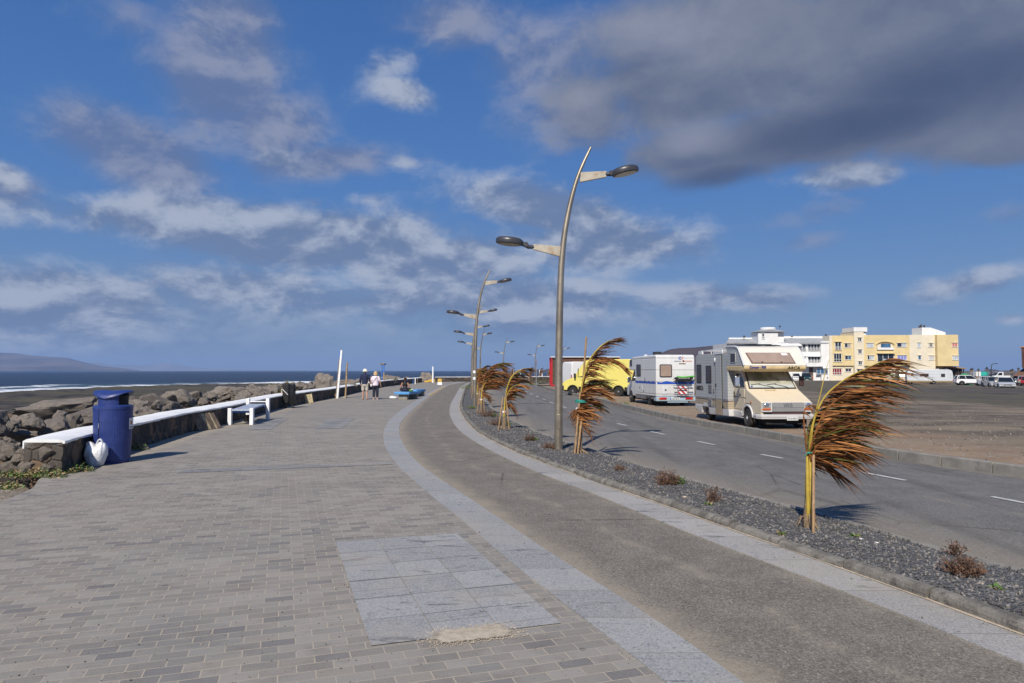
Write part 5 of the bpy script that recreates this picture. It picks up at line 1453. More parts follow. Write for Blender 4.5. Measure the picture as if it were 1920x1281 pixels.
for x_, y_ in ((-.27, -.12), (-.03, -.22), (.26, -.10)):
    mb = MB(); mb.tube([(x_ * .5, -.02, .24), (x_, y_, .06)], .018, 8); mb.box((x_, y_ - .02, .03), (.11, .16, .05)); mb.build('foot', M_BLKPL, root, bevel=.015)
for x_ in (-.02, .0): pass
mb = MB(); mb.ell((.20, -.02, 1.13), (.06, .05, .06)); mb.build('knob', mat('tan knob', (.20, .15, .11), .6), root, smooth=60)
mb = MB(); mb.tube([(.24, 0, .82), (.32, -.02, .84)], .05, 8); mb.build('grip', M_BLKPL, root, smooth=60)

# --- board leaning at the wall
p0, p1 = P(575, 757, 0), P(586, 755.5, 0)
root = thing('wooden_board', 'small wooden board leaning at the wall right of the black trolley', 'board', (p0 + p1) / 2, R(25))
mb = MB(); tl = Matrix.Rotation(R(-12), 3, 'X') @ Matrix.Rotation(R(-9), 3, 'Y')
for i in range(3): mb.box(tl @ Vector((-.13 + .13 * i, 0, .24)), (.122, .03, .47), rot=tl)
mb.build('planks', M_WOODL, root, bevel=.004)

# --- timber exercise posts
M_TIMB = mat('old timber', (.20, .15, .115), .85, var=.35, vs=4, col2=(.12, .095, .08), c2s=8, bump=.4, bs=40)
M_TIMB2 = mat('tan timber', (.34, .235, .13), .8, var=.25, vs=4, bump=.3, bs=40)
M_CHIP = mat('chipped white paint', (.78, .78, .77), .6, var=.05, vs=4, col2=(.20, .14, .10), c2s=7, c2a=.62, c2b=.68)
b = P(636, 747, 0); s = b.y / FPX
root = thing('exercise_posts', 'tall leaning set of three timber exercise posts, one white, one blue topped', 'exercise frame', b)
def fp(x, y): return ((x - 636) * s, (747 - y) * s)
def post(mb, x0, y0, x1, y1, w, d, yo):
    (a, z0), (c, z1) = fp(x0, y0), fp(x1, y1)
    mb.add([(a - w, yo - d, z0), (a + w, yo - d, z0), (a + w, yo + d, z0), (a - w, yo + d, z0), (c - w, yo - d, z1), (c + w, yo - d, z1), (c + w, yo + d, z1), (c - w, yo + d, z1)], [(3, 2, 1, 0), (4, 5, 6, 7), (0, 1, 5, 4), (1, 2, 6, 5), (2, 3, 7, 6), (3, 0, 4, 7)])
mb = MB(); post(mb, 634.5, 747, 641.5, 657.5, .058, .06, -.25); mb.build('white_post', M_CHIP, root, bevel=.008)
mb = MB(); post(mb, 628.5, 747, 634.5, 672, .05, .05, .25); mb.build('post', M_TIMB, root, bevel=.008)
mb = MB(); post(mb, 634.5, 672.3, 636.0, 658.5, .052, .05, .25); mb.build('blue_top', M_BPAINT2, root, bevel=.008)
mb = MB(); post(mb, 641, 746.5, 643.2, 690, .045, .05, .9); post(mb, 643.2, 690, 644, 679, .04, .05, .9); mb.build('post', M_TIMB2, root, bevel=.008)
mb = MB(); mb.box((.17, .85, .03), (.26, .26, .06)); mb.build('footing', M_SANDP, root, bevel=.01)
mb = MB(); a, z = fp(627, 740); mb.box((a, .2, .13), (.04, .04, .3)); mb.build('stub', M_TIMB2, root)
# --- blue pull up frame
b = P(717, 725.5, 0); s = b.y / FPX
root = thing('pull_up_frame', 'blue and brown pull up frame behind the walking couple', 'exercise frame', b)
for x_, y_, tp in ((-.22, .9, 1), (.17, -.1, 0)):
    mb = MB(); mb.box((x_, y_, .75 if tp == 0 else 1.2), (.10, .10, 1.5 if tp == 0 else 2.4)); mb.build('post', M_TIMB2 if tp == 0 else M_BPAINT2, root, bevel=.01)
    if tp == 0:
        mb = MB(); mb.box((x_, y_, 1.96), (.102, .102, .92)); mb.build('post_top', M_BPAINT2, root, bevel=.01)
mb = MB(); mb.box((-.02, .4, 2.38), (.44, 1.2, .14)); mb.build('crossbeam', M_WOODG, root, bevel=.02)
# --- low posts
b = P(768, 720.5, 0); s = b.y / FPX
root = thing('parallel_bars', 'row of low white and blue exercise posts beyond the seated woman', 'exercise frame', b)
for px, m_, h, w in ((758.5, M_CHIP, .78, .10), (762.5, M_BPAINT2, .55, .06), (774, M_BPAINT2, .58, .07), (778.5, M_CHIP, .78, .10), (782.5, M_TIMB, .72, .07)):
    mb = MB(); mb.box(((px - 768) * s, .3 if m_ is M_BPAINT2 else 0, h / 2), (w, w, h)); mb.build('post', m_, root, bevel=.01)
for px, py, h, lab in ((811.5, 718, 2.25, 'tall white post with blue side where the two walls meet'), (963, 712, 1.9, 'white post with blue side before the far wall, left of a pair'), (976, 712, 1.9, 'plain white post rising above the leaning palm tip'), (1012, 712, 1.8, 'white topped post right of the road sign'), (1016.5, 712, 1.3, 'short white post beside the white topped one')):
    p = P(px, py, 0); root = thing('white_post', lab, 'post', p)
    mb = MB(); mb.box((0, 0, h / 2), (.17, .15, h)); mb.build('post', M_CHIP, root, bevel=.01)
    if py != 712 or px == 963:
        mb = MB(); mb.box((.10, .02, h * .46), (.028, .13, h * .92)); mb.build('blue_side', mat('pale blue paint', (.12, .28, .55), .5), root)
# --- yellow and white plastic barriers
M_YEL = mat('yellow barrier plastic', (.62, .40, .06), .5, var=.15)
def barrier(px, py, label, w=.62):
    p = P(px, py, 0); root = thing('road_barrier', label, 'barrier', p, R(8))
    mb = MB(); mb.box((0, 0, .17), (w, .30, .34), taper=.82); mb.build('base', M_WPAINT, root, bevel=.03)
    mb = MB(); mb.box((0, 0, .52), (w * .86, .22, .36), taper=.92); mb.build('block', M_YEL, root, bevel=.03)
    mb = MB(); mb.box((0, 0, .72), (w * .3, .1, .05)); mb.build('lug', M_YEL, root, bevel=.01)
barrier(824.5, 722, 'yellow and white plastic barrier block at the end of the promenade', .58)
barrier(986.5, 713.2, 'left one of two small yellow barriers before the far wall', .6)
barrier(993.5, 713.4, 'right one of two small yellow barriers before the far wall', .6)
p = P(806, 717, 0)
root = thing('fallen_barrier', 'yellow barrier lying broken at the foot of the tall white post', 'barrier', p, R(-12))
mb = MB(); mb.box((-.2, 0, .18), (1.1, .4, .26), rot=Euler((.1, R(-12), 0)).to_matrix()); mb.build('block', M_YEL, root, bevel=.04)
mb = MB(); mb.box((.55, -.1, .2), (.5, .35, .4)); mb.build('base', M_YEL, root, bevel=.04)
# --- road sign seen nearly edge on
p = P(1005.5, 724, Z_LOT)
root = thing('road_sign', 'thin road sign post seen edge on at the inside of the bend', 'road sign', p)
mb = MB(); mb.tube([(0, 0, -.1), (0, 0, 3.2)], .045, 10); mb.build('pole', mat('galvanised pole', (.42, .42, .42), .45, .6), root, smooth=40)
mb = MB(); mb.lathe([(.36, -.012), (.36, .012)], 24, (0, 0, 2.85), 'X'); mb.build('disc', mat('red sign face', (.45, .03, .04), .5), root)
mb = MB(); mb.lathe([(.28, .013), (.28, .015)], 24, (.001, 0, 2.85), 'X'); mb.build('disc_centre', M_LBL, root)

# --- blue benches on concrete blocks
M_BENCHB = mat('sky blue bench paint', (.09, .29, .58), .5, var=.12, vs=5)
def blue_bench(px, py, label, w=.90, l=1.9, rz=0):
    p = P(px, py, 0); root = thing('blue_bench', label, 'bench', (p.x, p.y, 0), rz)
    mb = MB(); mb.box((0, l / 2, .385), (w, l, .15)); mb.build('seat', M_BENCHB, root, bevel=.02)
    for y_ in (.34, l - .34):
        mb = MB(); mb.box((.02, y_, .155), (.52, .34, .31)); mb.build('support', M_CONC, root, bevel=.012)
    return root
BEN = blue_bench(753, 750, 'nearer blue topped concrete bench with the seated woman', .92, 2.3, R(-10))
blue_bench(773, 744.5, 'second blue topped concrete bench behind the seated woman', .62, 1.9, R(-10))
p = P(737.5, 748, 0)
root = thing('white_bag', 'crumpled white bag lying on the paving left of the blue bench', 'bag', p)
mb = MB(); mb.ell((0, 0, .07), (.27, .18, .09), 14, 8); mb.ell((-.1, .02, .12), (.13, .12, .07), 10, 6)
mb.v = [tuple(Vector(q) * (1 + .15 * mnoise.noise(Vector(q) * 9))) for q in mb.v]; mb.build('bag_body', M_BAG, root, smooth=70)

# --- marks in the paving: granite panels, a cross course and a cement patch
def slabs(name, quad, nx, ny, z, mats, label, seed):
    "a quad of the ground (pixels TL, TR, BR, BL) laid with nx by ny stone slabs"
    c = [P(x, y, 0) for x, y in quad]; rng = random.Random(seed); mb = MB(); mb.uv = []
    for i in range(nx):
        for j in range(ny):
            g = .0025
            def q(u, v):
                a = c[0].lerp(c[1], u); b_ = c[3].lerp(c[2], u); return a.lerp(b_, v)
            u0, u1, v0, v1 = i / nx + g / 1.2, (i + 1) / nx - g / 1.2, j / ny + g / 2, (j + 1) / ny - g / 2
            zz = z + rng.uniform(0, .002); o_ = len(mb.v); off = rng.uniform(0, 50)
            for (u, v) in ((u0, v1), (u1, v1), (u1, v0), (u0, v0)):
                p = q(u, v); mb.v.append((p.x, p.y, zz)); mb.uv.append((u, off + (.05 if v == v0 else .45)))
            mb.f.append((o_, o_ + 1, o_ + 2, o_ + 3)); mb.mi.append(rng.randrange(len(mats)) if len(mats) > 1 else 0)
    return struct(mb.build(name, mats, recalc=False), label, 'paving')
M_GRAN3 = m_granite('worn granite', .62, (.74, .73, .72))
slabs('granite_panel', [(628, 1017), (857, 1001), (1053, 1170), (695, 1213)], 3, 6, .005, [M_GRAN], 'rectangle of large grey granite slabs set in the brick paving', 3)
slabs('granite_panel', [(618, 785), (666, 784.5), (640, 804), (590, 804)], 3, 3, .005, [M_GRAN3], 'smaller granite panel in the brick paving by the white framed bench', 4)
slabs('granite_panel', [(500, 786), (540, 785), (508, 806), (462, 806)], 3, 3, .005, [M_GRAN3], 'worn granite panel in the paving beside the white framed bench', 5)
slabs('granite_course', [(330, 882), (735, 866), (738, 871), (330, 888)], 14, 1, .005, [M_GRAN3], 'single grey granite course crossing the brick paving', 6)
M_YLINE = mat('yellow line paint', (.52, .34, .09), .7, var=.2, vs=6)
struct(strip('yellow_edge_line', lambda y: float(G1R(y)) - .13, lambda y: float(G1R(y)) + .0, np.linspace(47, 74, 40), .016, M_YLINE, 2), 'faded yellow line along the far left edge of the cycle path', 'road marking')
struct(strip('pale_joint', lambda y: float(G1R(y)) + .1, lambda y: float(G2L(y)) - .6, np.linspace(36.9, 37.3, 3), .007, M_CONC, 2), 'pale concrete joint across the cycle path beside the blue benches', 'road marking')
mb = MB(); rng = random.Random(2); ctr = P(886, 1192, 0)
pts = []
for px, py in [(818, 1190), (835, 1184), (870, 1181), (905, 1176), (935, 1175), (955, 1181), (958, 1191), (935, 1197), (900, 1201), (860, 1206), (832, 1207), (815, 1200)]:
    p = P(px, py, 0); pts.append((p.x, p.y))
fine_ = []
for a, b_ in zip(pts, pts[1:] + pts[:1]):
    for t in (0, .33, .66): fine_.append((a[0] + (b_[0] - a[0]) * t, a[1] + (b_[1] - a[1]) * t))
nf = len(fine_); fade = []
for q_ in range(9):
    u = q_ / 8 * 1.28
    for x, y in fine_: mb.v.append((ctr.x + (x - ctr.x) * u, ctr.y + (y - ctr.y) * u, .0135 - .003 * u)); fade.append(1.28 - u)
for q_ in range(8):
    for i in range(nf): mb.f.append((q_ * nf + i, (q_ + 1) * nf + i, (q_ + 1) * nf + (i + 1) % nf, q_ * nf + (i + 1) % nf))
mb.mi = [0] * len(mb.f)
M_PATCH, k, bb = newmat('thin sandy cement')
pos = k.new('NewGeometry').outputs['Position']; at_ = k.new('Attribute', attribute_name='fade').outputs['Fac']
n1, n2 = k.noise(pos, 22, 6, .7), k.noise(pos, 90, 4, .8)
c_ = k.mix(k.smooth(n1, .35, .65), (.36, .30, .22), (.47, .405, .315)); c_ = k.mix(k.math('MULTIPLY', k.smooth(n2, .5, .3), .4), c_, (.22, .18, .13))
k.put(bb, 'Base Color', c_); bb.inputs['Roughness'].default_value = .95
k.put(bb, 'Alpha', k.smooth(k.math('ADD', at_, k.math('ADD', k.math('MULTIPLY', k.math('SUBTRACT', n1, .5), .55), k.math('MULTIPLY', k.math('SUBTRACT', n2, .5), .5))), .12, .40))
k.put(bb, 'Normal', k.bump(n2, .4, .006))
cp_ = mb.build('cement_patch', M_PATCH, recalc=False); cp_.data.attributes.new('fade', 'FLOAT', 'POINT').data.foreach_set('value', np.array(fade, dtype=np.float32))
struct(cp_, 'sandy cement patch at the edge of the large granite panel', 'cement patch')

mb = MB(); rng = random.Random(12)
for i in range(900):
    a = rng.uniform(0, 2 * PI); rr = 1.0 + abs(rng.gauss(0, .28)); k2 = rng.choice(fine_)
    x = ctr.x + (k2[0] - ctr.x) * rr + rng.gauss(0, .012); y = ctr.y + (k2[1] - ctr.y) * rr + rng.gauss(0, .010); s_ = rng.choice([.0015, .002, .003, .005]) * rng.uniform(.7, 1.3)
    vs, fs = SRC[i % 8]; mb.add([v * s_ + Vector((x, y, .006 + s_ * .3)) for v in vs], fs)
o = mb.build('sand', M_SANDP, recalc=False); tag(o, 'sand grains strewn round the cement patch in the paving', 'sand', kind='stuff')

# ================================================================== people
M_SKIN = mat('skin', (.46, .25, .17), .55, var=.08, vs=8)
M_SKIN2 = mat('tanned skin', (.34, .16, .095), .55, var=.08, vs=8)
M_NAVY = mat('navy pullover', (.012, .018, .055), .85, var=.25, vs=6, bump=.3, bs=25)
M_BEIGE = mat('beige shorts', (.48, .44, .38), .85, var=.12, vs=6, bump=.3, bs=25)
M_PINKW = mat('pale pink blouse', (.72, .62, .68), .85, var=.08, vs=6, bump=.3, bs=20)
M_DKNAVY = mat('dark trousers', (.014, .016, .035), .85, var=.2, vs=6, bump=.3, bs=20)
M_HAT = mat('cream hat', (.74, .70, .58), .85, var=.08, vs=12)
M_BLOND = mat('blond hair', (.55, .38, .19), .6, var=.3, vs=30, bump=.5, bs=60)
M_BRHAIR = mat('brown hair', (.055, .028, .016), .55, var=.3, vs=30, bump=.5, bs=60)
M_SHOE = mat('brown sandal', (.12, .07, .045), .7, var=.2)
M_PSHOE = mat('pale shoe', (.55, .42, .38), .7, var=.1)
M_WBAG = mat('white handbag', (.66, .64, .62), .6, var=.1)
M_STRAP = mat('grey strap', (.20, .20, .24), .6)
def limb(mb, pts, rad, n=12):
    mb.tube(cat_pts(pts, len(pts) * 3 + 1), list(np.interp(np.linspace(0, 1, len(pts) * 3 + 1), np.linspace(0, 1, len(rad)), rad)), n)
    for p, r in ((pts[0], rad[0]), (pts[-1], rad[-1])): mb.ell(p, (r, r, r), 10, 6)
def hand(mb, w, d, side, s=1.0):
    "palm, four curled fingers of different lengths and a thumb; w wrist, d direction of the hand"
    d = Vector(d).normalized(); w = Vector(w); fw = Vector((0, 1, 0)); fw = (fw - d * fw.dot(d)).normalized(); nrm = d.cross(fw) * side
    c = w + d * .05 * s
    mb.tube([w, c, w + d * .095 * s], [.026 * s, .036 * s, .034 * s], 10, True, None, .55)
    for i, l in enumerate((.070, .080, .075, .058)):
        o_ = w + d * .09 * s + fw * (.028 - .019 * i) * s
        mb.tube([o_, o_ + d * l * .5 * s + nrm * -.004, o_ + d * l * .85 * s - nrm * .018 * s, o_ + d * l * s - nrm * .032 * s], [.0095 * s, .009 * s, .008 * s, .007 * s], 7)
    o_ = w + d * .03 * s + fw * .03 * s
    mb.tube([o_, o_ + d * .035 * s + fw * .022 * s, o_ + d * .065 * s + fw * .020 * s - nrm * .01], [.012 * s, .010 * s, .008 * s], 7)
def merge(o, vox, sm=3):
    r = o.modifiers.new('merge', 'REMESH'); r.mode = 'VOXEL'; r.voxel_size = vox; r.use_smooth_shade = True
    if sm:
        m_ = o.modifiers.new('soften', 'SMOOTH'); m_.iterations = sm; m_.factor = .5
def head(mb, c, s=1.0, yaw=0.0):
    "skull, jaw, nose, ears; faces +Y turned by yaw"
    M = Matrix.Rotation(yaw, 3, 'Z'); c = Vector(c)
    mb.ell(c + M @ Vector((0, -.012, .02)) * s, (.077 * s, .095 * s, .10 * s), 16, 12)
    mb.ell(c + M @ Vector((0, .022, -.055)) * s, (.058 * s, .066 * s, .065 * s), 14, 10)
    mb.ell(c + M @ Vector((0, .098, -.02)) * s, (.014 * s, .02 * s, .022 * s), 8, 6)
    mb.ell(c + M @ Vector((0, .078, -.075)) * s, (.026 * s, .012 * s, .010 * s), 8, 6)
    for sd in (-1, 1):
        mb.ell(c + M @ Vector((sd * .08, -.01, -.01)) * s, (.012 * s, .022 * s, .034 * s), 8, 6)
        mb.ell(c + M @ Vector((sd * .033, .078, .008)) * s, (.017 * s, .010 * s, .011 * s), 8, 6)

# --- the man: navy pullover, beige shorts, sun hat; walks away
b = P(684, 749, 0)
man = thing('person', 'walking person in navy pullover, beige shorts and cream sun hat, seen from behind', 'person', b, R(4))
H = 1.0
mb = MB()
limb(mb, [(-.105, .05, .93), (-.115, .06, .52), (-.12, .02, .09)], [.085, .058, .038]); limb(mb, [(.105, -.02, .93), (.12, .02, .52), (.135, -.10, .11)], [.085, .058, .038])
for x_, y_ in ((-.125, .02), (.14, -.10)): limb(mb, [(x_, y_ - .05, .045), (x_ + .005, y_ + .06, .045), (x_ + .01, y_ + .15, .03)], [.036, .040, .028])
limb(mb, [(0, 0, .95), (0, .0, 1.15), (0, .01, 1.38), (0, .01, 1.47)], [.145, .150, .165, .085]); limb(mb, [(0, .01, 1.44), (0, .025, 1.56)], [.060, .055])
limb(mb, [(-.20, .0, 1.40), (-.27, -.02, 1.14), (-.25, .05, .92)], [.058, .046, .030]); limb(mb, [(.20, .0, 1.40), (.28, .0, 1.14), (.30, .08, .94)], [.058, .046, .030])
hand(mb, (-.25, .05, .92), (.05, .12, -1), -1); hand(mb, (.30, .08, .94), (.15, .25, -1), 1)
head(mb, (0, .045, 1.635), 1.0, R(-25))
o = mb.build('body', M_SKIN, man, smooth=180); merge(o, .011)
mb = MB()
limb(mb, [(0, 0, .90), (0, 0, 1.12), (0, .01, 1.36), (0, .01, 1.475)], [.178, .178, .188, .095], 16); mb.ell((-.145, .0, 1.40), (.10, .09, .085)); mb.ell((.145, .0, 1.40), (.10, .09, .085))
limb(mb, [(-.19, .0, 1.41), (-.275, -.02, 1.14), (-.255, .05, .945)], [.080, .066, .050]); limb(mb, [(.19, .0, 1.41), (.285, .0, 1.14), (.303, .07, .965)], [.080, .066, .050])
o = mb.build('pullover', M_NAVY, man, smooth=180); merge(o, .016)
mb = MB(); limb(mb, [(0, 0, .95), (0, -.005, .86)], [.172, .172], 16); limb(mb, [(-.095, .03, .90), (-.115, .055, .56)], [.110, .100], 14); limb(mb, [(.095, -.01, .90), (.12, .01, .56)], [.110, .100], 14)
o = mb.build('shorts', M_BEIGE, man, smooth=180); merge(o, .014)
mb = MB(); mb.lathe([(.155, 1.665), (.165, 1.668), (.120, 1.690), (.112, 1.745), (.095, 1.785), (.05, 1.80), (0, 1.803)], 24, (0, .03, 0))
mb.v = [(x, y, z - (.030 if (x * x + (y - .03) ** 2) > .017 else 0) - .12 * (y - .03)) for x, y, z in mb.v]; mb.build('sun_hat', M_HAT, man, smooth=60)
mb = MB()
for x_, y_ in ((-.125, .04), (.14, -.08)): mb.box((x_, y_, .012), (.088, .27, .024)); mb.tube([(x_ - .046, y_ + .04, .03), (x_, y_ + .05, .092), (x_ + .046, y_ + .04, .03)], .012, 6)
mb.build('sandals', M_SHOE, man, bevel=.006)
# --- the woman
b = P(704, 749, 0)
wom = thing('person', 'walking person with blond hair, pale pink blouse and dark trousers, arm towards companion', 'person', b, R(2))
mb = MB()
limb(mb, [(-.095, .05, .88), (-.10, .05, .48), (-.105, .0, .09)], [.085, .055, .036]); limb(mb, [(.095, -.02, .88), (.10, .0, .48), (.10, .04, .09)], [.085, .055, .036])
for x_, y_ in ((-.11, .0), (.105, .04)): limb(mb, [(x_, y_ - .045, .045), (x_, y_ + .05, .045), (x_, y_ + .14, .03)], [.034, .036, .026])
limb(mb, [(0, 0, .90), (0, .0, 1.08), (0, .01, 1.28), (0, .01, 1.36)], [.15, .135, .145, .075]); limb(mb, [(0, .015, 1.33), (0, .03, 1.44)], [.052, .048])
limb(mb, [(-.17, .0, 1.29), (-.26, -.03, 1.06), (-.37, .06, .93)], [.052, .042, .028]); limb(mb, [(.17, .0, 1.29), (.26, -.02, 1.03), (.30, .06, .80)], [.052, .042, .028])
hand(mb, (-.37, .06, .93), (-.5, .3, -.7), -1, .92); hand(mb, (.30, .06, .80), (.1, .3, -1), 1, .92)
head(mb, (0, .045, 1.515), .96, R(20))
o = mb.build('body', M_SKIN, wom, smooth=180); merge(o, .011)
mb = MB()
limb(mb, [(0, 0, .84), (0, 0, 1.04), (0, .01, 1.26), (0, .01, 1.365)], [.190, .172, .172, .085], 16); mb.ell((-.12, .0, 1.30), (.09, .08, .07)); mb.ell((.12, .0, 1.30), (.09, .08, .07))
limb(mb, [(-.16, .0, 1.30), (-.225, -.02, 1.15)], [.080, .078]); limb(mb, [(.16, .0, 1.30), (.225, -.01, 1.14)], [.080, .078])
o = mb.build('blouse', M_PINKW, wom, smooth=180); merge(o, .015)
mb = MB(); limb(mb, [(0, 0, .90), (0, -.015, .80)], [.168, .172], 16); limb(mb, [(-.09, .03, .84), (-.10, .05, .46), (-.105, .01, .19)], [.110, .084, .076], 14); limb(mb, [(.09, -.01, .84), (.10, .0, .46), (.10, .04, .19)], [.110, .084, .076], 14)
o = mb.build('trousers', M_DKNAVY, wom, smooth=180); merge(o, .014)
mb = MB(); mb.ell((0, .015, 1.555), (.118, .125, .105), 18, 12); mb.ell((0, -.03, 1.47), (.135, .09, .075), 16, 10)
mb.v = [tuple(Vector(q) + Vector((1, 1, 1)) * .018 * mnoise.noise(Vector(q) * 22)) for q in mb.v]; mb.build('hair', M_BLOND, wom, smooth=180)
mb = MB()
for x_, y_ in ((-.11, .03), (.105, .07)): mb.box((x_, y_, .022), (.085, .25, .044))
mb.build('shoes', M_PSHOE, wom, bevel=.015)
mb = MB(); mb.tube(cat_pts([(.12, -.12, 1.345), (.02, -.185, 1.22), (-.10, -.19, 1.05), (-.20, -.10, .92)], 12), .010, 6); mb.build('bag_strap', M_STRAP, wom)
mb = MB(); mb.box((-.25, .02, .84), (.10, .24, .17)); mb.build('handbag', M_WBAG, wom, bevel=.03)
# --- the woman seated cross legged on the bench, back to the camera
d_ = Matrix.Rotation(R(-10), 3, 'Z') @ Vector((.02, .55, 0)); bp_ = BEN.location + d_
sit = thing('person', 'seated person in black sports top and dark leggings on the nearer blue bench', 'person', (bp_.x, bp_.y, .46), R(-6))
mb = MB()
limb(mb, [(0, 0, .10), (0, -.01, .28), (0, -.01, .46), (0, .0, .55)], [.155, .120, .140, .07]); limb(mb, [(0, .0, .53), (0, .02, .64)], [.050, .045])
limb(mb, [(-.165, -.01, .49), (-.235, -.06, .27), (-.255, .12, .09)], [.050, .040, .027]); limb(mb, [(.165, -.01, .49), (.245, -.05, .27), (.27, .12, .09)], [.050, .040, .027])
hand(mb, (-.255, .12, .09), (.1, .9, -.15), -1, .9); hand(mb, (.27, .12, .09), (-.1, .9, -.15), 1, .9)
limb(mb, [(-.09, .02, .10), (-.30, .26, .11), (-.02, .42, .06)], [.095, .070, .040]); limb(mb, [(.09, .02, .10), (.30, .26, .11), (.02, .36, .06)], [.095, .070, .040])
head(mb, (0, .045, .725), .95, 0)
o = mb.build('body', M_SKIN2, sit, smooth=180); merge(o, .011)
mb = MB(); limb(mb, [(0, 0, .36), (0, -.005, .46)], [.150, .152], 16); limb(mb, [(-.10, -.09, .44), (-.075, -.07, .545), (-.07, .0, .575)], [.03, .022, .02]); limb(mb, [(.10, -.09, .44), (.075, -.07, .545), (.07, .0, .575)], [.03, .022, .02])
o = mb.build('sports_top', M_BLKFAB, sit, smooth=180); merge(o, .012)
mb = MB(); limb(mb, [(0, 0, .20), (0, .0, .10)], [.158, .185], 16); limb(mb, [(-.09, .02, .11), (-.31, .26, .12), (-.06, .40, .08)], [.118, .088, .060], 14); limb(mb, [(.09, .02, .11), (.31, .26, .12), (.06, .35, .08)], [.118, .088, .060], 14)
o = mb.build('leggings', M_DKNAVY, sit, smooth=180); merge(o, .014)
mb = MB(); mb.ell((0, .025, .755), (.088, .108, .098), 16, 10); mb.ell((0, -.085, .79), (.045, .045, .045), 12, 8); mb.tube([(0, -.06, .70), (0, -.075, .60), (0, -.08, .52)], [.04, .03, .012], 8); mb.build('hair', M_BRHAIR, sit, smooth=180)
p = P(764, 735.5, .46)
root = thing('green_bag', 'small green and white bag on the blue bench beside the seated woman', 'bag', (bp_.x + .36, bp_.y - .12, .46), R(10))
mb = MB(); mb.ell((0, 0, .07), (.12, .10, .075), 12, 8); mb.build('pouch', mat('green cloth', (.10, .22, .03), .7), root, smooth=60)
mb = MB(); mb.ell((.05, .02, .13), (.08, .07, .04), 10, 6); mb.build('towel', M_LBL, root, smooth=60)
# ================================================================== vehicles (local frame: +Y forward, origin on the ground)
M_TYRE = mat('tyre rubber', (.018, .017, .016), .85, var=.3, vs=8, col2=(.06, .05, .04), c2s=6, c2a=.55, c2b=.75)
M_RIM = mat('grey wheel rim', (.36, .36, .36), .45, .5, var=.15, vs=8, col2=(.2, .17, .14), c2s=9)
M_RIMW = mat('white wheel rim', (.60, .60, .58), .5, var=.15, vs=8, col2=(.28, .17, .1), c2s=12, c2a=.58, c2b=.7)
M_GLASS = mat('dark vehicle glass', (.012, .015, .018), .08, var=.3, spec=.6)
M_ACRYL = mat('brown acrylic window', (.040, .030, .030), .25, var=.25, vs=2)
M_RUB = mat('black rubber', (.014, .014, .014), .6, var=.2)
M_BLKTRIM = mat('black trim', (.022, .022, .024), .55, var=.2, vs=5)
M_CHROME = mat('chrome', (.72, .72, .74), .12, 1.0, var=.05)
M_RED = mat('red lamp', (.42, .012, .010), .25, var=.1, coat=.5)
M_AMB = mat('amber lamp', (.50, .10, .015), .3, var=.1, coat=.5)
M_HL = mat('headlamp glass', (.42, .44, .45), .12, .3, var=.35, vs=14)
M_PLATE = mat('number plate', (.60, .61, .60), .5, var=.04)
M_UNDER = mat('dirty underside', (.012, .011, .010), .9, var=.3)
def siding(name, col, pitch, dirt=(.25, .22, .18)):
    m, k, b = newmat(name)
    tc = k.new('TexCoord').outputs['Object']; z = k.new('SeparateXYZ', Vector=tc).outputs[2]
    ph = k.math('FRACT', k.math('DIVIDE', z, pitch)); g = k.smooth(k.math('ABSOLUTE', k.math('SUBTRACT', ph, .5)), .5, .42)
    n = k.noise(k.mapping(tc, scale=(1, 1, .3)), 3, 5, .6)
    c = k.mix(k.smooth(n, .3, .7), tuple(q * .90 for q in col), col)
    c = k.mix(k.math('MULTIPLY', k.smooth(n, .58, .8), .35), c, dirt)
    c = k.mix(k.math('MULTIPLY', k.math('SUBTRACT', 1.0, g), .55), c, tuple(q * .45 for q in col))
    k.put(b, 'Base Color', c); b.inputs['Roughness'].default_value = .4
    k.put(b, 'Normal', k.bump(g, .5, .02))
    return m
def paint(name, col, rough=.3, dirt=.25, dcol=(.22, .18, .14)):
    m, k, b = newmat(name)
    tc = k.new('TexCoord').outputs['Object']; z = k.new('SeparateXYZ', Vector=tc).outputs[2]
    n = k.noise(tc, 2.2, 6, .65)
    c = k.mix(k.smooth(n, .3, .7), tuple(q * .94 for q in col), col)
    low = k.math('MULTIPLY', k.smooth(k.math('ADD', z, k.math('MULTIPLY', n, .5)), 1.0, .35), dirt)
    c = k.mix(low, c, dcol)
    c = k.mix(k.math('MULTIPLY', k.smooth(n, .60, .78), dirt * .5), c, dcol)
    k.put(b, 'Base Color', c); b.inputs['Roughness'].default_value = rough
    b.inputs['Coat Weight'].default_value = .25; b.inputs['Coat Roughness'].default_value = .15
    return m
def wheel(root, x, y, r=.31, w=.19, rim=M_RIM, side=None, hub=True):
    "tyre with a rim as its child; side = +1 / -1 tells where the outside is"
    s = 1 if x > 0 else -1
    mb = MB(); prof = [(r * .60, -w / 2), (r * .90, -w / 2), (r * .985, -w * .36), (r, -w * .2), (r, w * .2), (r * .985, w * .36), (r * .90, w / 2), (r * .60, w / 2)]
    mb.lathe(prof, 26, (0, 0, 0), 'X', caps=True); o = mb.build('wheel', M_TYRE, root, smooth=40, loc=(x, y, r))
    mb = MB(); q = s * w / 2
    mb.lathe([(r * .61, q + s * .002), (r * .58, q - s * .012), (r * .46, q - s * .035), (r * .40, q - s * .012), (r * .18, q - s * .004), (r * .16, q + s * .012), (0.001, q + s * .014)], 20, (0, 0, 0), 'X', caps=False)
    for k_ in range(6):
        a = k_ * PI / 3; mb.ell((q - s * .006, r * .31 * math.cos(a), r * .31 * math.sin(a)), (.012, .016, .016), 6, 4)
    mb.build('rim', rim, o, smooth=45)
    return o
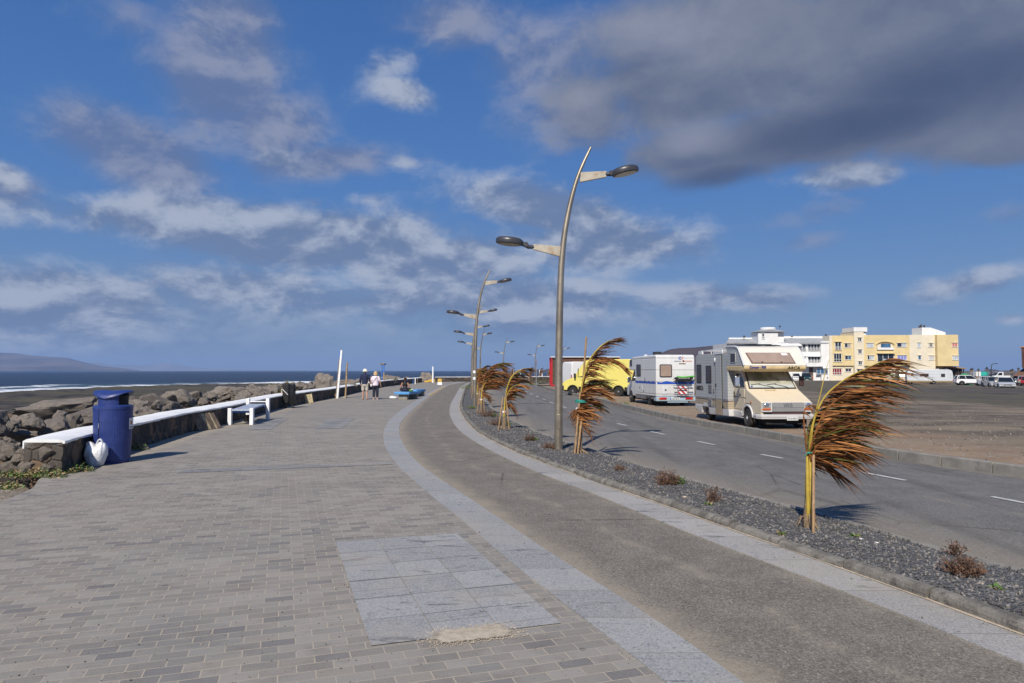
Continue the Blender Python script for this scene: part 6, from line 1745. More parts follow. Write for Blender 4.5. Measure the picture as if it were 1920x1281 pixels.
def arch(y, z, r, n=10, a0=180, a1=0):
    return [(y + r * math.cos(R(a0 + (a1 - a0) * i / n)), z + r * math.sin(R(a0 + (a1 - a0) * i / n))) for i in range(n + 1)]
def win(root, c, d, m=M_ACRYL, fm=M_RUB, face='X', f=.03, r=.05, name='window', out=1):
    "a window let into a flat side; frame proud by 12 mm, pane inside it"
    w, h = d; mb = MB()
    def rr(w, h, r):
        p = []
        for cx_, cz_, a0 in ((w / 2 - r, h / 2 - r, 0), (-w / 2 + r, h / 2 - r, 90), (-w / 2 + r, -h / 2 + r, 180), (w / 2 - r, -h / 2 + r, 270)):
            for k_ in range(5): p.append((cx_ + r * math.cos(R(a0 + 22.5 * k_)), cz_ + r * math.sin(R(a0 + 22.5 * k_))))
        return p
    pl = 'YZ' if face == 'X' else 'XZ'
    mb.prism(rr(w, h, r), -.014, .014, pl); fr = mb.build(name, fm, root, bevel=.004, loc=c)
    mb = MB(); mb.prism(rr(w - 2 * f, h - 2 * f, max(.01, r - f * .6)), -.02, .02, pl); mb.build('pane', m, fr, bevel=.004)
    return fr

# ------------------------------------------------------------------ beige alcove motorhome, facing the camera
M_SIDG = siding('grey ribbed siding', (.43, .44, .43), .105)
M_SIDT = siding('tan ribbed siding', (.40, .33, .235), .075, (.2, .16, .12))
M_CREAM = paint('cream cab paint', (.66, .56, .40), .35, .15)
M_CREAM2 = paint('cream roof plastic', (.68, .64, .56), .45, .1)
M_LIP = mat('yellowed cream plastic', (.56, .43, .23), .45, var=.12, vs=3)
M_WGREY = paint('white bumper plastic', (.60, .60, .60), .45, .3)
M_SHADE = mat('brown roller blind', (.32, .235, .185), .35, var=.12, vs=2, spec=.5, coat=.35)
def m_screen():
    m, k, b = newmat('windscreen with sunshade')
    tc = k.new('TexCoord').outputs['Object']; z = k.new('SeparateXYZ', Vector=tc).outputs[2]
    n = k.noise(k.mapping(tc, scale=(2.2, 1, 1.4)), 1.6, 4, .55, .6)
    c = k.mix(k.smooth(n, .35, .65), (.17, .165, .10), (.42, .40, .31))
    c = k.mix(k.math('MULTIPLY', k.smooth(k.math('ADD', z, k.math('MULTIPLY', n, .25)), 1.62, 1.45), .8), c, (.50, .53, .51))
    k.put(b, 'Base Color', c); b.inputs['Roughness'].default_value = .5
    b.inputs['Coat Weight'].default_value = 1.0; b.inputs['Coat Roughness'].default_value = .02
    return m
M_SCREEN = m_screen()
fl, fr_ = P(1401, 806, Z_LOT), P(1513, 806, Z_LOT)
org = G(1457, 805.5)
MH = thing('motorhome', 'old beige alcove motorhome with grey ribbed sides facing the camera', 'motorhome', (org.x + .30, org.y, org.z), PI + R(4.0))
# local x grows to the picture's left (vehicle's right is +x after the half turn => picture left is -x*-1)
W = 2.06
def side(sgn): return sgn * W / 2
body = [(-2.12, .78), (-2.12, 2.30), (-2.20, 2.46), (-5.22, 2.44), (-5.36, 2.34), (-5.38, .78)]
mb = MB(); mb.prism(body, -W / 2, W / 2); mb.build('body', M_SIDG, MH, bevel=.02)
mb = MB(); mb.prism([(-2.13, .52), (-2.13, .775), (-5.375, .775), (-5.38, .56)], -W / 2 + .003, W / 2 - .003); mb.build('lower_band', M_SIDT, MH, bevel=.004)
mb = MB(); mb.prism([(-2.12, .779), (-2.12, .80), (-5.385, .80), (-5.385, .779)], -W / 2 - .004, W / 2 + .004); mb.prism([(-2.12, .825), (-2.12, .833), (-5.385, .833), (-5.385, .825)], -W / 2 - .004, W / 2 + .004)
mb.build('stripe', mat('brown stripe', (.10, .055, .04), .5), MH)
sk = [(-2.05, .515), (-5.40, .555), (-5.44, .44), (-5.30, .36), (-4.85, .25), (-4.72, .24)] + arch(-4.30, .24, .40, 10, 180, 0) + [(-3.86, .24), (-2.0, .28)]
mb = MB(); mb.prism(sk, -W / 2 - .012, W / 2 + .012); mb.build('skirt', M_WGREY, MH, bevel=.03)
mb = MB(); mb.box((0, -3.2, .38), (1.5, 4.0, .26)); mb.build('chassis', M_UNDER, MH)
# alcove over the cab
alc = [(-2.19, 1.84), (-.98, 1.80), (-.78, 1.83), (-.70, 1.90), (-.70, 1.985), (-1.12, 2.50), (-1.22, 2.585), (-1.45, 2.63), (-2.19, 2.65)]
mb = MB(); mb.prism([(-2.19, 2.005), (-.735, 2.005), (-1.12, 2.49), (-1.22, 2.565), (-1.45, 2.61), (-2.19, 2.63)], -W / 2, W / 2); mb.build('alcove_side', M_SIDG, MH)
mb = MB(); mb.prism([(-2.20, 1.84), (-.98, 1.80), (-.78, 1.83), (-.70, 1.90), (-.70, 2.0), (-2.20, 2.0)], -W / 2 - .008, W / 2 + .008); mb.build('alcove_lip', M_LIP, MH, bevel=.03)
mb = MB(); mb.prism([(-.70, 2.002), (-1.135, 2.535), (-1.23, 2.61), (-1.46, 2.655), (-2.6, 2.675), (-2.6, 2.60), (-1.46, 2.58), (-1.21, 2.53), (-1.10, 2.47), (-.74, 2.03), (-.80, 2.002)], -W / 2 - .012, W / 2 + .012); mb.build('alcove_front', M_CREAM2, MH, bevel=.02)
for s in (-1, 1):
    mb = MB(); mb.tube([(s * (W / 2 + .004), -.705, 1.995), (s * (W / 2 + .004), -1.14, 2.53), (s * (W / 2 + .004), -1.25, 2.61), (s * (W / 2 + .004), -1.5, 2.65), (s * (W / 2 + .004), -2.2, 2.665)], .028, 8); mb.build('edge_trim', M_WGREY, MH, smooth=60)
# alcove front window (slanted)
def slant(u, v, off):   # u across -1..1, v 0..1 up the slanted face
    a, b_ = Vector((0, -.715, 2.02)), Vector((0, -1.115, 2.51)); p = a.lerp(b_, v); n = Vector((0, (b_ - a).z, -(b_ - a).y)).normalized()
    return Vector((u, p.y, p.z)) + n * off
def slantquad(u0, u1, ut0, ut1, v0, v1, off0, off1, name, m, parent=MH):
    mb = MB(); q = [slant(u0, v0, off1), slant(u1, v0, off1), slant(ut1, v1, off1), slant(ut0, v1, off1)]; w_ = [slant(u0, v0, off0), slant(u1, v0, off0), slant(ut1, v1, off0), slant(ut0, v1, off0)]
    mb.add(q + w_, [(0, 1, 2, 3), (7, 6, 5, 4), (0, 4, 5, 1), (1, 5, 6, 2), (2, 6, 7, 3), (3, 7, 4, 0)]); return mb.build(name, m, parent, bevel=.008)
w_ = slantquad(-.70, .77, -.63, .86, .08, .80, -.01, .030, 'alcove_window', mat('brown window frame', (.16, .10, .08), .5), MH)
slantquad(-.655, .725, -.595, .815, .12, .77, 0, .040, 'pane', M_SHADE, w_)
slantquad(-.53, -.33, -.51, -.31, .60, .75, 0, .046, 'sticker', M_LBL, w_)
for u in (.42, -.22): slantquad(u - .03, u + .03, u - .03, u + .03, .12, .16, .03, .055, 'catch', M_BLACK, w_)
M_BLTXT = mat('blue lettering', (.03, .04, .22), .5); M_BKTXT = mat('black lettering', (.01, .01, .012), .5)
text('lettering', 'Camper 190S', .105, (.60, -.682, 1.945), (PI / 2, 0, PI), M_BLTXT, MH, .003, shear=.15, sx=.95, bold=.003)
text('lettering', 'ARCA', .125, (-.60, -.684, 1.925), (PI / 2, 0, PI), M_BKTXT, MH, .003, shear=.25, sx=1.25, bold=.002)
text('lettering', 'AMERICA', .22, (W / 2 + .006, -4.92, 1.17), (PI / 2, 0, PI / 2), M_BKTXT, MH, .002, sx=.85, bold=.007)
# side windows, door, vents (picture-left side is local +x)
X_ = W / 2 + .003
win(MH, (X_, -4.98, 1.72), (.52, .70)); win(MH, (X_, -3.95, 1.70), (.56, .64))
win(MH, (X_, -1.62, 2.27), (.44, .34), fm=M_SIDG)
win(MH, (-X_, -3.6, 1.70), (1.0, .6)); win(MH, (-X_, -1.62, 2.27), (.44, .34), fm=M_SIDG)
mb = MB(); mb.box((X_ + .012, -2.92, 1.60), (.035, .56, 1.56)); mb.build('entry_door', M_SIDG, MH, bevel=.015)
mb = MB(); mb.box((X_ + .012, -2.92, .545), (.036, .56, .54)); mb.build('entry_door_foot', mat('tan door foot', (.36, .285, .19), .5, var=.1), MH, bevel=.012)
mb = MB()
for y_ in (-2.625, -3.215): mb.box((X_ + .008, y_, 1.33), (.03, .022, 2.1))
mb.box((X_ + .008, -2.92, 2.395), (.03, .6, .022)); mb.build('door_seal', M_RUB, MH)
mb = MB(); mb.box((X_ + .045, -3.14, 1.32), (.03, .07, .10)); mb.build('door_handle', M_RUB, MH, bevel=.008)
for y_, z_, d_ in ((-3.78, 1.18, (.03, .36, .30)), (-3.80, .66, (.03, .34, .26)), (-3.42, 1.12, (.03, .10, .14))):
    mb = MB(); mb.box((X_ + .002, y_, z_), d_)
    for i in range(4): mb.box((X_ + .02, y_, z_ - d_[2] * .35 + d_[2] * .23 * i), (.012, d_[1] * .86, d_[2] * .10))
    mb.build('vent', mat('grey vent', (.20, .20, .205), .6), MH, bevel=.004)
mb = MB(); mb.tube([(X_ + .02, -2.45, .62), (X_ + .05, -2.45, .65), (X_ + .05, -2.45, .84), (X_ + .02, -2.45, .87)], .018, 8); mb.build('grab_handle', M_CHROME, MH, smooth=60)
mb = MB(); mb.ell((X_ + .02, -3.22, 2.22), (.05, .05, .09), 10, 8); mb.build('awning_lamp', M_WGREY, MH, smooth=60)
# roof gear
mb = MB()
for s in (-1, 1): mb.tube([(s * .9, -2.9, 2.45), (s * .9, -2.9, 2.60), (s * .9, -5.2, 2.60), (s * .9, -5.2, 2.45)], .018, 6); mb.tube([(s * .9, -4.0, 2.45), (s * .9, -4.0, 2.6)], .016, 6)
mb.tube([(-.9, -5.2, 2.60), (.9, -5.2, 2.60)], .018, 6); mb.tube([(-.9, -2.9, 2.60), (.9, -2.9, 2.60)], .018, 6); mb.box((.93, -5.05, 2.53), (.06, .4, .13))
mb.build('roof_rack', M_WGREY, MH, smooth=60)
mb = MB(); mb.box((.15, -1.95, 2.705), (.80, .95, .045)); mb.box((-.42, -1.8, 2.69), (.30, .6, .03)); mb.build('solar_panel', M_GLASS, MH, bevel=.008)
mb = MB(); mb.box((0, -4.3, 2.50), (.5, .5, .10), taper=.85); mb.build('roof_hatch', mat('tan hatch', (.38, .26, .16), .6), MH, bevel=.02)
# cab
CW = .865
cab = [(.02, .46), (.035, .84), (-.02, .885), (-.90, 1.225), (-1.44, 1.82), (-2.14, 1.84), (-2.14, .46)] + [(-1.33, .46)] + arch(-.88, .33, .44, 12, 163, 17) + [(-.42, .46)]
mb = MB(); mb.prism(cab, -CW, CW)
for i, (x, y, z) in enumerate(mb.v):
    t = max(0, (z - 1.2) / .65); f = 1 - .085 * t
    if y > -.25: f *= .94
    mb.v[i] = (x * f, y, z)
mb.build('cab', M_CREAM, MH, bevel=.045, smooth=40)
mb = MB(); mb.box((0, -2.165, 1.28), (W - .01, .07, 1.1)); mb.build('cab_panel', M_CREAM, MH, bevel=.02)
for s in (-1, 1):
    mb = MB(); mb.prism(arch(-.88, .31, .44, 14, 175, 5) + arch(-.88, .31, .375, 14, 5, 175), s * (CW - .02), s * (CW + .035)); mb.build('wheel_arch', M_WGREY, MH, bevel=.012)
    mb = MB(); mb.prism([(-2.12, .27), (-2.12, .49), (-1.34, .49), (-1.30, .27)], s * (CW - .1), s * (CW + .02)); mb.build('sill', M_WGREY, MH, bevel=.015)
mb = MB(); mb.prism(arch(-.88, .33, .43, 14, 163, 17), -CW + .03, CW - .03); mb.build('wheel_well', M_UNDER, MH)
def scr(u, v, off):
    a, b_ = Vector((0, -.92, 1.245)), Vector((0, -1.43, 1.81)); p = a.lerp(b_, v); n = Vector((0, (b_ - a).z, -(b_ - a).y)).normalized(); w = 1 - .10 * v
    return Vector((u * w, p.y, p.z)) + n * off
def scrquad(u0, u1, v0, v1, o0, o1, name, m, parent=MH, bev=.006):
    mb = MB(); q = [scr(u0, v0, o1), scr(u1, v0, o1), scr(u1, v1, o1), scr(u0, v1, o1)] + [scr(u0, v0, o0), scr(u1, v0, o0), scr(u1, v1, o0), scr(u0, v1, o0)]
    mb.add(q, [(0, 1, 2, 3), (7, 6, 5, 4), (0, 4, 5, 1), (1, 5, 6, 2), (2, 6, 7, 3), (3, 7, 4, 0)]); return mb.build(name, m, parent, bevel=bev)
ws = scrquad(-.80, .80, -.01, 1.0, -.02, .016, 'windscreen', M_RUB)
scrquad(-.76, .76, .05, .97, 0, .024, 'pane', M_SCREEN, ws)
for x0, x1 in ((.45, -.02), (-.10, -.50)):
    mb = MB(); a, b_ = scr(x1, .04, .05), scr(x0, .22, .045); mb.tube([scr(x1 - .02, -.05, .03), a, b_], [.012, .009, .007], 6); mb.tube([scr(x0 + .26, .20, .035), scr(x0 - .06, .25, .035)], .009, 5); mb.build('wiper', M_RUB, MH)
mb = MB(); mb.box((.14, -.80, 1.197), (.36, .05, .012), rot=Matrix.Rotation(R(-21), 3, 'X')); mb.build('bonnet_vent', M_LIP, MH)
mb = MB(); mb.ell(scr(.70, .09, .028), (.035, .012, .035), 8, 6); mb.build('sticker', M_BLTXT, MH)
# cab doors
for s in (-1, 1):
    cx_ = s * (CW + .004)
    mb = MB(); mb.prism([(-2.0, .56), (-2.0, 1.26), (-1.12, 1.22), (-1.12, .80), (-1.32, .56)], cx_ - s * .03, cx_ + s * .004); mb.build('cab_door', M_CREAM, MH, bevel=.012)
    mb = MB(); pts = [(-1.96, 1.28), (-1.96, 1.74), (-1.50, 1.74), (-1.12, 1.30)]; mb.prism(pts, cx_ * .96 - s * .04, cx_ * .96 + s * .012)
    for i, (x, y, z) in enumerate(mb.v): mb.v[i] = (x - s * .075 * (z - 1.28) / .5 + s * .03, y, z)
    mb.build('side_window', M_GLASS, MH, bevel=.006)
    mb = MB(); mb.prism([(-2.0, .965), (-2.0, .985), (-1.0, .955), (-1.0, .94)], cx_, cx_ + s * .007); mb.build('stripe', M_BLKTRIM, MH)
    mb = MB(); mb.box((cx_ + s * .02, -1.93, 1.03), (.03, .05, .20)); mb.build('door_handle', M_BLKTRIM, MH, bevel=.008)
    mb = MB(); mb.box((cx_ + s * .012, -.60, .83), (.022, .075, .045)); mb.build('side_lamp', M_AMB, MH, bevel=.006)
    # mirrors
    mb = MB(); mb.tube([(s * .82, -1.22, 1.66), (s * 1.06, -1.15, 1.655)], .010, 6); mb.tube([(s * .84, -1.2, 1.26), (s * 1.06, -1.15, 1.32)], .010, 6); mb.tube([(s * 1.06, -1.15, 1.66), (s * 1.06, -1.15, 1.31)], .012, 6); mb.build('mirror_arm', M_CHROME, MH, smooth=60)
    mb = MB(); mb.box((s * 1.09, -1.15, 1.49), (.17, .07, .34)); mb.build('mirror', M_CHROME if s > 0 else mat('brown mirror back', (.055, .026, .02), .5), MH, bevel=.03)
text('lettering', '1800', .07, (CW + .012, -1.45, 1.03), (PI / 2, 0, PI / 2), M_BKTXT, MH, .002)
# front
mb = MB(); mb.box((0, .045, .70), (1.62, .05, .30)); mb.build('front_panel', M_WGREY, MH, bevel=.012)
g = None
mb = MB(); mb.box((-.02, .072, .762), (1.02, .02, .165)); mb.box((-.02, .072, .612), (1.02, .02, .10)); g = mb.build('grille', mat('grille recess', (.10, .10, .105), .5), MH)
mb = MB()
for z_ in (.695, .715, .735, .755, .775, .795, .815, .835, .578, .60, .622, .645): mb.box((-.02, .084, z_), (1.02, .018, .0075))
mb.build('slats', M_WGREY, g)
mb = MB()
for i in range(5): mb.box((.11 - .075 * i * .8, .098, .765), (.035, .01, .11), rot=Matrix.Rotation(R(16), 3, 'Y'))
mb.build('badge', M_CHROME, g, bevel=.003)
for s in (-1, 1):
    mb = MB(); mb.box((s * .665, .072, .762), (.27, .03, .155)); h = mb.build('headlight', M_HL, MH, bevel=.02)
    mb = MB(); mb.ell((s * .665, .085, .762), (.085, .012, .062), 12, 8); mb.build('reflector', M_CHROME, h, smooth=60)
    mb = MB(); mb.box((s * .665, .070, .635), (.27, .035, .065)); mb.build('indicator', M_AMB, MH, bevel=.008)
mb = MB(); mb.box((0, .02, .50), (1.5, .06, .12)); mb.build('lower_grille', M_UNDER, MH)
mb = MB(); mb.box((0, .02, .505), (.98, .10, .05)); mb.build('number_light_bar', mat('rust brown', (.10, .05, .045), .7), MH)
bp = [(-.93, -.34), (-.93, -.10), (-.84, .10), (-.5, .15), (.5, .15), (.84, .10), (.93, -.10), (.93, -.34), (.87, -.34), (.86, -.10), (.5, .05), (-.5, .05), (-.86, -.10), (-.87, -.34)]
mb = MB(); mb.prism(bp, .33, .475, 'XY'); mb.build('bumper', M_WGREY, MH, bevel=.02)
mb = MB(); mb.prism([(x * 1.004, y + .003) for x, y in bp], .385, .398, 'XY'); mb.build('bumper_strip', mat('grey strip', (.2, .2, .21), .6), MH)
mb = MB(); mb.box((-.12, .158, .345), (.36, .014, .11)); pl = mb.build('number_plate', M_PLATE, MH, bevel=.004)
text('lettering', 'VI\u00b70190\u00b7H', .082, (-.12, .167, .345), (PI / 2, 0, PI), M_DKTXT, pl, .001, sx=.9)
mb = MB(); mb.box((0, -.35, .24), (1.3, .7, .16)); mb.tube([(-.45, .0, .24), (-.62, .02, .30)], .02, 6); mb.build('engine_guard', M_UNDER, MH)
for x in (-.80, .80): wheel(MH, x, -.88, .305, .19, M_RIMW)
for x in (-.83, .83): wheel(MH, x, -4.30, .305, .19, M_RIM)

# ------------------------------------------------------------------ white alcove motorhome seen from behind
M_WHITE_MH = siding('white ribbed panel', (.64, .64, .63), .62, (.5, .48, .44))
M_WHITE_P = paint('white vehicle paint', (.60, .61, .62), .35, .3)
M_LTBLUE = paint('pale blue bumper', (.36, .47, .55), .45, .2)
M_WAVE = mat('blue wave decal', (.015, .075, .42), .4, var=.08)
M_GREYLOW = mat('grey lower panel', (.17, .17, .175), .6, var=.2, vs=3)
q = G(1263, 762)
WM = thing('motorhome', 'white alcove motorhome with blue wave stripe seen from behind', 'motorhome', (q.x, q.y + .9, q.z), R(6.5))
W2 = 2.06; hw = W2 / 2
bd = [(-.90, .50), (-.93, .60), (-.95, 2.50), (-.86, 2.66), (3.2, 2.62), (3.9, 2.45), (3.98, 2.30), (3.98, 2.0), (3.85, 1.88), (2.75, 1.82), (2.75, .50)]
mb = MB(); mb.prism(bd, -hw, hw); mb.build('body', M_WHITE_MH, WM, bevel=.05, smooth=40)
mb = MB(); mb.prism([(-.88, .505), (2.75, .505), (2.75, .30), (.95, .30)] + arch(.45, .32, .40, 10, 0, 180) + [(-.1, .34), (-.80, .36)], -hw + .02, hw - .02); mb.build('lower_panel', M_GREYLOW, WM, bevel=.02)
mb = MB(); mb.prism([(-.99, .27), (-.99, .50), (-.86, .50), (-.55, .40), (-.55, .27)], -hw - .01, hw + .01); mb.build('rear_bumper', M_LTBLUE, WM, bevel=.025)
for s in (-1, 1):
    mb = MB(); mb.box((s * .70, -.998, .405), (.40, .03, .12)); l_ = mb.build('tail_light', M_RED, WM, bevel=.015)
    mb = MB(); mb.box((s * .86, -1.004, .405), (.09, .03, .115)); mb.build('indicator', M_AMB, l_, bevel=.01)
mb = MB(); mb.box((-.05, -1.0, .40), (.52, .02, .115)); pl = mb.build('number_plate', M_PLATE, WM, bevel=.004)
mb = MB(); mb.box((-.29, -1.012, .40), (.04, .008, .11)); mb.build('plate_band', M_WAVE, pl)
text('lettering', '5082 BGD', .085, (-.03, -1.013, .398), (PI / 2, 0, 0), M_DKTXT, pl, .001, sx=1.0)
mb = MB(); mb.box((.1, -.93, .22), (1.1, .07, .06)); mb.box((-.02, -.99, .22), (.07, .12, .05)); mb.build('tow_bar', M_LTBLUE, WM, bevel=.01)
mb = MB(); mb.box((0, 1.4, .32), (1.5, 4.6, .22)); mb.build('chassis', M_UNDER, WM)
win(WM, (-.52, -.952, 1.83), (.66, .66), M_SHADE, M_RUB, 'Y', .045, .07)
mb = MB(); mb.box((-.54, -.948, .82), (.34, .03, .36)); hh = mb.build('service_hatch', M_WHITE_P, WM, bevel=.012)
mb = MB(); mb.ell((-.54, -.968, .84), (.05, .012, .05), 10, 6); mb.build('lock', M_HEAD, hh, smooth=60)
def wave(x0, x1, z, face, off, sgn=1):
    mb = MB(); n_ = 60; top = []; bot = []
    for i in range(n_ + 1):
        t = i / n_; u = x0 + (x1 - x0) * t
        k1 = abs(math.sin(u * 4.2)) * .055 + .02 * math.sin(u * 9); top.append((u, z + .05 + k1)); bot.append((u, z - .035))
    vs = []
    for (u, zt), (_, zb) in zip(top, bot):
        vs += [((u, off, zb) if face == 'Y' else (off, u, zb)), ((u, off, zt) if face == 'Y' else (off, u, zt))]
    mb.add(vs, [(2 * i, 2 * i + 2, 2 * i + 3, 2 * i + 1) for i in range(n_)]); return mb.build('wave_stripe', M_WAVE, WM, recalc=False)
wave(-hw + .05, hw - .05, 1.18, 'Y', -.947); wave(-.85, 2.72, 1.18, 'X', -hw - .003); wave(-.85, 2.72, 1.18, 'X', hw + .003)
win(WM, (-hw - .003, 2.08, 1.85), (.80, .66)); win(WM, (-hw - .003, 3.55, 2.28), (.42, .36)); win(WM, (hw + .003, 1.6, 1.85), (1.1, .6))
mb = MB(); mb.box((-hw - .004, .95, 1.32), (.02, .07, .22)); mb.box((-hw - .004, 1.9, .90), (.02, .08, .10)); mb.box((-hw - .006, 1.2, .74), (.02, .10, .07)); mb.build('side_lock', M_HEAD, WM, bevel=.008)
mb = MB(); mb.box((-hw - .005, 1.55, .92), (.016, .22, .26)); mb.build('cream_hatch', M_WHITE_P, WM, bevel=.008)
# sign and cycle carrier on the back
mb = MB(); mb.box((.33, -1.02, .80), (.50, .02, .50)); sg = mb.build('striped_board', M_LBL, WM, bevel=.006)
for c0 in (-.36, -.10, .16, .42):
    pts = []
    for (u, v) in ((c0, .25), (c0 + .13, .25), (c0 + .13 - .5 + .5, .25),): pass
    # one diagonal band clipped to the board
    poly = [(c0 - .25, .25), (c0 - .12, .25), (c0 + .38, -.25), (c0 + .25, -.25)]
    def clip(poly, f):
        out = []
        for i in range(len(poly)):
            a, b_ = poly[i], poly[(i + 1) % len(poly)]; fa, fb = f(a), f(b_)
            if fa >= 0: out.append(a)
            if fa * fb < 0: t = fa / (fa - fb); out.append((a[0] + (b_[0] - a[0]) * t, a[1] + (b_[1] - a[1]) * t))
        return out
    for f in (lambda p: p[0] + .235, lambda p: .235 - p[0], lambda p: p[1] + .235, lambda p: .235 - p[1]):
        poly = clip(poly, f)
        if not poly: break
    if len(poly) > 2:
        mb = MB(); mb.prism([(x + .33, z + .80) for x, z in poly], -1.036, -1.032, 'XZ'); mb.build('red_band', M_RED, sg)
mb = MB()
for x in (.06, .62): mb.tube([(x, -.97, .52), (x, -1.06, .56), (x, -1.06, 1.45), (x, -.97, 1.50)], .016, 8)
for z in (.62, 1.08, 1.40): mb.tube([(-.18, -1.06, z), (.86, -1.06, z)], .014, 8)
for z in (.92, .62): mb.tube([(-.15, -1.14, z), (.85, -1.14, z)], .026, 8)
mb.build('cycle_carrier', M_CHROME, WM, smooth=60)
mb = MB(); mb.tube(cat_pts([(.0, -1.16, 1.52), (.30, -1.19, 1.50), (.62, -1.18, 1.52), (.92, -1.16, 1.55)], 12), .045, 8); gs = mb.build('green_cover', mat('green cover', (.10, .42, .06), .6), WM, smooth=60)
mb = MB(); mb.box((.36, -1.15, 1.36), (.82, .16, .16)); mb.ell((-.02, -1.12, 1.44), (.12, .08, .07)); mb.ell((.78, -1.12, 1.46), (.10, .08, .06)); mb.build('carried_gear', M_BLKFAB, WM, bevel=.04)
# emblem and writing high on the back
M_CIB, M_CIR, M_CIG = mat('blue emblem', (.04, .12, .42), .5), mat('red orange emblem', (.60, .17, .09), .5), mat('slate lettering', (.20, .24, .33), .5)
text('emblem', 'C', .20, (.225, -.957, 2.475), (PI / 2, 0, 0), M_CIB, WM, .002, shear=.1, sx=1.0, bold=.010)
text('emblem', 'I', .19, (.335, -.957, 2.475), (PI / 2, 0, 0), M_CIR, WM, .002, shear=.3, sx=1.3, bold=.008)
text('lettering', 'caravans', .105, (.12, -.957, 2.33), (PI / 2, 0, 0), M_CIG, WM, .002, bold=.002)
text('lettering', 'international', .105, (.62, -.957, 2.33), (PI / 2, 0, 0), M_CIR, WM, .002, bold=.001)
mb = MB(); mb.ell((.42, -.955, 2.335), (.045, .015, .05), 10, 6); mb.build('patch', mat('dark red patch', (.09, .02, .02), .6), WM)
mb = MB(); mb.box((.36, -.957, 2.20), (.36, .014, .045)); mb.build('small_sign', mat('brown sign', (.22, .14, .08), .6), WM)
mb = MB(); mb.box((-.55, .3, 2.74), (.34, .5, .20)); mb.build('roof_vent', M_BLKTRIM, WM, bevel=.02)
mb = MB(); mb.ell((-.9, 1.2, 2.66), (.12, .12, .06)); mb.build('roof_dome', M_WHITE_P, WM, smooth=60)
# its cab
cabw = [(2.72, .40), (2.72, 1.85), (3.35, 1.85), (3.95, 1.22), (4.62, .98), (4.72, .86), (4.74, .40), (4.40, .40)] + arch(3.98, .30, .40, 10, 15, 165) + [(3.55, .40)]
mb = MB(); mb.prism(cabw, -.93, .93); mb.build('cab', M_WHITE_P, WM, bevel=.05, smooth=40)
for s in (-1, 1):
    mb = MB(); mb.prism([(2.95, 1.25), (2.95, 1.76), (3.36, 1.76), (3.80, 1.25)], s * .925, s * .940); mb.build('side_window', M_GLASS, WM, bevel=.006)
    mb = MB(); mb.box((s * 1.12, 3.62, 1.30), (.20, .10, .32)); mb.tube([(s * .93, 3.7, 1.25), (s * 1.05, 3.66, 1.25)], .03, 6); mb.build('mirror', M_CHROME if s < 0 else M_BLKTRIM, WM, bevel=.03)
mb = MB(); mb.prism([(3.40, 1.84), (3.42, 1.86), (3.97, 1.27), (3.94, 1.25)], -.80, .80); mb.build('windscreen', M_GLASS, WM)
for x in (-.84, .84): wheel(WM, x, 3.98, .31, .19, M_RIM); wheel(WM, x * 1.02, .45, .31, .19, M_RIM)

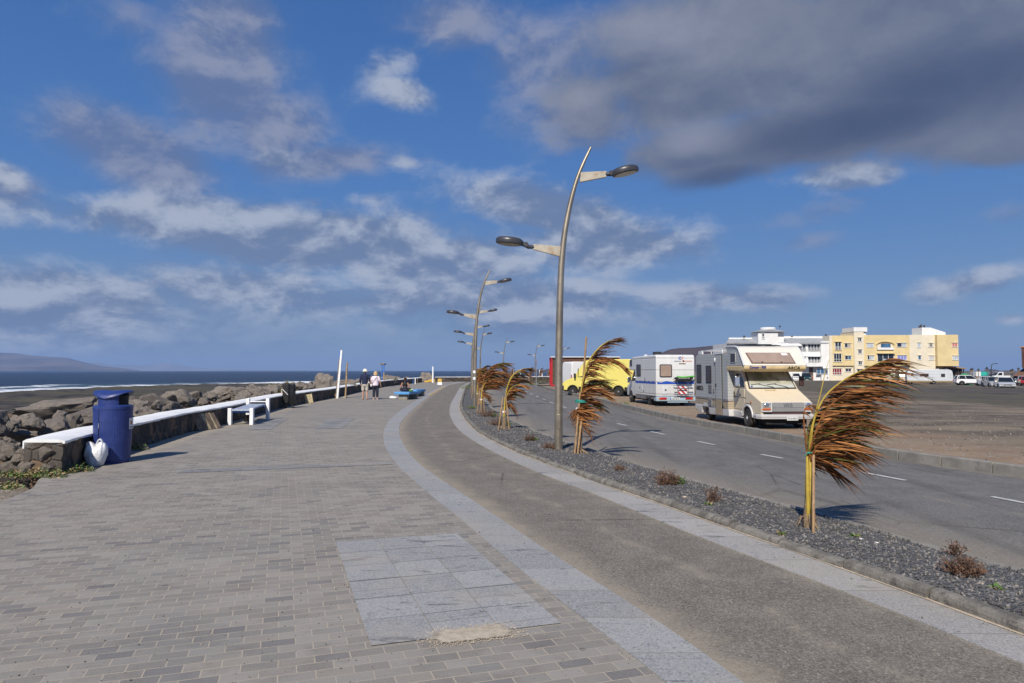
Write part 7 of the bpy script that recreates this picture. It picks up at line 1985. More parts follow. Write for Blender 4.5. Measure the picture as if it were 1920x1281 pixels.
# ------------------------------------------------------------------ panel van builder
def van(name, label, loc, rz, pm, L=5.6, W=1.92, H=2.62, low=M_BLKTRIM, lines=True, glass_rear=False):
    root = thing(name, label, 'van', loc, rz); h = W / 2
    prof = [(-L / 2, .42), (-L / 2 - .01, 1.5), (-L / 2 + .06, H - .12), (-L / 2 + .22, H), (L / 2 - 2.25, H - .01), (L / 2 - 1.85, H - .12), (L / 2 - .98, 1.36), (L / 2 - .22, 1.06), (L / 2 - .04, .88), (L / 2, .55), (L / 2 - .05, .40), (L / 2 - .45, .40)] + arch(L / 2 - .92, .33, .42, 10, 10, 170) + [(L / 2 - 1.4, .40), (-L / 2 + 1.75, .40)] + arch(-L / 2 + 1.25, .33, .42, 10, 10, 170) + [(-L / 2 + .75, .40)]
    mb = MB(); mb.prism(prof, -h, h)
    for i, (x, y, z) in enumerate(mb.v):
        f = 1 - .075 * max(0, (z - 1.25) / (H - 1.25)) ** 1.3
        if y > L / 2 - .5: f *= .95
        mb.v[i] = (x * f, y, z)
    mb.build('body', pm, root, bevel=.05, smooth=35)
    mb = MB(); mb.box((0, 0, .38), (W * .9, L * .92, .20)); mb.build('chassis', M_UNDER, root)
    mb = MB(); mb.prism([(L / 2 - .20, .36), (L / 2 - .20, .74), (L / 2 + .03, .72), (L / 2 + .05, .40), (L / 2 + .0, .34)], -h * .97, h * .97); mb.build('front_bumper', low, root, bevel=.03)
    mb = MB(); mb.box((0, -L / 2 - .03, .50), (W * .96, .12, .18)); mb.build('rear_bumper', low, root, bevel=.02)
    for s in (-1, 1):
        mb = MB(); mb.prism([(L / 2 - 1.38, .34), (L / 2 - 1.38, .66), (-L / 2 + 1.70, .66), (-L / 2 + 1.70, .34)], s * (h - .03), s * (h + .012)); mb.build('side_moulding', low, root, bevel=.012)
        mb = MB(); mb.prism([(-L / 2 + .80, .36), (-L / 2 + .80, .66), (-L / 2 + .01, .66), (-L / 2 + .01, .36)], s * (h - .03), s * (h + .012)); mb.build('side_moulding', low, root, bevel=.012)
        for y_ in (L / 2 - .92, -L / 2 + 1.25):
            mb = MB(); mb.prism(arch(y_, .33, .46, 12, 175, 5) + arch(y_, .33, .41, 12, 5, 175), s * (h - .02), s * (h + .02)); mb.build('wheel_arch', low, root)
        wq = [(L / 2 - 1.02, 1.36), (L / 2 - 1.66, 2.0), (L / 2 - 2.16, 2.02), (L / 2 - 2.16, 1.34)]
        mb = MB(); mb.prism(wq, s * h * .945, s * (h + .004))
        for i, (x, y, z) in enumerate(mb.v): mb.v[i] = (x - s * .07 * h * max(0, (z - 1.34) / .68) ** 1.2, y, z)
        mb.build('side_window', M_GLASS, root, bevel=.006)
        mb = MB(); mb.box((s * (h - .012), L / 2 - 1.36, 1.68), (.05, .05, .62)); mb.build('window_bar', M_BLKTRIM, root)
        mb = MB(); mb.box((s * (h + .14), L / 2 - 1.15, 1.46), (.18, .12, .34)); mb.tube([(s * h * .95, L / 2 - 1.12, 1.38), (s * (h + .1), L / 2 - 1.15, 1.42)], .035, 6); mb.build('mirror', M_BLKTRIM, root, bevel=.03)
        mb = MB(); mb.box((s * (h - .06), -L / 2 - .005, 1.25), (.13, .05, .46)); mb.build('tail_light', M_RED, root, bevel=.02)
        mb = MB(); mb.box((s * h * .70, L / 2 - .10, .92), (.34, .16, .24), rot=Matrix.Rotation(R(-38), 3, 'X')); mb.build('headlight', M_HL, root, bevel=.03)
        if lines:
            mb = MB(); mb.box((s * (h + .0), -.1, 1.16), (.012, L * .52, .02)); mb.box((s * (h + .0), L / 2 - 2.22, 1.2), (.012, .014, 1.5)); mb.box((s * (h - .001), L / 2 - 3.45, 1.2), (.012, .014, 1.4)); mb.build('panel_line', mat(name + ' seam', (.30, .28, .10) if pm.name.startswith('yellow') else (.35, .35, .35), .5), root)
    mb = MB(); mb.prism([(L / 2 - 1.86, H - .15), (L / 2 - 1.82, H - .13), (L / 2 - .97, 1.40), (L / 2 - 1.0, 1.37)], -h * .84, h * .84); mb.build('windscreen', M_GLASS, root)
    mb = MB(); mb.box((0, L / 2 + .02, .80), (W * .45, .04, .12)); mb.build('grille', M_RUB, root, bevel=.01)
    for s in (-1, 1):
        for y_ in (L / 2 - .92, -L / 2 + 1.25): wheel(root, s * (h - .11), y_, .335, .20, M_RIM)
    return root
M_YELP = paint('yellow van paint', (.72, .63, .16), .35, .12)
a_, b_ = G(1071, 738.5), G(1146, 741.5)
va = G(1118, 740.5); D_ = va.y
YV = van('panel_van', 'bright yellow high roofed panel van parked side on behind the palm', (va.x + .25, 50.5, va.z), R(62), M_YELP, 5.7, 1.95, 2.66)
M_WHV = paint('white van paint', (.74, .74, .73), .4, .2)
WV = van('panel_van', 'white panel van showing its rear left corner behind the yellow van', (G(1086, 736).x * 61 / 57 + 1.2, 61.0, Z_LOT), R(-68), M_WHV, 5.3, 1.95, 2.62, lines=False)

# ------------------------------------------------------------------ red framed box trailer
M_REDP = paint('red frame paint', (.42, .012, .022), .4, .1)
M_BRNW = mat('brown boarded wall', (.115, .048, .026), .7, var=.25, vs=3, col2=(.07, .03, .02), c2s=7)
q = G(1038, 732)
RT = thing('box_trailer', 'large red framed brown box trailer with white roof beyond the white van', 'trailer', (q.x - .25, q.y, q.z), R(0))
mb = MB(); mb.box((3.2, .9, 1.78), (6.2, 2.2, 2.55)); mb.build('box', M_BRNW, RT)
mb = MB()
for x, y in ((.06, -.22), (.62, -.22), (6.34, -.22), (.06, 2.02), (6.34, 2.02)): mb.box((x, y, 1.72), (.16, .10, 2.75))
mb.box((.34, -.24, .44), (.70, .12, .16)); mb.box((3.2, -.22, .44), (6.3, .10, .18)); mb.build('frame', M_REDP, RT, bevel=.01)
mb = MB(); mb.box((.34, -.20, 1.72), (.44, .08, 2.4)); mb.build('end_panel', mat('olive brown tarp', (.085, .060, .035), .8, var=.3), RT)
mb = MB(); mb.box((3.2, .9, 3.10), (6.5, 2.5, .10)); mb.build('roof', M_WHITE_P, RT, bevel=.02)
mb = MB(); mb.box((.35, -.26, 2.98), (.5, .08, .16)); mb.build('awning_roll', M_BLKTRIM, RT, bevel=.02)
mb = MB(); mb.box((3.2, .9, .38), (5.6, 1.6, .14)); mb.build('chassis', M_UNDER, RT)
for x in (1.6, 4.8):
    for y in (-.05, 1.85):
        mb = MB(); mb.lathe([(.2, -.09), (.3, -.09), (.33, -.05), (.33, .05), (.3, .09), (.2, .09)], 18, (x, y, .33), 'Y'); mb.build('wheel', M_TYRE, RT, smooth=40)
mb = MB(); mb.box((-.6, .9, .42), (1.3, .10, .10)); mb.build('drawbar', M_BLKTRIM, RT)

# ------------------------------------------------------------------ caravan, and the far beige motorhome beside it
M_CARV = siding('pale caravan panel', (.58, .61, .64), .55, (.4, .38, .35))
def caravan(label, loc, rz, L=6.3, band=(.26, .19, .08)):
    root = thing('caravan', label, 'caravan', loc, rz); h = 1.08
    mb = MB(); mb.prism([(-L / 2 - .05, .55), (-L / 2 - .12, 1.3), (-L / 2 + .02, 2.2), (-L / 2 + .25, 2.42), (L / 2 - .45, 2.44), (L / 2 - .12, 2.28), (L / 2 + .06, 1.4), (L / 2, .55)], -h, h); mb.build('body', M_CARV, root, bevel=.04, smooth=40)
    mb = MB(); mb.prism([(-L / 2 - .03, .32), (-L / 2 - .06, .56), (L / 2 + .02, .56), (L / 2 - .1, .32)], -h - .01, h + .01); mb.build('skirt', mat('ochre skirt', band, .6), root, bevel=.02)
    mb = MB(); mb.box((0, 0, 2.47), (1.7, L * .86, .05)); mb.box((0, -L * .2, 2.53), (.5, .5, .1)); mb.build('roof', M_WHITE_P, root, bevel=.01)
    for s in (-1, 1):
        win(root, (s * (h + .002), .75, 1.55), (1.25, .46)); win(root, (s * (h + .002), -1.95, 1.5), (.58, .56))
        mb = MB(); mb.box((s * (h + .006), 2.55, 1.30), (.02, .62, 1.4)); mb.build('door', M_WHITE_P, root, bevel=.01)
        mb = MB(); mb.box((s * (h + .012), 2.55, 1.62), (.02, .4, .5)); mb.build('door_window', M_GLASS, root, bevel=.01)
        wheel(root, s * (h - .08), -.6, .30, .19, M_RIMW)
        mb = MB(); mb.box((s * (h + .008), -2.4, .95), (.02, .3, .34)); mb.build('hatch', M_WHITE_P, root, bevel=.01)
        mb = MB(); mb.box((s * (h + .012), -.35, .86), (.02, .14, .16)); mb.build('vent', M_RUB, root)
    mb = MB(); mb.box((0, L / 2 + .7, .45), (.12, 1.5, .10)); mb.build('drawbar', M_BLKTRIM, root)
    mb = MB(); mb.box((0, 0, .35), (1.4, L * .8, .14)); mb.build('chassis', M_UNDER, root)
    mb = MB(); mb.lathe([(.03, -1.0), (.03, 0)], 8, (.5, -2.6, 2.6)); mb.ell((.5, -2.6, 2.62), (.09, .09, .07)); mb.build('aerial', M_BLKTRIM, root)
    return root
q = G(1741, 720.5)
caravan('long pale grey caravan with ochre skirt parked before the yellow building', (q.x, q.y, q.z), R(68), 6.6)
caravan('pale caravan glimpsed between the white and the beige motorhomes', (G(1302, 733).x + .9, 50.0, Z_LOT), R(2), 5.0)
M_BEIGE2 = paint('beige motorhome paint', (.55, .46, .28), .4, .15)
q = G(1700, 719.5)
FM = thing('motorhome', 'beige motorhome with dark windscreen behind the nearest palm fronds', 'motorhome', (q.x, q.y, q.z), PI - R(22))
mb = MB(); mb.prism([(-5.5, .4), (-5.5, 2.55), (-.9, 2.62), (-.45, 2.2), (-.5, 1.85), (-.25, 1.15), (-.05, 1.0), (0, .4)], -1.08, 1.08); mb.build('body', M_BEIGE2, FM, bevel=.06, smooth=40)
mb = MB(); mb.prism([(-.53, 1.80), (-.49, 1.80), (-.24, 1.18), (-.29, 1.18)], -1.0, 1.0); mb.build('windscreen', M_ACRYL, FM)
mb = MB(); mb.box((0, .02, .48), (2.1, .14, .22)); mb.build('bumper', M_WGREY, FM, bevel=.02)
mb = MB(); mb.box((.1, -2.4, 2.85), (1.5, 2.4, .42), taper=.8); mb.build('roof_box', M_BLKTRIM, FM, bevel=.08)
for s in (-1, 1):
    mb = MB(); mb.box((s * .78, .01, .82), (.32, .05, .18)); mb.build('headlight', M_HL, FM, bevel=.02)
    wheel(FM, s * .92, -.95, .31, .2); wheel(FM, s * .92, -4.2, .31, .2); win(FM, (s * 1.083, -3.4, 1.7), (1.1, .55)); mb = MB(); mb.box((s * 1.2, -.45, 1.55), (.16, .1, .34)); mb.build('mirror', M_BLKTRIM, FM, bevel=.02)

# ------------------------------------------------------------------ cars
def car(label, loc, rz, pm, L=4.1, W=1.72, H=1.48, kind='hatch', rack=None, name='parked_car'):
    root = thing(name, label, 'car', loc, rz); h = W / 2
    gy0, gy1 = (-L / 2 + .10, L / 2 - 1.55) if kind != 'suv' else (-L / 2 + .08, L / 2 - 1.35)
    zb = H * .615
    low = [(-L / 2, .42), (-L / 2 + .02, zb - .12), (-L / 2 + .12, zb), (L / 2 - 1.05, zb - .0), (L / 2 - .35, zb - .14), (L / 2 - .04, zb - .30), (L / 2, .42), (L / 2 - .12, .27), (L / 2 - .36, .25)] + arch(L / 2 - .80, .30, .36, 10, 5, 175) + [(L / 2 - 1.2, .24), (-L / 2 + 1.13, .24)] + arch(-L / 2 + .74, .30, .36, 10, 5, 175) + [(-L / 2 + .32, .28)]
    mb = MB(); mb.prism(low, -h, h)
    for i, (x, y, z) in enumerate(mb.v):
        e = max(0, abs(y) - (L / 2 - .55)) / .55; f = (1 - .11 * e * e) * (1 - .05 * max(0, (z - .55)) / .4)
        mb.v[i] = (x * f, y, z)
    mb.build('body', pm, root, bevel=.06, smooth=40)
    # greenhouse: roof panel on pillars, glass between
    b0, b1 = [(-h * .90, gy0), (h * .90, gy0), (h * .90, L / 2 - 1.15), (-h * .90, L / 2 - 1.15)], None
    t0 = [(-h * .70, gy0 + (.38 if kind == 'hatch' else .28)), (h * .70, gy0 + (.38 if kind == 'hatch' else .28)), (h * .68, L / 2 - 2.0), (-h * .68, L / 2 - 2.0)]
    mb = MB(); mb.add([(x, y, zb - .03) for x, y in b0] + [(x, y, H - .05) for x, y in t0], [(3, 2, 1, 0), (4, 5, 6, 7), (0, 1, 5, 4), (1, 2, 6, 5), (2, 3, 7, 6), (3, 0, 4, 7)]); mb.build('windows', M_GLASS, root, bevel=.03)
    mb = MB(); mb.add([(x * 1.04, y * 1.0 + (.03 if y > 0 else -.03), H - .065) for x, y in t0] + [(x * .86, y * .92, H) for x, y in t0], [(3, 2, 1, 0), (4, 5, 6, 7), (0, 1, 5, 4), (1, 2, 6, 5), (2, 3, 7, 6), (3, 0, 4, 7)]); mb.build('roof', pm, root, bevel=.03, smooth=40)
    for s in (-1, 1):
        mb = MB(); i0, i1 = (1, 2) if s > 0 else (0, 3)
        B0, B1, T0, T1 = Vector((*b0[i0], zb - .02)), Vector((*b0[i1], zb - .02)), Vector((*t0[i0], H - .05)), Vector((*t0[i1], H - .05)); o_ = Vector((s * .008, 0, 0))
        for (a, b_) in ((B0, T0), (B1, T1), (B0.lerp(B1, .46), T0.lerp(T1, .5)), (B0.lerp(B1, .10), T0.lerp(T1, .06))): mb.tube([a + o_, b_ + o_], .034, 6)
        mb.tube([T0 + o_, T1 + o_], .034, 6); mb.build('window_surround', pm, root, smooth=60)
    for s in (-1, 1):
        mb = MB(); mb.box((s * h * .66, L / 2 - .10, zb - .28), (h * .42, .16, .15), rot=Matrix.Rotation(R(s * -14), 3, 'Z')); mb.build('headlight', M_HL, root, bevel=.03)
        mb = MB(); mb.box((s * h * .78, -L / 2 + .02, zb - .16), (h * .26, .10, .22)); mb.build('tail_light', M_RED, root, bevel=.03)
        mb = MB(); mb.box((s * (h + .07), L / 2 - 1.32, zb + .05), (.17, .10, .12)); mb.build('mirror', pm, root, bevel=.03)
        for y_ in (L / 2 - .80, -L / 2 + .74): wheel(root, s * (h - .10), y_, .305, .19, M_RIM)
    mb = MB(); mb.box((0, L / 2 - .01, zb - .34), (h * .86, .05, .12)); mb.build('grille', M_RUB, root, bevel=.01)
    mb = MB(); mb.box((0, L / 2 - .02, .38), (W * .84, .10, .16)); mb.build('lower_bumper', M_BLKTRIM if kind == 'suv' else pm, root, bevel=.03)
    mb = MB(); mb.box((0, L / 2 + .012, .47), (.46, .02, .10)); mb.build('number_plate', M_PLATE, root)
    mb = MB(); mb.box((0, 0, .30), (W * .86, L * .86, .16)); mb.build('chassis', M_UNDER, root)
    if kind == 'suv':
        for s in (-1, 1):
            for y_ in (L / 2 - .80, -L / 2 + .74):
                mb = MB(); mb.prism(arch(y_, .30, .42, 12, 178, 2) + arch(y_, .30, .355, 12, 2, 178), s * (h - .02), s * (h + .015)); mb.build('arch_trim', M_BLKTRIM, root)
            mb = MB(); mb.box((s * h * .98, 0, .32), (.06, L * .40, .15)); mb.build('sill_trim', M_BLKTRIM, root)
    return root
P_SILV = paint('silver car paint', (.42, .44, .46), .25, .1); P_SILV2 = paint('dull silver car paint', (.33, .34, .35), .3, .15); P_WHT = paint('white car paint', (.72, .73, .74), .25, .1)
P_GREEN = paint('dark green car paint', (.015, .05, .04), .25, .1); P_REDC = paint('red car paint', (.32, .02, .02), .25, .1); P_GREY = paint('grey car paint', (.16, .165, .175), .3, .1); P_NAVY = paint('navy car paint', (.02, .035, .09), .3, .1)
def carat(px, py, rz, **k):
    q = G(px, py); return q, R(rz)
def C(px, py, rz, label, pm, **k):
    q = G(px, py); return car(label, (q.x, q.y, q.z), R(rz), pm, **k)
SUV = C(1818, 722.5, -106, 'white sport utility car with dark wheel arches, side on, right of the caravan', P_WHT, L=4.1, W=1.75, H=1.58, kind='suv')
q = SUV.location
root = thing('green_kayaks', 'green covered load lying behind the roof of the white sport utility car', 'cover', (q.x + .9, q.y + 2.4, q.z), R(0))
M_GTARP = mat('green tarpaulin', (.04, .22, .09), .7, var=.25, vs=5)
mb = MB(); rs = []
for i, (x, w, h0) in enumerate([(-1.0, .15, 1.3), (-.6, .6, 1.75), (0, .75, 1.92), (.6, .6, 1.75), (1.1, .2, 1.3)]): rs.append([Vector((x, w * math.cos(a), max(0, h0 * math.sin(a)))) for a in np.linspace(0, PI, 9)])
mb.rings(rs, True, True); mb.build('tarpaulin', M_GTARP, root, smooth=60)
root.name = 'covered_boat'
C(1884, 730.5, 152, 'silver sport utility car facing the camera, nearest of the parked cars', P_SILV, L=4.3, W=1.80, H=1.52, kind='suv')
C(1862, 727, 160, 'dull silver hatchback beside the nearest silver car', P_SILV2, L=4.0, W=1.7, H=1.46)
C(1849, 724, 158, 'white hatchback partly hidden behind the silver hatchback', P_WHT, L=4.0, W=1.7, H=1.46)
C(1905, 718.5, -25, 'white hatchback seen from behind near the right edge', P_WHT, L=4.0, W=1.72, H=1.5)
C(1918, 722, -32, 'grey silver hatchback at the right edge of the photo', P_SILV, L=4.1, W=1.72, H=1.46)
C(1926, 723.5, -36, 'red car cut off by the right edge of the photo', P_REDC, L=4.0, W=1.7, H=1.45)
C(1862, 715, -80, 'dark blue car behind the white hatchback in the row', P_NAVY, L=4.2, W=1.75, H=1.5)
C(1556, 713.5, -60, 'silver hatchback parked before the white half of the building', P_SILV2, L=4.0, W=1.7, H=1.46)
C(1592, 712.8, -75, 'light silver saloon parked before the red ground floor window', P_SILV, L=4.2, W=1.7, H=1.42)
C(1512, 716.5, 160, 'dark green car facing the camera beside the beige motorhome', P_GREEN, L=4.3, W=1.8, H=1.85, kind='suv')
C(1493, 714.0, 162, 'white van like car glimpsed left of the dark green car', P_WHT, L=4.2, W=1.8, H=1.7)
# pickup with a white cab
q = G(1884, 715.5)
root = thing('flatbed_truck', 'small white flatbed truck with open back among the parked cars', 'truck', (q.x, q.y, q.z), R(75))
mb = MB(); mb.prism([(.5, .45), (.5, 2.0), (1.35, 2.0), (1.85, 1.25), (2.3, 1.1), (2.35, .45)], -.88, .88); mb.build('cab', P_WHT, root, bevel=.05)
mb = MB(); mb.prism([(1.37, 1.92), (1.42, 1.92), (1.86, 1.30), (1.82, 1.28)], -.78, .78); mb.build('windscreen', M_GLASS, root)
for s in (-1, 1):
    mb = MB(); mb.prism([(.75, 1.3), (.75, 1.85), (1.30, 1.85), (1.66, 1.3)], s * .875, s * .89); mb.build('side_window', M_GLASS, root)
    wheel(root, s * .80, 1.6, .32, .2); wheel(root, s * .80, -1.6, .32, .2)
mb = MB(); mb.box((0, -1.0, .75), (1.8, 2.9, .12)); mb.box((0, -2.42, 1.0), (1.8, .06, .45)); mb.box((.88, -1.0, 1.0), (.06, 2.9, .45)); mb.box((-.88, -1.0, 1.0), (.06, 2.9, .45)); mb.build('flatbed', P_WHT, root, bevel=.01)
mb = MB(); mb.box((0, 0, .48), (1.1, 4.2, .2)); mb.build('chassis', M_UNDER, root)
# ================================================================== apartment building and what stands round it
BY = 158.0
def bx(px): return PY(px, 700, BY).x
def bz(py): return PY(1600, py, BY).z
BG = -.62
M_BWHITE = mat('white render', (.74, .74, .73), .85, var=.06, vs=.6, col2=(.60, .59, .57), c2s=1.2, c2a=.55, c2b=.8, spec=.2)
M_BYEL = mat('ochre yellow render', (.66, .53, .285), .85, var=.08, vs=.5, col2=(.57, .45, .23), c2s=1.1, c2a=.55, c2b=.8, spec=.2)
M_BCREAM = mat('cream render', (.70, .63, .49), .85, var=.06, vs=.5, col2=(.60, .53, .39), c2s=1.1, c2a=.55, c2b=.8, spec=.2)
M_BROOF = mat('grey roof covering', (.30, .31, .32), .85, var=.15, vs=.8)
M_WFR = mat('white window frame', (.74, .74, .73), .5, var=.05)
M_WIN = mat('window glass', (.020, .028, .045), .10, var=.5, vs=.9, spec=.6)
M_WINB = mat('blue window glass', (.05, .12, .22), .12, var=.4, vs=.7, spec=.6)
M_CURT = mat('pale curtain behind glass', (.42, .46, .52), .3, var=.25, vs=1.2)
M_LILAC = mat('lilac curtain behind glass', (.22, .24, .52), .3, var=.25, vs=2)
M_SALMON = mat('salmon shutter', (.52, .17, .13), .6, var=.1, vs=2)
M_REDG = mat('dark red panels', (.24, .025, .03), .4, var=.15, vs=2)
M_BEIGEW = mat('beige shutter', (.45, .38, .28), .6, var=.2, vs=2)
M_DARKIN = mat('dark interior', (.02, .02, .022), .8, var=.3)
BL = thing('apartment_building', 'three storey apartment building, half white and half ochre yellow and cream', 'building', (bx(1600), BY, BG))
ox = bx(1600)
def blk(name, x0, x1, ytop, ybot, y0, y1, m, parent=BL, bev=0.0):
    "a block of the building between pixel columns, y0..y1 metres behind the facade plane"
    z0 = (bz(ybot) if ybot is not None else BG) - BG; z1 = bz(ytop) - BG
    mb = MB(); mb.box(((bx(x0) + bx(x1)) / 2 - ox, (y0 + y1) / 2, (z0 + z1) / 2), (bx(x1) - bx(x0), y1 - y0, z1 - z0)); return mb.build(name, m, parent, bevel=bev)
def bwin(x0, x1, yt, yb, y=0.0, glass=M_WIN, n=2, rail=False, panes=None, name='window'):
    "window: white frame standing 6 cm proud in its reveal, dark surround, panes"
    X0, X1, Z0, Z1 = bx(x0) - ox, bx(x1) - ox, bz(yb) - BG, bz(yt) - BG; t = .07
    mb = MB(); cx_, cz_ = (X0 + X1) / 2, (Z0 + Z1) / 2; w, h = X1 - X0, Z1 - Z0
    for (c, d) in (((cx_, y - .03, Z0 - .05), (w + .2, .16, .10)), ((cx_, y - .01, Z1 - t / 2), (w, .08, t)), ((X0 + t / 2, y - .01, cz_), (t, .08, h)), ((X1 - t / 2, y - .01, cz_), (t, .08, h))): mb.box(c, d)
    for i in range(1, n): mb.box((X0 + w * i / n, y - .012, cz_), (t, .08, h - .02))
    if rail: mb.box((cx_, y - .014, Z0 + h * .30), (w, .085, t))
    f = mb.build(name, M_WFR, BL)
    for i in range(n):
        g = glass[i % len(glass)] if isinstance(glass, (list, tuple)) else glass
        mb = MB(); mb.box((X0 + w * (i + .5) / n, y + .012, cz_), (w / n - t * .6, .05, h - t)); mb.build('pane', g, f)
    # shade under the lintel comes from a real lintel standing proud
    mb = MB(); mb.box((cx_, y - .05, Z1 + .06), (w + .24, .22, .10)); mb.build('lintel', M_BCREAM if x0 > 1555 else M_BWHITE, f)
    return f
# --- white half
blk('wall', 1366, 1478, 643.5, None, 0.5, 12, M_BWHITE)
blk('wall', 1478, 1543, 643.5, None, .6, 12, M_BWHITE)
blk('wall', 1540, 1555, 640, None, -.05, 12, M_BWHITE)
blk('end_pilaster', 1555, 1560.5, 629.5, None, -.30, 12, M_BCREAM)
# loggias as flat panels with recess shade painted on, white slabs and rails in front
def loggia(x0, x1, yt, yb, y, nwin, glass=M_WIN, depth=1.2, rail=True, wall=M_BWHITE):
    X0, X1, Z0, Z1 = bx(x0) - ox, bx(x1) - ox, bz(yb) - BG, bz(yt) - BG; w = X1 - X0; h = Z1 - Z0
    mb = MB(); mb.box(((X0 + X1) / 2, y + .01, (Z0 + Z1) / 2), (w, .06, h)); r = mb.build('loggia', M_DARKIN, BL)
    for i in range(nwin):
        mb = MB(); mb.box((X0 + w * (i + .5) / nwin, y - .03, Z0 + h * .52), (w / nwin * .80, .05, h * .88)); mb.build('pane', glass, r)
    mb = MB()
    for i in range(nwin + 1): mb.box((X0 + w * i / nwin, y - .05, Z0 + h * .5), (.09, .10, h))
    mb.build('frame', M_WFR, r)
    mb = MB(); mb.box(((X0 + X1) / 2, y - depth * .25, Z1 + .10), (w + .3, depth * .55, .16)); mb.build('slab', wall, r)
    if rail:
        mb = MB()
        for k_ in range(3): mb.box(((X0 + X1) / 2, y - .35, Z0 + .12 + h * .16 * k_), (w, .05, .06))
        for i in range(nwin * 2 + 1): mb.box((X0 + w * i / (nwin * 2), y - .35, Z0 + h * .16), (.05, .05, h * .38))
        mb.build('railing', M_WFR, r)
    return r
loggia(1494, 1513.5, 645.5, 657, .58, 3); loggia(1517.5, 1540, 645.5, 657, .58, 4); loggia(1517.5, 1540, 669, 679.5, .58, 4)
loggia(1440, 1478, 645.5, 657, .48, 5); loggia(1440, 1478, 669, 680, .48, 5)
bwin(1510.6, 1514.4, 668.3, 670.8, .58, n=1)
blk('balcony_slab', 1503, 1541, 680.2, 687.5, -.9, .55, M_BWHITE)
bwin(1531, 1552, 691, 701, -.08, M_WINB, 3)
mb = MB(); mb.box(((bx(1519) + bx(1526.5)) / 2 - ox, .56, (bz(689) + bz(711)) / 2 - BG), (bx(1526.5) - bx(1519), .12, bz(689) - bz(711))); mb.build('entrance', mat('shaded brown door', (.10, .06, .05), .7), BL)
mb = MB(); mb.box(((bx(1523.5) + bx(1526)) / 2 - ox, .40, (bz(706) + bz(711.5)) / 2 - BG), (bx(1526) - bx(1523.5), .3, bz(706) - bz(711.5))); mb.build('meter_box', mat('orange brick', (.38, .12, .06), .8), BL)
# roofs of the white half
def slope(x0, x1, x0t, x1t, yb, yt, y0, y1, m, name='roof'):
    zb, zt = bz(yb) - BG, bz(yt) - BG; a, b_, c, d = bx(x0) - ox, bx(x1) - ox, bx(x0t) - ox, bx(x1t) - ox
    mb = MB(); mb.add([(a, y0, zb), (b_, y0, zb), (d, y1, zt), (c, y1, zt), (a, y0, zb - .25), (b_, y0, zb - .25), (d, y1, zb - .25), (c, y1, zb - .25)], [(0, 1, 2, 3), (7, 6, 5, 4), (0, 4, 5, 1), (1, 5, 6, 2), (2, 6, 7, 3), (3, 7, 4, 0)]); return mb.build(name, m, BL)
slope(1362, 1422, 1376, 1422, 642.5, 634.5, -.1, 3.2, M_BROOF); slope(1455, 1554.5, 1471, 1554.5, 642.5, 633, -.12, 3.2, M_BROOF)
slope(1455, 1500, 1455, 1500, 647.5, 643.2, -1.4, .4, M_BWHITE, 'canopy')
blk('parapet', 1376, 1421, 632, 640, 3.25, 3.7, M_BWHITE); blk('parapet', 1470, 1561, 629.2, 640, 3.25, 3.8, M_BWHITE)
# stair tower of the white half with hipped cap
blk('tower', 1420, 1457, 623.5, 648, -.9, 4, M_BWHITE); 
mb = MB(); X0, X1 = bx(1419) - ox, bx(1471) - ox; mb.box(((bx(1457) + bx(1470.5)) / 2 - ox, 1.6, (bz(623.5) + bz(646)) / 2 - BG), (bx(1470.5) - bx(1457), 3.4, bz(623.5) - bz(646))); mb.build('tower_side', M_BWHITE, BL)
zt, zr = bz(622.6) - BG, bz(617.5) - BG
mb = MB(); mb.add([(X0 - .2, -1.3, zt), (X1 + .2, -1.3, zt), (X1 + .2, 4.3, zt), (X0 - .2, 4.3, zt), (bx(1433) - ox, .9, zr), (bx(1459) - ox, .9, zr), (bx(1459) - ox, 2.6, zr), (bx(1433) - ox, 2.6, zr)], [(3, 2, 1, 0), (4, 5, 6, 7), (0, 1, 5, 4), (1, 2, 6, 5), (2, 3, 7, 6), (3, 0, 4, 7)]); mb.build('tower_roof', M_BROOF, BL)
mb = MB(); mb.lathe([(1.72, bz(618.2) - BG), (1.75, bz(615) - BG), (1.55, bz(613.6) - BG), (.5, bz(613.2) - BG)], 24, (bx(1446) - ox, 1.7, 0)); mb.build('tower_cap', M_BWHITE, BL, smooth=40)
bwin(1427, 1431.3, 626, 632, -.92, n=1); bwin(1427, 1431.5, 633.2, 635.6, -.92, M_CURT, n=1)
for px, yt, yb in ((1403, 628.5, 632.5), (1494, 629, 631), (1559, 626, 629.5), (1584, 628, 629.5), (1738, 609.5, 613.5), (1741, 607.5, 613.5), (1747, 608.5, 613.5), (1684, 627, 628.5), (1730, 627, 628.5)):
    mb = MB(); mb.box((bx(px) - ox, 2.4, (bz(yt) + bz(yb)) / 2 - BG), (.36 if px < 1730 else .22, .35, bz(yt) - bz(yb))); mb.build('chimney', mat('dark vent', (.06, .045, .04), .8), BL)
mb = MB(); mb.lathe([(.02, bz(617) - BG), (.02, bz(612.5) - BG)], 6, (bx(1470) - ox, 2, 0)); mb.ell((bx(1470) - ox, 2, bz(611.2) - BG), (.20, .2, .24), 8, 6); mb.build('aerial', M_DARKIN, BL)
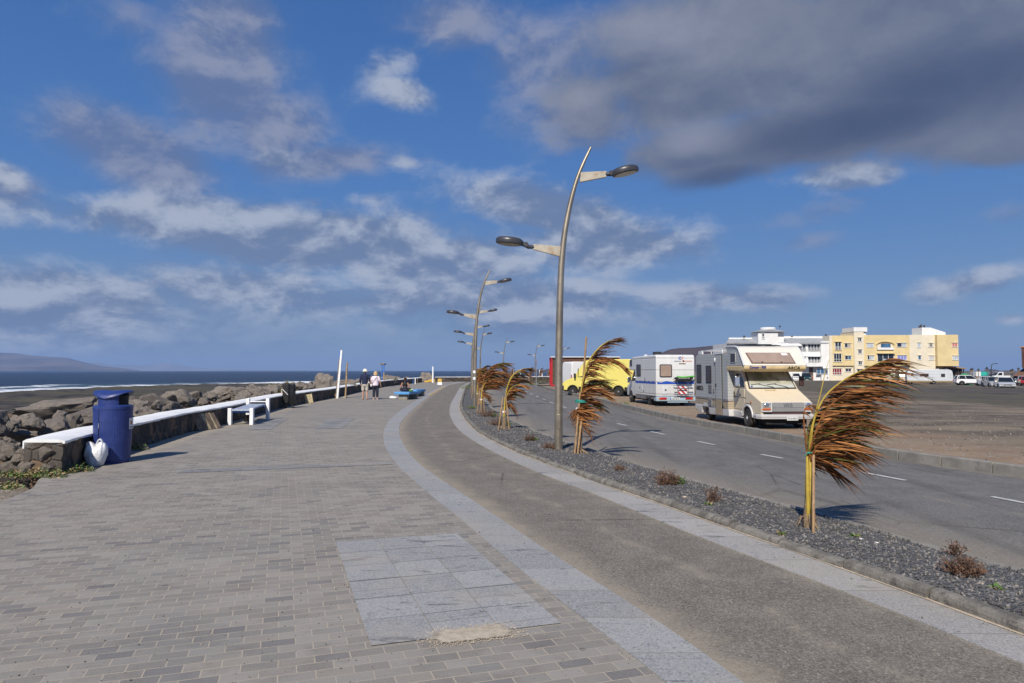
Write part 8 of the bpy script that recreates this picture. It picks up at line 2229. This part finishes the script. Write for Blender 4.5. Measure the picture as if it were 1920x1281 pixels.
# --- yellow and cream half: upper storeys overhang the ground floor
blk('wall', 1560.5, 1601, 629.3, 685.8, -.15, 11, M_BYEL)
blk('ground_floor', 1560.5, 1601, 686.0, None, .25, 11, M_BCREAM)
blk('stair_tower', 1600.8, 1619, 622.3, None, -.45, 6, M_BCREAM); blk('stair_tower_cap', 1600.2, 1625.5, 614, 622.2, -.55, 5, M_BWHITE); blk('stair_tower_side', 1619.1, 1625, 622.3, 629, -.1, 5, M_BWHITE)
blk('wall', 1619.2, 1706, 628.4, 686.2, -.15, 11, M_BYEL); blk('ground_floor', 1619.2, 1706, 686.4, None, .3, 11, M_BCREAM)
blk('wall', 1706.1, 1754, 628.0, None, -.10, 11, M_BCREAM)
blk('wall', 1754.1, 1793, 628.2, 686.5, -1.0, 11, M_BYEL)
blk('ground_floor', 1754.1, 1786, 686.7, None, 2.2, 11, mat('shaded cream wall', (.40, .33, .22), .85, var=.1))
mb = MB(); mb.box((bx(1754.2) - ox - .03, -.55, (bz(628.3) + bz(686.4)) / 2 - BG), (.07, .92, bz(628.3) - bz(686.4))); mb.build('return_wall', M_BYEL, BL)
mb = MB(); a, b_, c = bx(1735.5) - ox, bx(1752) - ox, bx(1780) - ox; z0, z1, z2 = bz(628) - BG, bz(613.8) - BG, bz(623) - BG
mb.prism([(a, z0), (a, z1), (b_, z1), (c, z2), (c, z0)], 1.0, 5.0, 'XZ'); mb.build('roof_shed', M_BWHITE, BL)
loggia(1566, 1577, 641.5, 656, -.18, 2, M_WIN, .6, True, M_BYEL)
bwin(1583.8, 1596, 643.7, 651.2, -.16, [M_WIN, M_BEIGEW]); bwin(1563.2, 1577.8, 663.2, 678.2, -.16, M_WIN, 3, True); bwin(1584, 1596, 667, 674, -.16, [M_WIN, M_WINB])
bwin(1560.8, 1579, 691, 702, .23, M_REDG, 4, True); bwin(1585.8, 1597, 691, 696.5, .23, M_WIN, 2)
for yt, yb in ((633.2, 640), (655.5, 662.6), (677.3, 684)): bwin(1607.8, 1614.8, yt, yb, -.46, M_WIN, 2)
bwin(1625.5, 1638, 643.5, 651.2, -.16, M_CURT, 2); bwin(1626.2, 1638.6, 666.5, 674.5, -.16, [M_WIN, M_CURT, M_CURT], 3)
bwin(1682.2, 1699.8, 643.2, 650.6, -.16, [M_WIN, M_CURT], 2); bwin(1682.5, 1700, 666.4, 675, -.16, M_LILAC, 3)
# arched loggia and the square one below it
X0, X1 = bx(1644.6) - ox, bx(1675.6) - ox; zb_, zs, zt = bz(655.4) - BG, bz(646.5) - BG, bz(641.4) - BG
pts = [(X0, zb_), (X1, zb_)] + [((X0 + X1) / 2 + (X1 - X0) / 2 * math.cos(R(t)), zs + (zt - zs) * math.sin(R(t))) for t in range(0, 181, 15)]
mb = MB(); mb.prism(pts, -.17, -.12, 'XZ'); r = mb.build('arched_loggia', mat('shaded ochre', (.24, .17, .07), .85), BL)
mb = MB(); mb.box((bx(1661) - ox, -.18, (bz(644.5) + bz(655) ) / 2 - BG), (bx(1669.5) - bx(1652), .06, bz(644.5) - bz(655))); mb.build('pane', M_WINB, r)
mb = MB(); mb.prism([(X0 + .05, zb_), (X0 + .9, zb_), (X0 + .9, zs + .25), (X0 + .05, zs - .1)], -.185, -.172, 'XZ'); mb.prism([(X1 - .05, zb_), (X1 - .65, zb_), (X1 - .65, zs + .2), (X1 - .05, zs - .1)], -.185, -.172, 'XZ'); mb.build('reveal', M_BCREAM, r)
arcp = [((X0 + X1) / 2 + ((X1 - X0) / 2 + .12) * math.cos(R(t)), zs + (zt - zs + .12) * math.sin(R(t))) for t in range(0, 181, 10)]
mb = MB(); mb.tube([(x, -.20, z) for x, z in arcp], .16, 6); mb.build('arch_moulding', M_BYEL, r, smooth=60)
mb = MB(); mb.box((bx(1660) - ox, -.40, bz(654) - BG), (X1 - X0, .10, .5)); mb.build('railing', M_WFR, r)
loggia(1645, 1675.5, 663.4, 678, -.17, 3, M_WIN, 1.2, False, M_BYEL)
mb = MB(); mb.box((bx(1664) - ox, -.5, bz(676) - BG), (bx(1674) - bx(1656), .10, .7)); mb.build('hanging_cloth', mat('pale blue cloth', (.40, .50, .66), .8), BL)
bwin(1720.8, 1727, 642.8, 651.2, -.11, M_CURT, 1); bwin(1741.2, 1751.2, 643.3, 650.5, -.11, [M_BEIGEW, M_WIN, M_BEIGEW], 3); bwin(1721.4, 1727.3, 666.5, 674, -.11, M_WINB, 1); bwin(1742, 1752.2, 667, 675, -.11, [M_CURT, M_BEIGEW], 4)
bwin(1781, 1791.4, 643.2, 650.8, -1.01, M_SALMON, 2); bwin(1781.6, 1792, 667.2, 675, -1.01, M_CURT, 3)
bwin(1605, 1616, 692, 702, -.46, M_DARKIN, 2)
# --- pergola wing at the right end
PW = thing('pergola_wing', 'low cream terrace wing with dark sloping pergola at the end of the yellow building', 'building', (bx(1793) + .1, BY + 1.0, BG))
o2 = bx(1793) + .1
mb = MB(); w = bx(1817) - o2; mb.box((w / 2 - 2.2, 2.0, (bz(704.5) - BG) / 2), (w + 4.4, 4, bz(704.5) - BG)); mb.build('wall', M_BCREAM, PW)
mb = MB(); zA, zB = bz(685.5) - BG, bz(690.5) - BG; mb.prism([(-1.8, zA), (bx(1815) - o2, zB), (bx(1815) - o2, zB - .22), (-1.8, zA - .3)], -.5, 4.0, 'XZ'); mb.build('roof', mat('tan pergola roof', (.34, .22, .13), .8), PW)
mb = MB(); mb.box(((bx(1813) - o2) / 2 - .9, 2.0, (bz(691.0) + bz(704.6)) / 2 - BG), (bx(1813) - o2 + 1.6, 3.0, bz(691.0) - bz(704.3))); mb.build('opening_shade', M_DARKIN, PW)  # dark box painted as the shade inside the pergola openings
mb = MB()
for px in (1792, 1797, 1803, 1808, 1813): mb.box((bx(px) - o2, .15, (bz(690.0) + bz(704)) / 2 - BG), (.16, .16, bz(690.6) - bz(704)))
mb.box(((bx(1813) - o2) / 2, .15, bz(702.8) - BG), (bx(1813) - o2, .1, .12)); mb.build('posts', mat('brown timber post', (.07, .045, .03), .8), PW)
q = G(1793, 716)
FN = thing('dark_fence', 'dark slatted fence below the pergola beside the white car', 'fence', (q.x, q.y, q.z))
mb = MB(); mb.box((0, 0, .65), (5.2, .06, 1.3)); mb.build('slats', M_DARKIN, FN)
mb = MB()
for i in range(5): mb.box((-2.5 + 1.25 * i, -.06, .68), (.10, .10, 1.36))
mb.build('posts', mat('dark post', (.03, .03, .032), .7), FN)
# --- kiosk
q = G(1838, 718.5); q = Vector((q.x, 135.0, -.6)); kx = PY(1836.5, 700, 135).x
KI = thing('kiosk', 'small turquoise and white kiosk with orange counter beyond the white car', 'kiosk', (kx, 135, -.6))
def kz(py): return PY(1836, py, 135).z + .6
def kxx(px): return PY(px, 700, 135).x - kx
M_TEAL = mat('turquoise board', (.03, .42, .36), .5, var=.06); M_ORCH = mat('orange wood', (.42, .19, .05), .7, var=.2, vs=2)
mb = MB(); mb.box(((kxx(1833.5) + kxx(1847)) / 2, 0, (kz(697.3) + kz(704.5)) / 2), (kxx(1847) - kxx(1833.5), 1.8, kz(697.3) - kz(704.5))); mb.build('roof_board', M_TEAL, KI, bevel=.03)
mb = MB(); mb.box(((kxx(1824.7) + kxx(1833.4)) / 2, 0, (kz(697) + kz(706)) / 2), (kxx(1833.4) - kxx(1824.7), 1.8, kz(697) - kz(706))); mb.build('white_board', M_WFR, KI, bevel=.03)
mb = MB(); mb.box(((kxx(1826) + kxx(1845)) / 2, .1, kz(704.6) / 2), (kxx(1845) - kxx(1826), 1.6, kz(704.6))); mb.build('counter', M_ORCH, KI)
mb = MB(); mb.box((kxx(1846), .1, kz(704) / 2), (.35, 1.7, kz(704))); mb.build('side_board', M_TEAL, KI)
mb = MB(); mb.box((kxx(1837), -.75, kz(705.5)), (.5, .08, .3)); mb.build('emblem', M_TEAL, KI)
# --- lantern posts
M_IRON = mat('black iron', (.02, .02, .022), .5, var=.1); M_LANT = mat('lantern glass', (.32, .22, .11), .3)
lant0 = None
for px, ytop, label in ((1820.3, 690.5, 'black lantern post, left one of the pair beside the pergola'), (1822.8, 689.5, 'black lantern post, right one of the pair beside the pergola'), (1834.3, 690.8, 'pale lantern post rising above the kiosk'), (1850.3, 687.5, 'tall black lantern post right of the kiosk'), (1895.2, 692.5, 'dark lantern post above the white hatchback'), (1898.3, 691, 'lantern post paired with the dark one above the white hatchback'), (1909.3, 689, 'rightmost black lantern post by the brown roof')):
    Y = 128.0; t = PY(px, ytop, Y); H_ = t.z + .6; root = thing('lantern_post', label, 'lantern', (t.x, Y, -.6), 0, 'iron lantern posts along the far promenade')
    mb = MB(); mb.tube([(0, 0, 0), (0, 0, .3), (0, 0, H_ - .75)], [.12, .07, .045], 8); mb.build('post', M_IRON, root, smooth=40)
    mb = MB(); mb.lathe([(.10, H_ - .72), (.20, H_ - .40), (.22, H_ - .36)], 6); mb.build('lantern', M_LANT, root)
    mb = MB(); mb.lathe([(.24, H_ - .36), (.16, H_ - .18), (.04, H_ - .08), (.02, H_)], 6); mb.build('cap', M_IRON, root)
t = PY(1858, 682, 120.0); root = thing('street_lamp', 'grey street lamp with two thin arms behind the parked cars at the right', 'street lamp', (t.x, 120, -.6))
H_ = t.z + .6
mb = MB(); mb.tube([(0, 0, 0), (0, 0, H_ - 1.0), (.12, 0, H_ - .3), (.25, 0, H_)], [.10, .07, .05, .04], 8); mb.build('pole', M_IRON, root, smooth=40)
for s, z in ((1, H_ - .05), (-1, H_ - 1.0)):
    mb = MB(); mb.tube([(0.1 * s, 0, z - .1), (s * .55, 0, z + .02)], .04, 6); mb.build('arm', M_IRON, root)
    mb = MB(); mb.ell((s * .85, 0, z + .06), (.34, .2, .07)); mb.build('lamp_head', M_HEAD, root, smooth=60)
# --- dark brown building cut off at the right edge
q = PY(1918, 714, 118.0)
EB = thing('brown_roofed_house', 'brown roofed house with dark upper wall cut off by the right edge', 'building', (PY(1916.5, 700, 118).x, 118, -.6), R(-38))
e0 = PY(1916.5, 700, 118).x
def ez(py): return PY(1918, py, 118).z + .6
M_TERR = mat('brown tile roof', (.17, .085, .05), .8, var=.25, vs=1.5); M_DBR = mat('dark brown cladding', (.085, .030, .022), .7, var=.2, vs=1.5)
mb = MB(); mb.box((3.0, 3, (ez(651.5) + ez(690)) / 2), (6.0, 6, ez(651.5) - ez(690))); mb.build('upper_wall', M_DBR, EB)
mb = MB(); mb.box((3.0, 3, ez(650.8)), (6.3, 6.4, .16)); mb.build('roof_edge', mat('orange eaves', (.50, .22, .10), .7), EB)
mb = MB(); mb.box((.6, -.04, (ez(662) + ez(672)) / 2), (.5, .1, ez(662) - ez(672))); mb.box((.6, -.04, (ez(676) + ez(685)) / 2), (.5, .1, ez(676) - ez(685))); mb.build('window', M_WIN, EB)
xl = PY(1903.5, 700, 118).x - e0
mb = MB(); mb.add([(xl, -1.5, ez(704.5)), (7, -1.5, ez(704.5)), (7, 3, ez(690)), (.2, 3, ez(690)), (xl, -1.5, ez(705.3)), (7, -1.5, ez(705.3)), (7, 3, ez(692)), (.2, 3, ez(692))], [(0, 1, 2, 3), (7, 6, 5, 4), (0, 4, 5, 1), (1, 5, 6, 2), (2, 6, 7, 3), (3, 7, 4, 0)]); mb.build('lower_roof', M_TERR, EB)
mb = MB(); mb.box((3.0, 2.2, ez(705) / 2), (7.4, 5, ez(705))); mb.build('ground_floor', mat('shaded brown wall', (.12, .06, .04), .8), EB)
# ================================================================== the air
mb = MB(); mb.box((0, 5900, 112), (25600, 12800, 240))
hz = mb.build('haze', bpy.data.materials.new('haze'))
tag(hz, 'thin blue sea haze between the promenade and the far hills', 'haze', kind='stuff')
hm = hz.data.materials[0]; hm.use_nodes = True
hn = hm.node_tree; hn.nodes.remove(hn.nodes['Principled BSDF'])
pv = hn.nodes.new('ShaderNodeVolumePrincipled')
pv.inputs['Color'].default_value = (.40, .60, 1.0, 1); pv.inputs['Density'].default_value = 1.05e-4
pv.inputs['Anisotropy'].default_value = 0.0
hn.links.new(pv.outputs[0], hn.nodes['Material Output'].inputs['Volume'])
